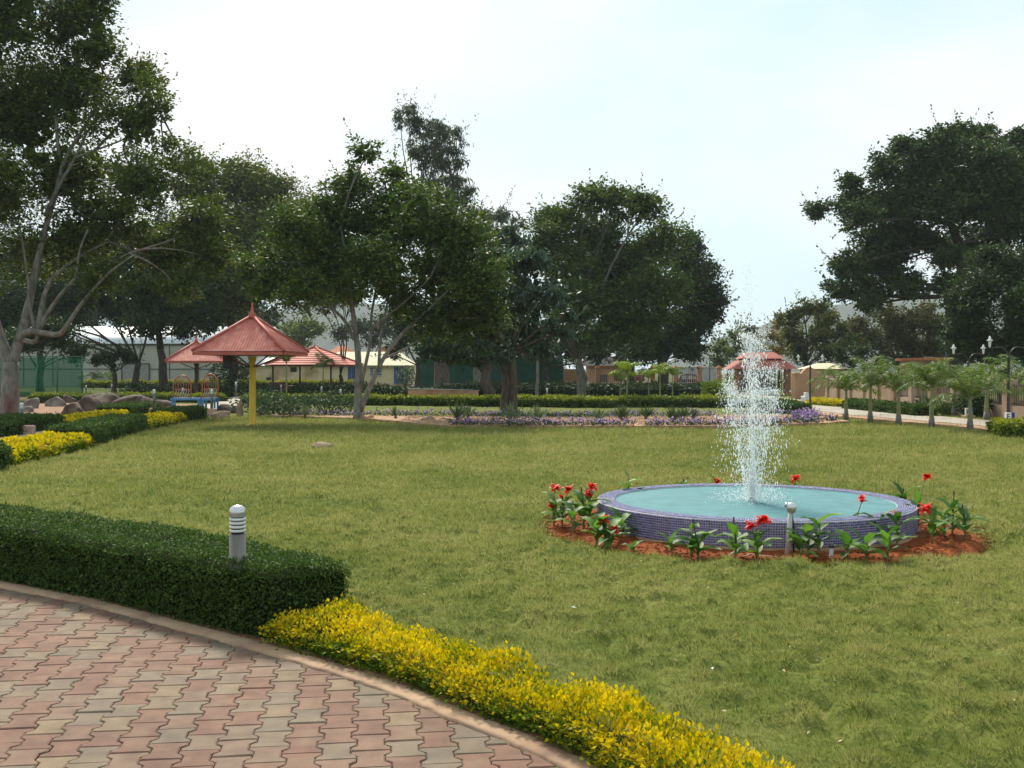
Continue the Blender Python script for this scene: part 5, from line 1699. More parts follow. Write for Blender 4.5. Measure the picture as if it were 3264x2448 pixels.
def umbrella_shelter(name, label, loc, rz, side, eave, apex, fin, post_mat, post_r, detail=True):
    t = thing(name, label, 'shelter', (*loc, 0), rz)
    hs = side / 2
    rise = apex - eave
    sl = math.hypot(hs, rise)
    pit = .085 if detail else .16
    vs, fs = corrugated(side, .02, sl, pit, .012)
    ca, sa = hs / sl, rise / sl
    for k in range(4):
        a = k * PI / 2
        c, s_ = math.cos(a), math.sin(a)
        out = []
        for u, v, h in vs:
            x, y, z = u, -hs + v * ca - h * sa, eave + v * sa + h * ca
            out.append((x * c - y * s_, x * s_ + y * c, z))
        MB().add(out, fs, True).build('roof_sheet', 'roof_red', t)
        # hip ridge
        p0 = (hs * (c - s_) * 1.0 - 0, hs * (s_ + c), eave + .02); p1 = (0, 0, apex + .03)
        MB().tube([p0, ((p0[0] + p1[0]) / 2, (p0[1] + p1[1]) / 2, (p0[2] + p1[2]) / 2), p1], [.045, .045, .05], 8).build('hip_ridge', 'roof_red_trim', t)
        # fascia board
        f = MB().box(-hs + .02, hs - .02, -hs + .02, -hs + .06, eave - .105, eave - .018)
        f.v = [(x * c - y * s_, x * s_ + y * c, z) for x, y, z in f.v]
        f.build('fascia_board', 'roof_red_trim', t)
    MB().box(-hs + .065, hs - .065, -hs + .065, hs - .065, eave - .10, eave - .08).build('soffit', 'soffit_red', t)
    MB().lathe([(.13, -.05), (.13, .02), (.09, .05), (.10, .09), (.055, .13), (.045, .20), (.05, .22), (.03, .26), (.028, .34), (.012, fin - apex), (0, fin - apex + .02)], 14, (0, 0, apex)).build('finial', 'roof_red_trim', t)
    MB().lathe([(post_r * 1.25, -.05), (post_r * 1.25, .05), (post_r * 1.05, .07), (post_r, .10), (post_r * .9, eave - .3), (post_r * 1.3, eave - .15), (post_r * 1.5, eave - .129)], 18).build('post', post_mat, t)
    MB().lathe([(post_r * 1.7, -.03), (post_r * 1.7, .035), (post_r * 1.2, .05)], 18).build('post_base', post_mat, t)
    for k in range(4):
        a = k * PI / 2 + PI / 4
        MB().tube([(math.cos(a) * post_r * .6, math.sin(a) * post_r * .6, eave - .45), (math.cos(a) * hs * .7, math.sin(a) * hs * .7, eave - .125)], .022, 6).build('roof_strut', 'soffit_red', t)
    return t
umbrella_shelter('umbrella_shelter', 'square red-roofed shelter on a single yellow post standing on the lawn', (-7.67, 31.8), R(-4), 2.68, 2.19, 3.24, 3.66, 'post_yellow', .10)
umbrella_shelter('umbrella_shelter', 'red-roofed shelter on a dark maroon post, behind the blue bench', (-17.6, 60), R(17), 3.3, 2.16, 3.25, 3.6, 'post_maroon', .11, False)
b = thing('loudspeaker_box', 'black box hanging under the eave left of the yellow post', 'box', (-8.42, 31.9, 1.70))
MB().bbox(-.125, .125, -.1, .1, 0, .37, .015).build('cabinet', 'black_box', b)
MB().box(-.1, .1, -.106, -.101, .04, .33).build('front_grille', 'black_iron', b)
MB().tube([(0, 0, .37), (0, 0, .41)], .015, 6).build('hanger', 'black_iron', b)

# ---- blue bench with two arched orange backs
def arch_bench():
    t = thing('arch_back_bench', 'blue-legged bench with two tall arched orange barred backs, by the boulders', 'bench', (-12.2, 41.4, 0), R(6))
    def arch(x0, x1, z0, z1, y):
        a = link('arched_back', None, t); a.empty_display_size = .1
        w = (x1 - x0) / 2; cx_ = (x0 + x1) / 2; zs = z0 + (z1 - z0) * .52
        pts = [(x0, y, z0), (x0, y, zs)] + [(cx_ - w * math.cos(th), y, zs + (z1 - zs) * math.sin(th)) for th in np.linspace(.15, PI - .15, 13)] + [(x1, y, zs), (x1, y, z0)]
        MB().tube(pts, .024, 6).build('arch_tube', 'bench_orange', a)
        MB().tube([(x0, y, z0 + .02), (x1, y, z0 + .02)], .02, 6).build('rail', 'bench_orange', a)
        MB().tube([(x0, y, z0 + (z1 - z0) * .38), (x1, y, z0 + (z1 - z0) * .38)], .012, 6).build('rail', 'bench_orange', a)
        nb = 6
        for k in range(1, nb + 1):
            x = x0 + (x1 - x0) * k / (nb + 1)
            dz = math.sqrt(max(0, 1 - ((x - cx_) / w) ** 2))
            MB().tube([(x, y, z0), (x, y, zs + (z1 - zs) * dz)], .011, 5).build('bar', 'bench_orange', a)
            MB().tube([(x - .05, y - .05, z0 + .02), (x + .04, y - .05, z0 + (z1 - z0) * .36)], .010, 5).build('slanted_bar', 'bench_white', a)
    arch(-.87, -.20, .57, 1.45, .30)
    arch(.22, .82, .57, 1.50, .30)
    def frame(x0, x1, y0, y1):
        MB().box(x0, x1, y0, y0 + .05, .50, .56).build('seat_rail', 'bench_blue', t)
        MB().box(x0, x1, y1 - .05, y1, .50, .56).build('seat_rail', 'bench_blue', t)
        for k in range(4):
            yy = y0 + .07 + (y1 - y0 - .18) * k / 3
            MB().box(x0 + .01, x1 - .01, yy, yy + .06, .562, .585).build('seat_slat', 'bench_blue', t)
        for x in (x0 + .03, x1 - .09):
            for y in (y0 + .01, y1 - .07):
                MB().box(x, x + .07, y, y + .06, -.03, .498).build('leg', 'bench_blue', t)
        MB().box(x0 + .1, x1 - .1, y0 + .02, y0 + .05, .16, .20).build('stretcher', 'bench_blue', t)
    frame(-.88, .22, -.25, .33)
    frame(.30, .86, -.45, .33)
arch_bench()

# ---- garden bollard lights
def bollard_mesh(parent, h, near):
    r = .052
    MB().lathe([(r * 1.0, -.05), (r, h * .765)], 24 if near else 10).build('shaft', 'steel' if near else 'steel_dark', parent)
    MB().lathe([(r * .80, h * .765), (r * .80, h * .93)], 20 if near else 8).build('lens', 'steel_dark' if near else 'lamp_lens', parent)
    z0 = h * .775
    for k in range(5 if near else 3):
        z = z0 + (h * .155) * (k + .25) / (5 if near else 3)
        MB().lathe([(r * .78, z), (r * 1.0, z), (r * 1.0, z + .0135), (r * .80, z + .016)], 24 if near else 8).build('louvre', 'lantern_white', parent)
    MB().lathe([(r * .8, h * .912), (r * 1.0, h * .913), (r * 1.0, h * .945), (r * .9, h * .975), (r * .55, h * .994), (0, h)], 24 if near else 10).build('dome_cap', 'spot_silver' if near else 'lantern_white', parent)
nb = thing('bollard_light', 'shiny steel bollard light with louvred head rising out of the dark green hedge', 'light', (-1.755, 6.87, 0), 0, 'bollard lights')
bollard_mesh(nb, .79, True)
BOLL = ['bollard light just left of the smooth grey tree trunks', 'bollard light second left of the smooth grey tree trunks', 'bollard light in front of the tiled pavilion',
        'bollard light on a reddish stone beside the path bend', 'bollard light on a pink plinth between the blue bench legs', 'bollard light on a pink plinth left of the blue bench',
        'bollard light with bright cap over the far-left green hedge', 'bollard light at the corner post of the green net fence', 'bollard light under the small round-headed tree',
        'bollard light seen through the left arched bench back', 'bollard light in the hedge right of the twin straight trunks', 'small far bollard light by the green screen fence, left of the gnarled trunk', 'small far bollard light beside the second blue door']
for (x, y, k), lab in zip(BOLLARDS, BOLL):
    t = thing('bollard_light', lab, 'light', (x, y, .28 if k == 'p' else (.40 if k == 's' else 0)), 0, 'bollard lights')
    bollard_mesh(t, .72 if k == '' else .68, False)
for x, y, lab in ((BOLLARDS[4][0], BOLLARDS[4][1], 'pink plinth under the bollard light by the blue bench legs'), (BOLLARDS[5][0], BOLLARDS[5][1], 'pink plinth under the bollard light left of the blue bench'), (-12.0, 26.6, 'pink plinth at the path edge between the far-left hedge blocks')):
    t = thing('lamp_plinth', lab, 'plinth', (x, y, 0), R(12))
    MB().bbox(-.17, .17, -.17, .17, -.05, .285, .02).build('block', 'pink_plinth', t)
    MB().bbox(-.185, .185, -.185, .185, -.05, .04, .015).build('footing', 'pink_plinth', t)

# ---- double-armed lamp posts by the right path
def lamp_post(label, loc, h, arm, box=True, rz=0):
    t = thing('lamp_post', label, 'lamp post', (*loc, 0), rz, 'double-armed lamp posts')
    MB().lathe([(.07, -.05), (.07, .1), (.045, .16), (.04, h * .55), (.035, h * .78), (.05, h * .79), (.05, h * .81), (.03, h * .83)], 12).build('pole', 'black_iron', t)
    for s in (-1, 1):
        a = link('arm', None, t); a.empty_display_size = .1
        pts = [(0, 0, h * .78)] + [(s * arm * (.5 - .5 * math.cos(th)) * 1.0, 0, h * .78 + h * .16 * math.sin(th)) for th in np.linspace(.35, PI * .62, 7)] + [(s * arm, 0, h * .93)]
        MB().tube(pts, .018, 7).build('curved_tube', 'black_iron', a)
        MB().lathe([(.015, h * .93), (.035, h * .95), (.04, h * .985), (.05, h * 1.01), (.015, h * 1.012)], 12, (s * arm, 0, 0)).build('lantern', 'lantern_white', a)
        MB().lathe([(.09, h * 1.013), (.085, h * 1.022), (.036, h * 1.034), (.033, h * 1.055), (.015, h * 1.068), (0, h * 1.072)], 12, (s * arm, 0, 0)).build('lantern_cap', 'lantern_white', a)
    if box:
        bx_ = link('number_box', None, t); bx_.empty_display_size = .1
        MB().bbox(-.15, .02, -.17, -.08, .14, .38, .006).build('plate', 'sign_white', bx_)
        MB().bbox(.022, .12, -.165, -.085, .14, .38, .006).build('blue_side', 'sign_blue', bx_)
        # the letter E
        e = MB()
        e.box(-.115, -.09, -.175, -.1705, .18, .34)
        for z in (.18, .2475, .315):
            e.box(-.089, -.03, -.175, -.1705, z, z + .025)
        e.build('letter', 'sign_ink', bx_)
        MB().bbox(-.17, .17, -.2, .17, -.05, .135, .015).build('footing', 'pink_plinth' if loc[1] > 34 else 'concrete_grey', t)
    return t
lamp_post('black double-armed lamp post at the far right, by the golden hedge block', (14.95, 32.4), 2.5, .57)
lamp_post('black double-armed lamp post half hidden behind the rightmost near palm', (15.35, 36.2), 2.35, .50)
lamp_post('black double-armed lamp post beside the path near the pale curved gate wall', (13.36, 48.2), 2.2, .54, False)
lamp_post('distant black lamp post before the whitewashed wall, left of the jet', (16.9, 92), 2.9, .5, False)

# ---- right compound wall: peach panels, pillars, dark grilles
def wall_line(name, label, a, b, h, pillars, mat, grille, low, cat='wall', thick=.2, pil_w=.42, cap=None, bars=9, skip=()):
    a = Vector(a); b = Vector(b); L_ = (b - a).length; t_ = (b - a).normalized()
    root = thing(name, label, cat, (a.x, a.y, 0), math.atan2(t_.y, t_.x))
    ps = sorted(pillars)
    for p in ps:
        MB().bbox(p - pil_w / 2, p + pil_w / 2, -thick * .9, thick * .9, -.1, h + .12, .02).build('pillar', mat, root)
        if cap:
            MB().add([(p - pil_w * .6, -thick * 1.05, h + .12), (p + pil_w * .6, -thick * 1.05, h + .12), (p + pil_w * .6, thick * 1.05, h + .12), (p - pil_w * .6, thick * 1.05, h + .12), (p, 0, h + .34),
                      (p - pil_w * .6, -thick * 1.05, h + .075), (p + pil_w * .6, -thick * 1.05, h + .075), (p + pil_w * .6, thick * 1.05, h + .075), (p - pil_w * .6, thick * 1.05, h + .075)],
                     [(0, 1, 4), (1, 2, 4), (2, 3, 4), (3, 0, 4), (5, 6, 1, 0), (6, 7, 2, 1), (7, 8, 3, 2), (8, 5, 0, 3)]).build('pillar_cap', cap, root)
    for i, (p0, p1) in enumerate(zip(ps[:-1], ps[1:])):
        x0, x1 = p0 + pil_w / 2, p1 - pil_w / 2
        if i in skip:
            MB().box(x0, x1, -thick / 2, thick / 2, -.1, h).build('wall_panel', mat, root)
            continue
        MB().box(x0, x1, -thick / 2, thick / 2, -.1, low).build('low_wall', mat, root)
        gq = link('grille', None, root); gq.empty_display_size = .1
        for zz in (low + .06, h - .08):
            MB().box(x0, x1, -.015, .015, zz, zz + .035).build('rail', grille, gq)
        n = max(3, int((x1 - x0) / .16)) if bars else 0
        for k in range(1, n):
            x = x0 + (x1 - x0) * k / n
            MB().box(x - .012, x + .012, -.01, .01, low, h - .02).build('bar', grille, gq)
    return root
wr_pill = [0, 2.6, 5.2, 7.8, 10.4, 13.0, 15.6, 18.2, 20.8, 23.4, 26, 28.6]
wall_line('boundary_wall', 'peach boundary wall with pillars and dark grilles behind the palms', (16.2, 30.5), (17.5, 59.5), 1.22, [0, 2.6, 5.0, 7.4, 9.8, 12.2, 14.6, 17.0, 19.4, 21.8, 24.2, 26.6, 28.8], 'peach_wall_near', 'grille_iron', .48, skip=(7, 8, 9, 10, 11))
# curved gate wing
gw = thing('gate_wing_wall', 'peach gate wing wall with a rounded top at the path end', 'wall', (17.4, 62.6, 0), R(10))
prof = [(-.8, 1.3)] + [(-.8 + 1.3 * k / 14, 1.3 + .52 * math.sin(PI * k / 14)) for k in range(1, 14)] + [(.5, 1.2), (1.6, 1.0), (2.6, .75)]
n_ = len(prof)
MB().add([(x, -.15, z) for x, z in prof] + [(x, .15, z) for x, z in prof] + [(x, -.15, -.1) for x, z in prof] + [(x, .15, -.1) for x, z in prof],
         [(i, n_ + i, n_ + i + 1, i + 1) for i in range(n_ - 1)] + [(2 * n_ + i, i, i + 1, 2 * n_ + i + 1) for i in range(n_ - 1)] + [(n_ + i, 3 * n_ + i, 3 * n_ + i + 1, n_ + i + 1) for i in range(n_ - 1)] + [(0, 2 * n_, 3 * n_, n_), (n_ - 1, 2 * n_ - 1, 4 * n_ - 1, 3 * n_ - 1)]).build('wing', 'peach_paint', gw)
MB().bbox(-1.1, -.75, -.25, .25, -.1, 1.5, .03).build('end_pillar', 'peach_paint', gw)
t = thing('white_block', 'small white plinth on the grass beside the gate path', 'plinth', (14.9, 54.5, 0), R(20))
MB().bbox(-.2, .2, -.2, .2, -.1, .34, .02).build('block', 'white_paint', t)
MB().bbox(-.1, .1, -.1, .1, .34, .52, .02).build('top_stone', 'white_paint', t)

# centre compound wall
wall_line('compound_wall', 'peach compound wall with orange-capped pillars below the central trees', (4.3, 93), (18.0, 93), 1.75, [0.0, 1.5, 3.1, 5.85, 7.85, 9.85, 11.9, 13.6], 'peach_paint', 'grille_white', .5, cap='orange_cap', pil_w=.4, skip=(0,))
gt = thing('metal_gate', 'dark red metal gate with white bars in the peach compound wall', 'gate', (10.95, 93.4, 0))
MB().box(-.55, .55, 0, .05, .15, 1.25).build('gate_sheet', 'gate_red', gt)
for k in range(9):
    MB().box(-1.1 + k * .27, -1.07 + k * .27, -.06, -.03, .1, 1.35).build('bar', 'grille_white', gt)
for z in (.12, 1.3):
    MB().box(-1.15, 1.15, -.1, -.065, z, z + .05).build('rail', 'grille_white', gt)
ww = thing('whitewashed_wall', 'streaked whitewashed wall behind the compound pillars, left of the jet', 'wall', (0, 97.5, 0))
MB().box(14.6, 18.9, 0, .25, -.1, 1.85).build('wall_face', 'dirty_white', ww)
MB().box(14.5, 19.0, -.06, .31, 1.853, 1.95).build('coping', 'dirty_white', ww)
hb = thing('small_house', 'small shaded peach house behind the compound wall with a brown door', 'house', (9.2, 99, 0))
MB().box(-2.2, 1.2, 0, 3, -.1, 2.05).build('wall', 'peach_paint', hb)
MB().box(-1.1, -.4, -.05, -.003, 0, 1.25).build('door', 'bark_brown', hb)
MB().box(.2, .9, -.04, -.003, .7, 1.4).build('window', 'dark_interior', hb)
MB().add([(-2.5, -.5, 2.05), (1.5, -.5, 2.05), (1.5, 3.4, 2.05), (-2.5, 3.4, 2.05), (-2.5, 1.5, 2.9), (1.5, 1.5, 2.9)], [(0, 1, 5, 4), (2, 3, 4, 5), (0, 4, 3), (1, 2, 5), (3, 2, 1, 0)]).build('roof', 'dark_interior', hb)
# parked car behind the grille
car = thing('parked_car', 'dark car parked behind the compound wall grille, left of the jet', 'car', (15.75, 95.5, 0))
side = [(-1.1, .25), (1.05, .25), (1.1, .62), (1.0, .78), (.72, .84), (.45, 1.26), (-.35, 1.34), (-.85, 1.22), (-1.08, .85)]
n_ = len(side)
MB().add([(x, -.7, z) for x, z in side] + [(x, .7, z) for x, z in side], [tuple(range(n_)), tuple(range(2 * n_ - 1, n_ - 1, -1))] + [(i, n_ + i, n_ + (i + 1) % n_, (i + 1) % n_) for i in range(n_)]).build('body', 'car_paint', car)
for x0, x1 in ((-.25, .18), (-.78, -.34), (.24, .52)):
    MB().add([(x0, -.705, .86), (x1, -.705, .86), (x1 - .05, -.705, 1.18 if x1 < .5 else 1.0), (x0 + .04, -.705, 1.18)], [(0, 1, 2, 3)]).build('window', 'car_glass', car)
for x in (-.7, .68):
    w = link('wheel', None, car); w.empty_display_size = .1
    MB().tube([(x, -.73, .27), (x, -.55, .27)], .27, 16).build('tyre', 'black_box', w)
    MB().tube([(x, -.74, .27), (x, -.731, .27)], .15, 12).build('rim', 'steel', w)
# dark green sheet fence
gf = thing('green_screen_fence', 'dark green sheet fence behind the thick bark trunk', 'fence', (-8.1, 91, 0))
for k in range(10):
    MB().box(k * 1.24 + .004, (k + 1) * 1.24 - .004, -.02 + (.012 if k % 2 else 0), .02 + (.012 if k % 2 else 0), .1, 2.75).build('sheet_panel', 'green_screen', gf)
for k in range(11):
    MB().box(k * 1.24 - .04, k * 1.24 + .04, .036, .1, -.1, 2.8).build('post', 'net_post', gf)
# low retaining wall
lw = thing('low_wall', 'long low peach wall in front of the thick bark trunk', 'wall', (-5.75, 59.4, 0), math.atan2(-4.4, 3.85))
MB().bbox(0, 5.85, 0, .25, -.1, .60, .02).build('wall', 'peach_paint', lw)
MB().box(-.03, 5.88, -.03, .28, .603, .64).build('coping', 'concrete_grey', lw)
st = thing('concrete_post', 'small grey concrete end post of the back hedge, left of the jet', 'post', (9.15, 48.2, 0))
MB().bbox(-.09, .09, -.12, .12, -.1, .45, .02).build('upright', 'concrete_grey', st)
MB().tube([(0, 0, .42), (.05, .1, .52), (.2, .5, .56)], [.08, .08, .06], 8).build('elbow', 'concrete_grey', st)
tp = thing('thin_pole', 'thin pale pole standing above the young palms', 'pole', (12.5, 90.5, 0))
MB().tube([(0, 0, -.1), (0, 0, 2.9)], [.06, .05], 8).build('shaft', 'dirty_white', tp)
MB().lathe([(.075, 2.88), (.075, 2.95), (0, 2.97)], 8).build('cap', 'dirty_white', tp)

# ---- green net fence at the far left
nf = thing('net_fence', 'tall translucent green net fence on posts at the far left', 'fence', (-30.6, 64, 0))
for x in (0, 2.35, 3.55, 5.05):
    MB().tube([(x, 0, -.1), (x, 0, 2.5)], .045, 8).build('post', 'net_post', nf)
xs_ = [-3.2, 0, 2.35, 3.55, 5.05]
for a_, b_ in zip(xs_[:-1], xs_[1:]):
    vs = []; fs = []
    for i in range(9):
        for j in range(5):
            u = i / 8
            vs.append((a_ + (b_ - a_) * u, .06 + .07 * math.sin(u * 9 + j) * math.sin(PI * u), .05 + 2.35 * j / 4))
    for i in range(8):
        for j in range(4):
            fs.append((i * 5 + j, (i + 1) * 5 + j, (i + 1) * 5 + j + 1, i * 5 + j + 1))
    MB().add(vs, fs, True).build('net_panel', 'green_net', nf)
MB().tube([(-3.2, 0, 2.46), (5.05, 0, 2.46)], .02, 6).build('top_wire', 'net_post', nf)

# ---- pale shed
sd = thing('pale_shed', 'large pale grey shed with white curved roof at the left', 'building', (-46, 118, 0))
W_ = 17.5
MB().box(-16, W_, 0, 20, -.2, 4.45).build('wall', 'shed_wall', sd)
nseg = 12
vs = []; fs = []
for i in range(nseg + 1):
    th = PI * i / nseg / 2
    y = -.3 + 10.3 * (1 - math.cos(th)); z = 4.55 + 2.25 * math.sin(th)
    vs += [(-16.3, y, z), (W_ + .3, y, z)]
for i in range(nseg):
    fs.append((2 * i, 2 * i + 1, 2 * i + 3, 2 * i + 2))
o_ = len(vs)
vs += [(-16.3, 20.5, 4.5), (W_ + .3, 20.5, 4.5)]
fs.append((o_ - 2, o_ - 1, o_ + 1, o_))
fs.append(tuple([2 * i + 1 for i in range(nseg + 1)][::-1]) + (o_ + 1,))
fs.append(tuple([2 * i for i in range(nseg + 1)]) + (o_,))
MB().add(vs, fs, True).build('roof', 'shed_roof', sd)
MB().box(-16.2, W_ + .2, -.12, -.004, 4.36, 4.5).build('gutter', 'shed_trim', sd)
MB().box(-16, W_, -.06, -.004, 1.72, 1.82).build('rail_band', 'shed_trim', sd)
for k in range(10):
    x = -14 + k * 3.2
    MB().box(x, x + .1, -.05, -.003, 0, 4.35).build('panel_joint', 'shed_trim', sd)
dr = link('door', None, sd); dr.empty_display_size = .2
MB().box(3.3, 6.2, -.1, -.065, 0, 2.2).build('leaf', 'concrete_grey', dr)
for x in (3.2, 6.2):
    MB().box(x, x + .12, -.16, -.101, 0, 2.3).build('jamb', 'bark_brown', dr)
MB().box(3.2, 6.32, -.16, -.101, 2.303, 2.42).build('lintel', 'bark_brown', dr)

# ---- cream building with blue doors
cb = thing('cream_building', 'long low cream building with two blue doors and a louvred window', 'building', (-30.2, 118, 0))
BW = 19.0
MB().box(0, BW, 0, 6, -.2, 2.15).build('wall', 'cream_wall', cb)
MB().box(-.1, BW + .1, -.1, -.004, -.2, .16).build('base_band', 'kerb_mortar', cb)
vs, fs = corrugated(4.6, 4.6, 2.4, .22, .03)
MB().add([(2.2 + u, -.5 + v * .93, 2.16 + v * .37 + h) for u, v, h in vs], fs, True).build('metal_roof_sheet', 'white_metal_sheet', cb)
MB().add([(9.6, -.45, 2.2), (19.4, -.45, 2.2), (17.6, 3, 3.72), (10.6, 3, 3.72), (19.4, 6.4, 2.2), (9.6, 6.4, 2.2), (9.6, -.45, 2.1), (19.4, -.45, 2.1)],
         [(0, 1, 2, 3), (1, 4, 2), (4, 5, 3, 2), (5, 0, 3), (6, 7, 1, 0)]).build('sheet_roof', 'cream_roof', cb)
MB().box(4.7, 9.5, -.35, 6.3, 2.155, 2.26).build('flat_roof', 'cream_roof', cb)
def dpart(x0, x1, nm='door'):
    d = link(nm, None, cb); d.empty_display_size = .2
    xm = (x0 + x1) / 2
    MB().box(x0, xm - .012, -.05, -.004, .17, 2.02).build('leaf', 'door_blue', d)
    MB().box(xm + .012, x1, -.05, -.004, .17, 2.02).build('leaf', 'door_blue', d)
    MB().box(x0 - .08, x0 - .004, -.07, -.003, .17, 2.09).build('jamb', 'cream_wall', d)
    MB().box(x1 + .004, x1 + .08, -.07, -.003, .17, 2.09).build('jamb', 'cream_wall', d)
    MB().box(xm - .05, xm - .025, -.075, -.052, 1.0, 1.12).build('handle', 'steel', d)
dpart(12.2, 13.0); dpart(17.25, 18.35)
def window(x0, x1, z0, z1, louvre):
    w = link('window', None, cb); w.empty_display_size = .2
    MB().box(x0, x1, -.03, -.004, z0, z1).build('recess', 'dark_interior', w)
    if louvre:
        for k in range(6):
            z = z0 + (z1 - z0) * (k + .3) / 6
            MB().box(x0 + .03, x1 - .03, -.07, -.034, z, z + .06).build('louvre', 'shutter_white', w)
        for k in range(4):
            x = x0 + (x1 - x0) * k / 3
            MB().box(x - .025, x + .025, -.095, -.073, z0 - .02, z1 + .02).build('mullion', 'shutter_white', w)
window(14.62, 15.95, .98, 2.05, True)
window(5.9, 6.6, 1.45, 2.0, False)
for x in (7.5, 8.6, 16.4, 12.9 - 4):
    MB().box(x, x + .14, -.06, -.003, .17, 2.09).build('pilaster', 'cream_wall', cb)
for k, (x, lab) in enumerate(((-13.6, 'far house with orange tiled roof showing left of the grey trunks'), (-19.8, 'far house with orange tiled roof showing above the tiled pavilion'))):
    h_ = thing('far_house', lab, 'house', (x - 3, 142, 0))
    MB().box(-2, 2, 0, 5, -.2, 3.2).build('wall', 'cream_wall', h_)
    MB().add([(-2.5, -.5, 3.2), (2.5, -.5, 3.2), (2.5, 5.5, 3.2), (-2.5, 5.5, 3.2), (-.6, 2.5, 4.9), (.6, 2.5, 4.9)], [(0, 1, 5, 4), (1, 2, 5), (2, 3, 4, 5), (3, 0, 4), (3, 2, 1, 0)]).build('roof', 'orange_cap', h_)
    MB().box(-.5, .5, -.05, -.004, 1.2, 2.4).build('window', 'dark_interior', h_)
ch = thing('garden_chair', 'lone metal chair standing before the cream building', 'chair', (-24.4, 108, 0), R(15))
MB().bbox(-.25, .25, -.25, .25, .42, .47, .015).build('seat', 'black_iron', ch)
MB().bbox(-.25, .25, .22, .26, .62, .95, .015).build('backrest', 'black_iron', ch)
for sx in (-.23, .23):
    MB().tube([(sx, -.23, -.1), (sx, -.23, .42)], .015, 6).build('leg', 'steel_dark', ch)
    MB().tube([(sx, .24, -.1), (sx, .24, .64)], .015, 6).build('leg', 'steel_dark', ch)

# ---- tiled pavilion
pv = thing('tiled_pavilion', 'open pavilion with stepped red tiled hip roof and maroon posts', 'pavilion', (-17.4, 95, 0), R(-14))
hw, hd, ez, az_ = 3.25, 3.25, 2.12, 3.7
nc = 9
for fct in range(4):
    a = fct * PI / 2; c, s_ = math.cos(a), math.sin(a)
    for k in range(nc):
        t0, t1 = k / nc, (k + 1.12) / nc
        t1 = min(t1, 1.0)
        w0, w1 = hw * (1 - t0) , hw * (1 - t1)
        y0, y1 = -hd * (1 - t0), -hd * (1 - t1)
        z0, z1 = ez + (az_ - ez) * t0 + .03, ez + (az_ - ez) * t1 + .0
        vs = [(-w0, y0 - .03, z0), (w0, y0 - .03, z0), (w1, y1, z1), (-w1, y1, z1), (-w0, y0, z0 - .04), (w0, y0, z0 - .04)]
        vs = [(x * c - y * s_, x * s_ + y * c, z) for x, y, z in vs]
        MB().add(vs, [(0, 1, 2, 3), (4, 5, 1, 0)]).build('tile_course', 'roof_tile', pv)
    p0 = (hw * (c - s_), hw * (s_ + c), ez + .06)
    MB().tube([p0, (0, 0, az_ + .05)], .09, 8).build('hip_ridge', 'roof_tile_far', pv)
    for sx in (-1,):
        MB().lathe([(.09, -.1), (.09, ez + .1)], 8, (2.7 * (c - s_), 2.7 * (s_ + c), 0)).build('post', 'post_maroon', pv)
MB().box(-hw + .06, hw - .06, -hd + .06, hd - .06, ez - .13, ez - .02).build('eave_beam', 'soffit_red', pv)
MB().lathe([(.12, 0), (.12, .08), (.05, .15), (.04, .3), (0, .42)], 10, (0, 0, az_)).build('finial', 'roof_tile_far', pv)
MB().box(-2.9, 2.9, -2.9, 2.9, -.1, .28).build('plinth', 'plinth_maroon', pv)
MB().box(-2.9, -1.2, -2.96, -2.903, .28, .62).build('parapet', 'plinth_maroon', pv)

# ---- gatehouse with two-tier roof
gh = thing('gatehouse', 'gatehouse with two-tiered red roof behind the water jet', 'gatehouse', (18.4, 80, 0))
def tier(hw0, hw1, hd0, hd1, z0, z1, nm):
    MB().add([(-hw0, -hd0, z0), (hw0, -hd0, z0), (hw0, hd0, z0), (-hw0, hd0, z0), (-hw1, -hd1, z1), (hw1, -hd1, z1), (hw1, hd1, z1), (-hw1, hd1, z1)],
             [(0, 1, 5, 4), (1, 2, 6, 5), (2, 3, 7, 6), (3, 0, 4, 7), (4, 5, 6, 7), (3, 2, 1, 0)]).build(nm, 'roof_tile_far', gh)
tier(2.35, 1.5, 2.0, 1.2, 1.74, 2.42, 'lower_roof')
MB().box(-1.35, 1.35, -1.0, 1.0, 2.423, 2.5).build('clerestory', 'dark_interior', gh)
tier(1.6, 1.0, 1.3, .3, 2.503, 2.98, 'upper_roof')
for x in (-1.9, 1.75):
    MB().bbox(x - .2, x + .25, -1.3, -.9, -.1, 1.735, .02).build('pillar', 'peach_paint', gh)
MB().box(-1.65, 1.5, 1.2, 1.3, -.1, 1.735).build('back_wall', 'concrete_grey', gh)
for k in range(12):
    x = -1.6 + k * .27
    MB().box(x, x + .04, -1.05, -1.01, .05, 1.5).build('gate_bar', 'black_iron', gh)
MB().box(-1.66, 1.5, -1.1, -1.055, .75, .83).build('gate_rail', 'black_iron', gh)
ob = thing('outbuilding', 'pale yellow outbuilding behind the curved gate wall', 'building', (24.0, 82, 0))
MB().box(-1.0, 1.6, 0, 4, -.1, 1.75).build('wall', 'cream_wall', ob)
MB().add([(-1.2, -.3, 1.75), (1.8, -.3, 1.75), (1.8, 4.3, 1.75), (-1.2, 4.3, 1.75), (-.2, 2, 2.2), (.9, 2, 2.2)], [(0, 1, 5, 4), (1, 2, 5), (2, 3, 4, 5), (3, 0, 4), (3, 2, 1, 0)]).build('roof', 'cream_roof', ob)
MB().box(.4, 1.1, -.05, -.004, .5, 1.2).build('window', 'dark_interior', ob)
rb = thing('side_house', 'cream house with thin orange roof edge above the right palms', 'house', (26.3, 66, 0))
MB().box(-1.1, .5, 0, 4, -.1, 2.25).build('wall', 'peach_wall_near', rb)
MB().box(-1.25, .65, -.4, 4.4, 2.253, 2.42).build('roof_slab', 'orange_cap', rb)
MB().box(-.5, 0, -.05, -.004, 1.0, 1.9).build('window', 'dark_interior', rb)

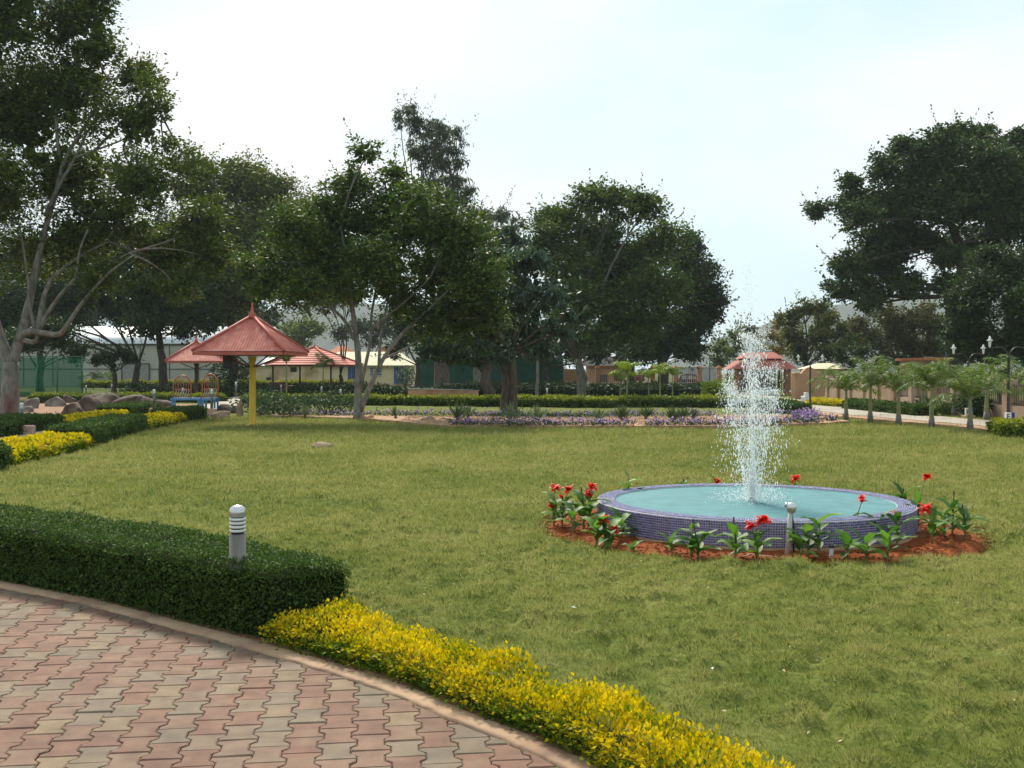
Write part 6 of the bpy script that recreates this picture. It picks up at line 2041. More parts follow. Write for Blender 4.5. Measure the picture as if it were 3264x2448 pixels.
# ---- boulders
def rock_mesh(seed, w, h, mat):
    bm = bmesh.new()
    bmesh.ops.create_icosphere(bm, subdivisions=3, radius=1)
    g = np.random.default_rng(seed)
    ph = g.uniform(0, 6.28, 9); fr = g.uniform(.9, 2.6, 9)
    dirs = unit(g.normal(size=(5, 3))); cut = g.uniform(.55, .85, 5)
    for v in bm.verts:
        p = np.array(v.co[:])
        k = 1 + .13 * math.sin(fr[0] * p[0] * 2 + ph[0]) * math.sin(fr[1] * p[1] * 2 + ph[1]) + .10 * math.sin(fr[2] * p[2] * 3 + ph[2] + p[0] * 3) + .05 * math.sin(fr[3] * 6 * p[0] + ph[3]) * math.sin(fr[4] * 6 * p[1] + ph[4])
        p = p * k
        for d, c in zip(dirs, cut):
            e = p @ d
            if e > c: p = p - d * (e - c) * .8
        v.co = (p[0] * w / 2, p[1] * w * .42, max(p[2], -.35) * h * .9 + h * .12)
    me = bpy.data.meshes.new('rock'); bm.to_mesh(me); bm.free()
    me.materials.append(MAT[mat])
    me.polygons.foreach_set('use_smooth', np.ones(len(me.polygons), bool))
    return me
ROCKL = ['dark brown boulder at the left foot of the boulder heap', 'brown boulder left of centre in the boulder heap', 'large brown boulder in the middle of the heap', 'wide brown boulder right of centre in the heap', 'sloping brown boulder at the right end of the heap',
         'flat brown boulder at the back left of the heap', 'flat brown boulder at the back right of the heap', 'small rounded boulder in front of the heap, lower left',
         'pale grey boulder nearest the pale-barked trunk', 'pale grey boulder between the trunk and the heap', 'small brown boulder behind the pale grey ones', 'small low grey stone at the trunk foot', 'long dark flat rock left of the blue bench', 'small brown stone beside the left pink plinth',
         'smooth tan boulder on the lawn edge right of the blue bench', 'upright reddish stone beside the path bend', 'dark flat stone behind the smooth tan boulder', 'small flat tan stone between yellow post and grey-trunked tree', 'orange-tan stone at the foot of the grey trunks',
         'rounded tan stone at the left end of the gravel bed', 'flat tan stone touching the left end of the gravel', 'flat tan stone lying alone in the open lawn', 'tiny dark stone on the rear lawn', 'small tan stone in front of the blue bench hedge']
RM = {'b': 'rock_brown', 'g': 'rock_grey', 't': 'rock_tan', 'o': 'rock_orange'}
for i, ((x, y, w, h, k), lab) in enumerate(zip(ROCKS, ROCKL)):
    tag(link('rock', rock_mesh(40 + i, w, h, RM[k]), None, (x, y + w * .3, .02)), lab, 'rock')

# ================================================================== TREES
BARK = {'T1': 'bark_redstain', 'T3': 'bark_pale', 'T4': 'bark_brown', 'T4b': 'bark_grey', 'T5': 'bark_brown', 'T6': 'bark_brown', 'T7': 'bark_grey', 'T16': 'bark_grey', 'T2': 'bark_dark'}
def bez(a, b, c, n):
    return [tuple(Vector(a) * (1 - t) ** 2 + Vector(b) * 2 * t * (1 - t) + Vector(c) * t * t) for t in [i / (n - 1) for i in range(n)]]

def build_tree(T):
    key = T['key']
    g = np.random.default_rng(sum(ord(c) * (i + 3) for i, c in enumerate(key)))
    bx, by = T['base']
    root = thing(T['name'], T['label'], 'tree', (bx, by, 0))
    bark = BARK.get(key, 'bark_dark')
    lobes = [(x - bx, y - by, z, r, d) for x, y, z, r, d in T['lobes']]
    # leaf clusters through each lobe, denser near its outside
    leafL = T['L']
    CC = []; CR = []
    for (x, y, z, r, dens) in lobes:
        nc = int(max(8, T.get('dm', 1.0) * 1.75 * (r / leafL) ** 2 * dens))
        # each lobe is a handful of leafy boughs with gaps between them
        ns = 7 + int(min(5, r / (leafL * 4)))
        sd = unit(g.normal(size=(ns, 3)) + np.array([0, 0, .25]))
        sc_ = sd * (g.uniform(.35, .78, ns)[:, None]) * r
        sr = g.uniform(.30, .50, ns) * r
        si = g.integers(0, ns, nc)
        d = unit(g.normal(size=(nc, 3)))
        c = sc_[si] + d * (g.random(nc) ** .45 * sr[si])[:, None] * np.array([1.1, 1.1, .72])
        free = g.random(nc) < .55
        c[free] = (unit(g.normal(size=(nc, 3))) * (g.random(nc) ** .36 * r)[:, None])[free]
        c[:, 1] *= 1.15; c[:, 2] *= .90
        CC.append(c + np.array([x, y, z])); CR.append(np.full(nc, min(r * .28, leafL * 2.9)))
    CC = np.concatenate(CC); CR = np.concatenate(CR)
    CR *= g.uniform(.65, 1.3, len(CR))
    per = int(30 * T.get('per', 1.0))
    n = len(CC) * per
    ci = np.repeat(np.arange(len(CC)), per)
    off = g.normal(size=(n, 3)) * np.array([.62, .62, .40])
    P = CC[ci] + off * CR[ci][:, None]
    if T.get('droop'):
        A = unit(g.normal(size=(n, 3)) * .55 + np.array([0, 0, -.8]))
        NR = unit(g.normal(size=(n, 3)) + np.array([0, 0, .3]))
        wr = .26 if T['mat'] == 'leaf_grey' else .36
    else:
        A = unit(g.normal(size=(n, 3)) * np.array([1, 1, .55]) + off * .5)
        NR = unit(g.normal(size=(n, 3)) * .8 + np.array([0, 0, .9]))
        wr = .52
    Ln = leafL * g.uniform(.65, 1.3, n)
    ctone = g.normal(0, .15, len(CC))
    tone = np.clip(.45 + ctone[ci] + g.normal(0, .17, n), 0, 1)
    P[:, 2] = np.maximum(P[:, 2], .4)
    Wn = Ln * wr
    # oversized dark filler leaves, added inside to block sky and darken the crown
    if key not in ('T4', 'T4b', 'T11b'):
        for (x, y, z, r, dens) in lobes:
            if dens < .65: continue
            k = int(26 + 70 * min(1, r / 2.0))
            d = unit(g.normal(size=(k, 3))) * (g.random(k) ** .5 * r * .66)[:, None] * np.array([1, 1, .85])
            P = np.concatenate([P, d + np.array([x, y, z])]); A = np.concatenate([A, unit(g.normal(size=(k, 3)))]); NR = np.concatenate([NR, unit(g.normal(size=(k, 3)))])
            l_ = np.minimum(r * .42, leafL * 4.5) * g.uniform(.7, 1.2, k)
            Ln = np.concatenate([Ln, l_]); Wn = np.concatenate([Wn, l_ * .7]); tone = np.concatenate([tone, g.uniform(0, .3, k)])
    # leafy twigs poking out of the outline
    k = 9 * len(lobes) if not T.get('droop') else 4 * len(lobes)
    li_ = g.integers(0, len(lobes), k)
    LB = np.array([l[:4] for l in lobes])[li_]
    dr_ = unit(g.normal(size=(k, 3)) + np.array([0, 0, .35]))
    ln_ = leafL * g.uniform(1.8, 4.6, k)
    m_ = 9
    tt = np.tile(np.linspace(0, 1, m_), k); ki = np.repeat(np.arange(k), m_)
    TP = LB[ki, :3] + dr_[ki] * (LB[ki, 3] * .86)[:, None] * np.array([1, 1.1, .9]) + dr_[ki] * (tt * ln_[ki])[:, None] + np.array([0, 0, 1]) * (tt ** 2 * ln_[ki] * .2)[:, None]
    P = np.concatenate([P, TP]); A = np.concatenate([A, unit(dr_[ki] * .7 + g.normal(size=(k * m_, 3)) * .8)]); NR = np.concatenate([NR, unit(g.normal(size=(k * m_, 3)) + np.array([0, 0, .6]))])
    l_ = leafL * g.uniform(.6, 1.1, k * m_); Ln = np.concatenate([Ln, l_]); Wn = np.concatenate([Wn, l_ * wr]); tone = np.concatenate([tone, np.clip(g.normal(.6, .2, k * m_), 0, 1)])
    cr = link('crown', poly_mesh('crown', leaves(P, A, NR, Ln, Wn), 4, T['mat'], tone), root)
    cr['kind'] = 'stuff'
    # wood
    wood = MB()
    tips = []
    if key in LIMBS:
        for i, L_ in enumerate(LIMBS[key]):
            pts = [(x - bx, y - by, z) for x, y, z, r in L_]; rad = [r for *_, r in L_]
            # smooth the survey points
            P2 = []; R2 = []
            for a, b, ra, rb in zip(pts[:-1], pts[1:], rad[:-1], rad[1:]):
                for k in range(3):
                    t = k / 3
                    P2.append(tuple(Vector(a).lerp(Vector(b), t))); R2.append(ra + (rb - ra) * t)
            P2.append(pts[-1]); R2.append(rad[-1])
            for _ in range(2):
                P2 = [P2[0]] + [tuple((Vector(P2[j - 1]) + Vector(P2[j]) * 2 + Vector(P2[j + 1])) / 4) for j in range(1, len(P2) - 1)] + [P2[-1]]
            if i == 0:
                R2[0] *= 1.35; R2[1] *= 1.12
            MB().tube(P2, R2, 9).build('trunk' if i == 0 else 'limb', bark if i == 0 else 'bark_pale', root)
            tips += [P2[-1], P2[len(P2) * 2 // 3]]
        start = tips
    else:
        r0 = T['r']; fk = T['fork']
        low = min(l[2] for l in lobes)
        stems = [0.0] if not T.get('twin') else [-T['twin'] / 2, T['twin'] / 2]
        start = []
        for sx in stems:
            wob = [(sx + g.normal(0, r0 * .35), g.normal(0, r0 * .3), z) for z in np.linspace(0, fk, 5)]
            wob[0] = (sx, 0, -.15); wob = [wob[0]] + [(sx, 0, .12)] + wob[1:]
            rad = [r0 * 1.45, r0 * 1.15] + list(np.linspace(r0, r0 * .8, 4))
            MB().tube(wob, rad, 10).build('trunk', bark, root)
            start.append(wob[-1])
            if fk > 2.5 and not T.get('droop'):
                # the trunk carries on as a bending leader inside the crown
                top_ = max(l[2] for l in lobes); hz_ = fk + (top_ - fk) * .62
                ld = [wob[-1]] + [(wob[-1][0] + g.normal(0, .35), wob[-1][1] + g.normal(0, .35), z) for z in np.linspace(fk, hz_, 5)[1:]]
                MB().tube(ld, list(np.linspace(r0 * .8, r0 * .3, 5)), 9).build('leader', bark, root)
                start += ld[1:]
    # limbs to the lobes, twigs to clusters
    for li, (x, y, z, r, d) in enumerate(lobes):
        p = min(start, key=lambda s: math.dist(s, (x, y, z)))
        dist = math.dist(p, (x, y, z))
        base_r = (T['r'] * {'T4': .13, 'T4b': .13, 'T9': .22}.get(key, .36) if 'r' in T else .05) * (1 if key not in LIMBS else .8)
        base_r = max(.02, min(base_r, .018 * dist + .02))
        mid = ((p[0] + x) / 2 + g.normal(0, .13) * dist, (p[1] + y) / 2 + g.normal(0, .13) * dist, (p[2] + z) / 2 + g.uniform(-.12, .16) * dist)
        q = bez(p, mid, (x, y, z - r * .2), 6)
        wood.tube(q, list(np.linspace(base_r, base_r * .4, 6)), 6)
        idx = [i for i in g.integers(0, len(CC), 60) if math.dist(CC[i], (x, y, z)) < r * 1.1][:7]
        for i in idx:
            a = q[4]; b = tuple(CC[i])
            m2 = tuple((Vector(a) + Vector(b)) / 2 + Vector((0, 0, .08 * r)))
            wood.tube(bez(a, m2, b, 4), list(np.linspace(base_r * .4, base_r * .12 + .004, 4)), 5)
    o = wood.build('branches', bark, root); o['kind'] = 'stuff'
    return root
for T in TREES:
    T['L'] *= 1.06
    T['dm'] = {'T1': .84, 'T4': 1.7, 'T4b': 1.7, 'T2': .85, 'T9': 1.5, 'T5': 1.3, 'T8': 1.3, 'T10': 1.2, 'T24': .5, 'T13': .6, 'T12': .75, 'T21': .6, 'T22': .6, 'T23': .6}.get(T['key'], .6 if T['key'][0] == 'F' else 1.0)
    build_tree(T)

# ---- a sprinkling of shrubs before the building
def bush(label, x, y, r, h, mat, leaf, name='shrub', cat='shrub'):
    t = thing(name, label, cat, (x, y, 0))
    n = int(900)
    d = rdir(n); rad = rng.random(n) ** .4
    P = d * rad[:, None] * np.array([r, r, h * .5]); P[:, 2] += h * .55
    P[:, 2] = np.maximum(P[:, 2], .05)
    P += rng.normal(0, r * .05, (n, 3))
    A = unit(rdir(n) + d * .5); NR = unit(rdir(n) + np.array([0, 0, .6]))
    Ln = leaf * rng.uniform(.7, 1.3, n)
    o = link('foliage', poly_mesh('foliage', leaves(P, A, NR, Ln, Ln * .5), 4, mat, np.clip(rng.normal(.45, .2, n), 0, 1)), t); o['kind'] = 'stuff'
    m = MB()
    for k in range(5):
        a = k * 1.26
        m.tube([(0, 0, -.05), (math.cos(a) * r * .3, math.sin(a) * r * .3, h * .4), (math.cos(a) * r * .55, math.sin(a) * r * .55, h * .7)], [.03, .02, .01], 5)
    m.build('stems', 'bark_brown', t)
bush('round grey-green shrub at the right end of the cream building', -10.4, 105, 1.0, 2.0, 'leaf_blue', .2)
bush('dark green shrub behind the yellow post', -9.2, 39.5, 1.2, .9, 'leaf_bed', .13)
bush('dark green shrub right of the yellow post, before the rear lawn', -6.6, 38.6, 1.3, .85, 'leaf_bed', .13)
bush('dark shrub with orange specks behind the base of the yellow post', -8.0, 37.6, 1.0, .7, 'leaf_bed', .12)
bush('tall dark shrub under the red eave behind the arched backs', -20.5, 78, 1.6, 2.6, 'leaf_dark', .24)
bush('bright yellow-green shrub at the end of the back hedge, left of the jet', 11.5, 61, .8, 1.0, 'leaf_palm_lime', .2)
bush('low dark shrub at the foot of the right boundary wall, behind the palms', 15.9, 41, .6, .55, 'leaf_dark', .12)
bush('leafy dark plant against the boundary wall right of the rightmost near palm', 15.8, 36.8, .6, .9, 'leaf_dark', .15)
bush('small flowering shrub by the boundary wall between two palms', 15.7, 38.6, .5, .5, 'leaf_light', .1)

# ---- palms
def palm(label, x, y, hc, kind):
    d = y
    t = thing('palm', label, 'palm', (x, y, 0), random.uniform(0, 6.28))
    scale = {'a': 1.0, 'b': 1.05, 'c': .95, 'd': 1.2, 'e': 1.1}[kind]
    hc = max(.5, hc)
    r = {'a': .058, 'b': .066, 'c': .035, 'd': .05, 'e': .08}[kind]
    MB().lathe([(r * 1.6, -.08), (r * 1.5, .10), (r * 1.15, .30), (r, .55), (r * .85, hc * .7), (r * .6, hc)], 10).build('trunk', 'palm_stem', t)
    if kind in 'ab':
        MB().lathe([(r * 1.68, -.06), (r * 1.58, .12), (r * 1.22, .31)], 10).build('trunk_base', 'palm_base', t)
    psz = random.uniform(.92, 1.22)
    nf = {'a': 10, 'b': 8, 'c': 7, 'd': 7, 'e': 7}[kind]
    mat = 'leaf_palm_lime' if kind == 'c' else 'leaf_palm'
    for k in range(nf):
        az = 2 * PI * k / nf + random.uniform(-.25, .25)
        el = random.uniform(.45, 1.3) if k % 3 else random.uniform(1.2, 1.55)
        Lf = random.uniform(1.0, 1.5) * scale * (psz if kind in 'ab' else .75)
        n = 12
        dirv = np.array([math.cos(az), math.sin(az)])
        pts = []
        h = 0.0; rr = 0.0; e = el
        for i in range(n + 1):
            pts.append((dirv[0] * rr, dirv[1] * rr, hc - .04 + h))
            rr += math.cos(e) * Lf / n; h += math.sin(e) * Lf / n
            e -= (.09 + .13 * random.random()) * (.35 + 1.5 * i / n)
        fr = link('frond', None, t); fr.empty_display_size = .1
        MB().tube(pts, list(np.linspace(.018, .004, n + 1)), 5).build('midrib', 'palm_stem', fr)
        P = np.array(pts)
        m = 54 if kind in 'ab' else 30
        tt = np.repeat(np.linspace(.10, .99, m), 2)
        sg = np.tile([1.0, -1.0], m)
        B = np.stack([np.interp(tt * n, np.arange(n + 1), P[:, i]) for i in range(3)], -1)
        tan = np.stack([np.gradient(P[:, i]) for i in range(3)], -1)
        Tn = unit(np.stack([np.interp(tt * n, np.arange(n + 1), tan[:, i]) for i in range(3)], -1))
        side = np.array([-dirv[1], dirv[0], 0])
        A = unit(Tn * .55 + side[None] * sg[:, None] * .8 + np.array([0, 0, -.30]) + rng.normal(0, .16, (2 * m, 3)) + np.array([0, 0, .25]) * (rng.random((2 * m, 1)) < .4))
        Ln = Lf * (.30 if kind in 'ab' else .36) * np.sin(np.clip(tt, .08, .97) * PI) ** .6 * rng.uniform(.8, 1.1, 2 * m)
        NR = unit(np.cross(A, Tn) + rng.normal(0, .3, (2 * m, 3)))
        V = leaves(B, A, NR, Ln, np.full(2 * m, .024 if kind in 'ab' else .045))
        # let the leaflet tips hang
        V = V.reshape(-1, 4, 3); V[:, 2, 2] -= Ln * .22
        o = link('leaflets', poly_mesh('leaflets', V.reshape(-1, 3), 4, mat, np.clip(rng.normal(.45, .2, 2 * m), 0, 1)), fr); o['kind'] = 'stuff'
    if kind in 'ab':
        MB().tube([(0, 0, hc - .05), (.03, .02, hc + .55)], [.02, .004], 5).build('spear_leaf', 'palm_stem', t)
PALML = ['leftmost near palm of the right row, small, beside the low green hedge', 'second near palm from the left in the right row', 'third near palm in the right row, shorter with yellowish fronds', 'fourth near palm in the right row, tall and leaning fronds', 'fifth near palm in the right row, close to the golden hedge block',
         'palm with thick pale trunk across the path, behind the second near palm', 'palm across the path at the wall, right of the fifth near palm', 'rightmost palm by the wall, cut by the picture edge', 'palm across the path at the wall behind the fourth near palm', 'palm across the path at the wall between fourth and fifth near palms', 'small palm before the orange wall beside the gate', 'smallest palm against the curved gate wall',
         'lime-leaved young palm with pale stem, tallest left of the lawn hedge pair', 'lime-leaved young palm next to the thin pale pole', 'short lime young palm behind the tallest one, in front of the compound wall', 'short young palm in front of the red gate', 'young palm in front of the dark tree trunk right of the pole',
         'slim palm in front of the cream wall, left of the tiled pavilion', 'slim palm in front of the tiled pavilion', 'tiny palm against the pale shed wall, middle one', 'tiny palm against the pale shed wall, nearest the net fence', 'tiny palm against the pale shed wall, under the small round tree']
for (x, y, hc, k), lab in zip(PALMS, PALML):
    palm(lab, x, y, hc, k)

# ---- spiky tufts in the bed
TUFL = ['spiky tuft right behind the yellow post', 'spiky tuft on the rear lawn edge between post and grey trunks', 'spiky tuft just right of the grey trunks', 'tall pale spiky tuft at the left end of the gravel bed', 'small spiky tuft behind the tall left one', 'tall pale spiky tuft below the twin straight trunks', 'bushy spiky tuft in the middle of the gravel bed', 'low spiky tuft at the front edge of the gravel bed', 'dense dark spiky tuft left of the young palms', 'wide dark tuft at the back of the gravel, below the lime palms', 'grey-green tuft among the purple flowers', 'dark tuft behind the purple flowers, left of the jet', 'smallest dark tuft near the jet at the back of the bed']
for i, ((x, y, h), lab) in enumerate(zip(TUFTS, TUFL)):
    t = thing('spiky_plant', lab, 'plant', (x, y, .07), 0, 'spiky tufts in the flower bed')
    n = 46 if h > .6 else 32
    if i >= 8: n = 70
    th = rng.uniform(0, 6.28, n); el = np.clip(rng.normal(1.0, .35, n), .15, 1.5)
    A = np.stack([np.cos(th) * np.cos(el), np.sin(th) * np.cos(el), np.sin(el)], -1)
    Ln = h * .68 * rng.uniform(.7, 1.05, n)
    P = np.zeros((n, 3)); P[:, 2] = .04
    P += A * .03
    o = link('blades', poly_mesh('blades', leaves(P, A, rdir(n), Ln, np.full(n, .05 if i < 8 else .035)), 4, 'leaf_spiky' if i < 8 else 'leaf_bed', np.clip(rng.normal(.5 if i < 8 else .75, .22, n), 0, 1)), t); o['kind'] = 'stuff'
    MB().lathe([(.06, -.05), (.05, .05), (.02, .1)], 8).build('crown_base', 'bark_brown', t)

# ---- purple ground flowers
def flowers(name, label, path, width, n):
    path = resample(path, .3)
    P = np.array(path)[rng.integers(0, len(path), n)] + rng.normal(0, .12, (n, 2))
    off = rng.uniform(-.5, .5, n) * width
    x = P[:, 0]; y = P[:, 1] + off
    patch = vnoise(x, y, .9, 7.7) > .36
    x, y = x[patch], y[patch]; n = len(x)
    t = thing(name, label, 'flowers', (float(path[0][0]), float(path[0][1]), .06))
    x = x - path[0][0]; y = y - path[0][1]
    z = np.abs(rng.normal(0, .07, n)) + .02
    C = np.stack([x, y, z], -1)
    o = link('foliage', poly_mesh('foliage', leaves(C, unit(rdir(n) + np.array([0, 0, .6])), rdir(n), rng.uniform(.07, .13, n), rng.uniform(.03, .05, n)), 4, 'leaf_bed', np.clip(rng.normal(.5, .2, n), 0, 1)), t); o['kind'] = 'stuff'
    k = int(n * .45)
    C2 = C[:k] + np.array([0, 0, .07]) + rng.normal(0, .03, (k, 3)); C2[:, 2] = np.maximum(C2[:, 2], .05)
    o = link('blossoms', poly_mesh('blossoms', leaves(C2, unit(rdir(k) + np.array([0, 0, .3])), unit(rdir(k) + np.array([0, -.5, .6])), rng.uniform(.05, .085, k), rng.uniform(.04, .07, k)), 4, 'petal_purple', rng.random(k)), t); o['kind'] = 'stuff'
flowers('purple_flowers', 'band of purple flowers along the front edge of the gravel bed', [(-1.6, 30.9), (2, 30.5), (6, 30.8), (8.6, 31.8), (9.9, 33.2)], .4, 2600)
flowers('purple_flowers', 'band of purple flowers along the back edge of the gravel bed', [(-7.5, 37.4), (-4, 36.9), (2, 36.2), (6, 36.7), (9.4, 38)], .8, 3000)
flowers('purple_flowers', 'thick patch of purple flowers in front of the low green hedge, right of the jet', [(9.2, 33.8), (9.5, 35.2), (10.0, 36.4), (10.3, 37.2)], 1.6, 2600)

# ================================================================== CANNAS round the pool
def canna_leaf(parent, base, az, el, Ln, Wd, tone, curl):
    """one broad leaf: a curved blade with a folded midrib, pointed at the tip"""
    rows = 8
    vs = []; fs = []
    p = Vector(base); e = el
    dirh = Vector((math.cos(az), math.sin(az), 0)); sd = Vector((-math.sin(az), math.cos(az), 0))
    for i in range(rows + 1):
        t = i / rows
        w = Wd * (math.sin(PI * min(1, (t * .93 + .05)) ** .8)) * .5 + .002
        if t > .97: w = .002
        upv = (Vector((0, 0, 1)) * math.cos(e) - dirh * math.sin(e))
        for s in (-1, 0, 1):
            vs.append(p + sd * s * w + upv * (abs(s) * w * .35) + upv * (.004 * math.sin(t * 14 + s)))
        d = dirh * math.cos(e) + Vector((0, 0, 1)) * math.sin(e)
        p = p + d * (Ln / rows)
        e -= curl / rows
    for i in range(rows):
        for k in range(2):
            a = i * 3 + k
            fs.append((a, a + 1, a + 4, a + 3))
    m = MB().add(vs, fs, True)
    me = m.mesh('leaf', 'leaf_canna')
    at = me.attributes.new('tone', 'FLOAT', 'FACE')
    at.data.foreach_set('value', [tone] * len(fs))
    return link('leaf', me, parent)
def canna_flower(parent, c, s, g):
    n = 8
    vs = []; fs = []
    for k in range(n):
        az = 2 * PI * k / n + g.uniform(-.4, .4); el = g.uniform(-.3, 1.4)
        Ln = .068 * s * g.uniform(.8, 1.25); W_ = .046 * s * g.uniform(.8, 1.2)
        dirh = Vector((math.cos(az), math.sin(az), 0)); sd = Vector((-math.sin(az), math.cos(az), 0))
        p = Vector(c); e = el; o = len(vs)
        for i in range(5):
            t = i / 4
            w = W_ * math.sin(PI * min(.96, t * .85 + .1)) * .5
            vs += [p - sd * w, p + Vector((0, 0, .004 * s)), p + sd * w]
            p = p + (dirh * math.cos(e) + Vector((0, 0, 1)) * math.sin(e)) * Ln / 4
            e -= .32
        for i in range(4):
            for q_ in range(2):
                a = o + i * 3 + q_
                fs.append((a, a + 1, a + 4, a + 3))
    m = MB().add(vs, fs, True); me = m.mesh('flower', 'petal_red')
    at = me.attributes.new('tone', 'FLOAT', 'FACE'); at.data.foreach_set('value', [g.random() for _ in fs])
    return link('flower', me, parent)
CANL = ['leftmost canna in the soil ring, two red blooms, pale leaf reaching left', 'canna second from left with a tall red bloom', 'leafy canna without bloom, third from left', 'tall leafy canna close to the pool wall at the left, only a bud', 'canna at the left pool edge with two tall red blooms',
        'low leafy canna at the left front without bloom', 'canna with one red bloom low against the left pool wall', 'canna with low red bloom, right neighbour of the left front group', 'leafy canna at the left pool wall behind the low blooms', 'tiny two-leaved canna seedling in the bare left front soil', 'low canna with large spreading leaves, left front',
        'canna with one bright upright leaf, left front', 'canna with brown bud stalk beside the bright upright leaf', 'leafy canna at the front, left of the twin red blooms', 'canna with twin red blooms at the pool front, left of the spotlight',
        'two-leaved canna just right of the spotlight', 'small canna with yellowing leaf right of the spotlight', 'large leafy canna in front, left of the short white pipe', 'small three-leaved canna just right of the short white pipe', 'canna with a tall red bloom over the right pool rim', 'low leafy canna at the right front soil edge', 'leafy canna against the right pool wall', 'leafy canna at the right front, nearest the lawn', 'canna with pinkish bud against the right pool wall',
        'tall canna right of the pool with the highest red bloom', 'canna right of the pool with a big red bloom halfway up', 'leafy canna right of the big halfway bloom', 'canna at the right end with upright brown bud stalk', 'rightmost canna with bent leaves and a dark bud',
        'canna behind the pool with red bloom right of the jet', 'canna behind the pool with red bloom seen at the left of the jet', 'canna bud stalk behind the far rim left of the jet', 'canna bud stalks behind the far rim at the right', 'canna leaf clump behind the far left rim']
for i, ((x, y, fl, nl, lh), lab) in enumerate(zip(CANNAS, CANL)):
    g = random.Random(100 + i)
    t = thing('canna_plant', lab, 'plant', (x, y, .02), 0, 'cannas around the fountain')
    lh = max(lh, .06)
    top = lh * .95
    MB().tube([(0, 0, -.04), (.01, 0, top * .5), (.015, .01, top)], [.011, .009, .006], 6).build('stem', 'palm_stem', t)
    az0 = g.uniform(0, 6.28)
    nl += 2
    for k in range(nl + 1):
        f = (k + .6) / (nl + 1)
        az = az0 + k * 2.4 + g.uniform(-.4, .4)
        # leaves spread mostly sideways so they catch light
        el = g.uniform(.75, 1.3) if k == nl else g.uniform(.35, 1.05)
        Ln = g.uniform(.18, .28) * (.65 if lh < .15 else 1) * (1.0 if k < nl else .95)
        canna_leaf(t, (0.005, 0, top * (.12 + .75 * f)), az, el, Ln, Ln * g.uniform(.30, .42), min(1, max(0, g.gauss(.5, .25))), g.uniform(.5, 1.3))
    for (dx, z, s) in fl:
        MB().tube([(.01, 0, top * .6), (dx * .5, 0, (top * .6 + z) / 2 + .01), (dx, 0, z - .03)], [.007, .006, .004], 6).build('flower_stalk', 'palm_stem' if s > .4 else 'bark_brown', t)
        if s > .45:
            for q_ in range(2 if s > .75 else 1):
                canna_flower(t, (dx + g.uniform(-.02, .02), g.uniform(-.02, .02), z - .03 + g.uniform(-.012, .018)), s * 1.05, g)
        MB().lathe([(.004, -.045), (.009, -.03), (.007, -.01), (0, .01)], 6, (dx, 0, z)).build('bud', 'post_maroon' if s < .6 else 'petal_red', t)

# ---- dry leaf bits and straw scattered on the lawn: nobody could count them
def litter():
    n = 420
    y = 4.2 * (26 / 4.2) ** rng.random(n); x = rng.uniform(-.5, .5, n) * y * 1.0
    ok = ~paved(x, y - .9) & (ring_r(x, y) > SR + .1)
    x, y = x[ok], y[ok]; n = len(x)
    P = np.stack([x, y, lawn_h(x, y) + .022], -1)
    A = unit(rng.normal(size=(n, 3)) * np.array([1, 1, .25])); NR = unit(rng.normal(size=(n, 3)) * .4 + np.array([0, 0, 1]))
    Ln = rng.uniform(.012, .035, n) * np.maximum(1, y / 9)
    return poly_mesh('leaf_litter', leaves(P, A, NR, Ln, Ln * rng.uniform(.2, .5, n)), 4, 'leaf_litter', rng.random(n))
leaf_mat('leaf_litter', [(0, (.16, .10, .05)), (.5, (.34, .25, .12)), (1, (.55, .48, .34))], trans=0)
tag(link('leaf_litter', litter()), 'dry straw and leaf bits scattered over the lawn', 'litter', kind='stuff')

# ---- spotlight on a stake, short pipe, wire, litter
sp = thing('garden_spotlight', 'silver spotlight on a white stake in front of the pool', 'light', (2.455, 9.47, 0))
MB().tube([(-.035, 0, -.05), (-.01, 0, .22), (0, 0, .40)], [.024, .024, .020], 8).build('stake', 'stake_wood', sp)
MB().tube([(.03, .0, -.05), (.025, .0, .3), (.01, 0, .40)], [.008, .008, .008], 6).build('cable', 'black_iron', sp)
hd_ = link('lamp_head', None, sp); hd_.empty_display_size = .05
MB().lathe([(0, -.045), (.025, -.04), (.042, -.015), (.046, .015), (.036, .04), (.018, .052), (0, .055)], 16, (.008, 0, .432)).build('housing', 'spot_silver', hd_)
MB().tube([(-.02, .01, .455), (-.04, .02, .465)], [.022, .024], 12).build('lens_ring', 'spot_silver', hd_)
pp = thing('sprinkler_pipe', 'short white pipe with grey cap standing at the soil edge', 'pipe', (2.767, 9.30, 0))
MB().lathe([(.019, -.05), (.019, .115)], 12).build('pipe', 'pipe_white', pp)
MB().lathe([(.023, .113), (.023, .138), (.016, .144), (0, .144)], 12).build('cap', 'steel_dark', pp)
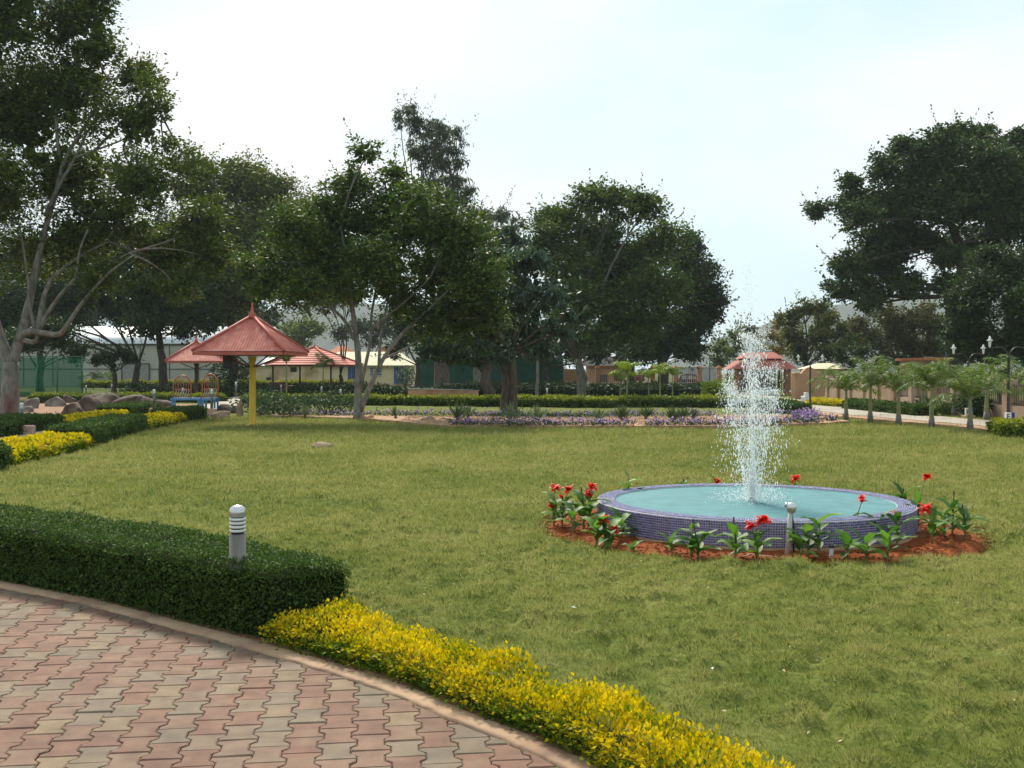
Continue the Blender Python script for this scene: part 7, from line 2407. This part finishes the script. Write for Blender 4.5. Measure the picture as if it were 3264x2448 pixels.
tag(MB().tube([(1.98, 9.33, .02), (2.08, 9.36, .05), (2.2, 9.34, .035), (2.38, 9.33, .02), (2.6, 9.30, .015)], .004, 5).build('wire', 'pipe_white'), 'thin pale wire lying on the red soil in front of the pool', 'wire')
tag(MB().tube([(1.86, 9.30, .0), (1.90, 9.31, .05), (1.96, 9.33, .09)], [.014, .012, .008], 7).build('stick', 'pale_stick'), 'pale broken stick leaning at the front of the soil ring', 'stick')
LIT = [(.385, 7.05, 'white fallen petal lying alone in the middle of the near lawn'), (-.62, 7.5, 'small pale leaf on the lawn behind the golden hedge tip'), (-.42, 7.9, 'tiny pale leaf near the dark hedge end on the lawn'), (3.0, 7.2, 'dry pale leaf on the lawn right of centre, below the short white pipe'), (1.05, 5.6, 'tiny white petal beside the golden hedge'), (3.4, 6.2, 'dry straw-coloured leaf on the near right lawn')]
for i, (x, y, lab) in enumerate(LIT):
    z = float(lawn_h(x, y)) + .035
    m = MB().add([(0, 0, 0), (.018, -.012, .006), (.042, 0, .002), (.018, .013, .007)], [(0, 1, 2), (0, 2, 3)])
    me = m.mesh('fallen_petal', 'petal_white'); at = me.attributes.new('tone', 'FLOAT', 'FACE'); at.data.foreach_set('value', [.5 if i in (0, 4) else 0.0] * 2)
    o = link('fallen_petal', me, None, (x, y, z)); o.rotation_euler = (.3, .2, i * 1.1)
    sc = 1.0 if i == 0 else .7
    o.scale = (sc, sc, sc)
    tag(o, lab, 'petal')

# ================================================================== haze over the distance
hz = MB().box(-1300, 1300, -15, 1850, -1.2, 150)
hobj = hz.build('haze', 'hill_scrub')
hobj.data.materials.clear()
m, N, L = new_mat('haze_air')
out = N.new('ShaderNodeOutputMaterial')
pvn = N.new('ShaderNodeVolumePrincipled')
pvn.inputs['Color'].default_value = (.86, .93, 1.0, 1)
pvn.inputs['Density'].default_value = .00022
pvn.inputs['Anisotropy'].default_value = .2
L(pvn.outputs['Volume'], out.inputs['Volume'])
hobj.data.materials.append(m)
tag(hobj, 'thin bluish haze in the air over the whole garden', 'haze', kind='stuff')
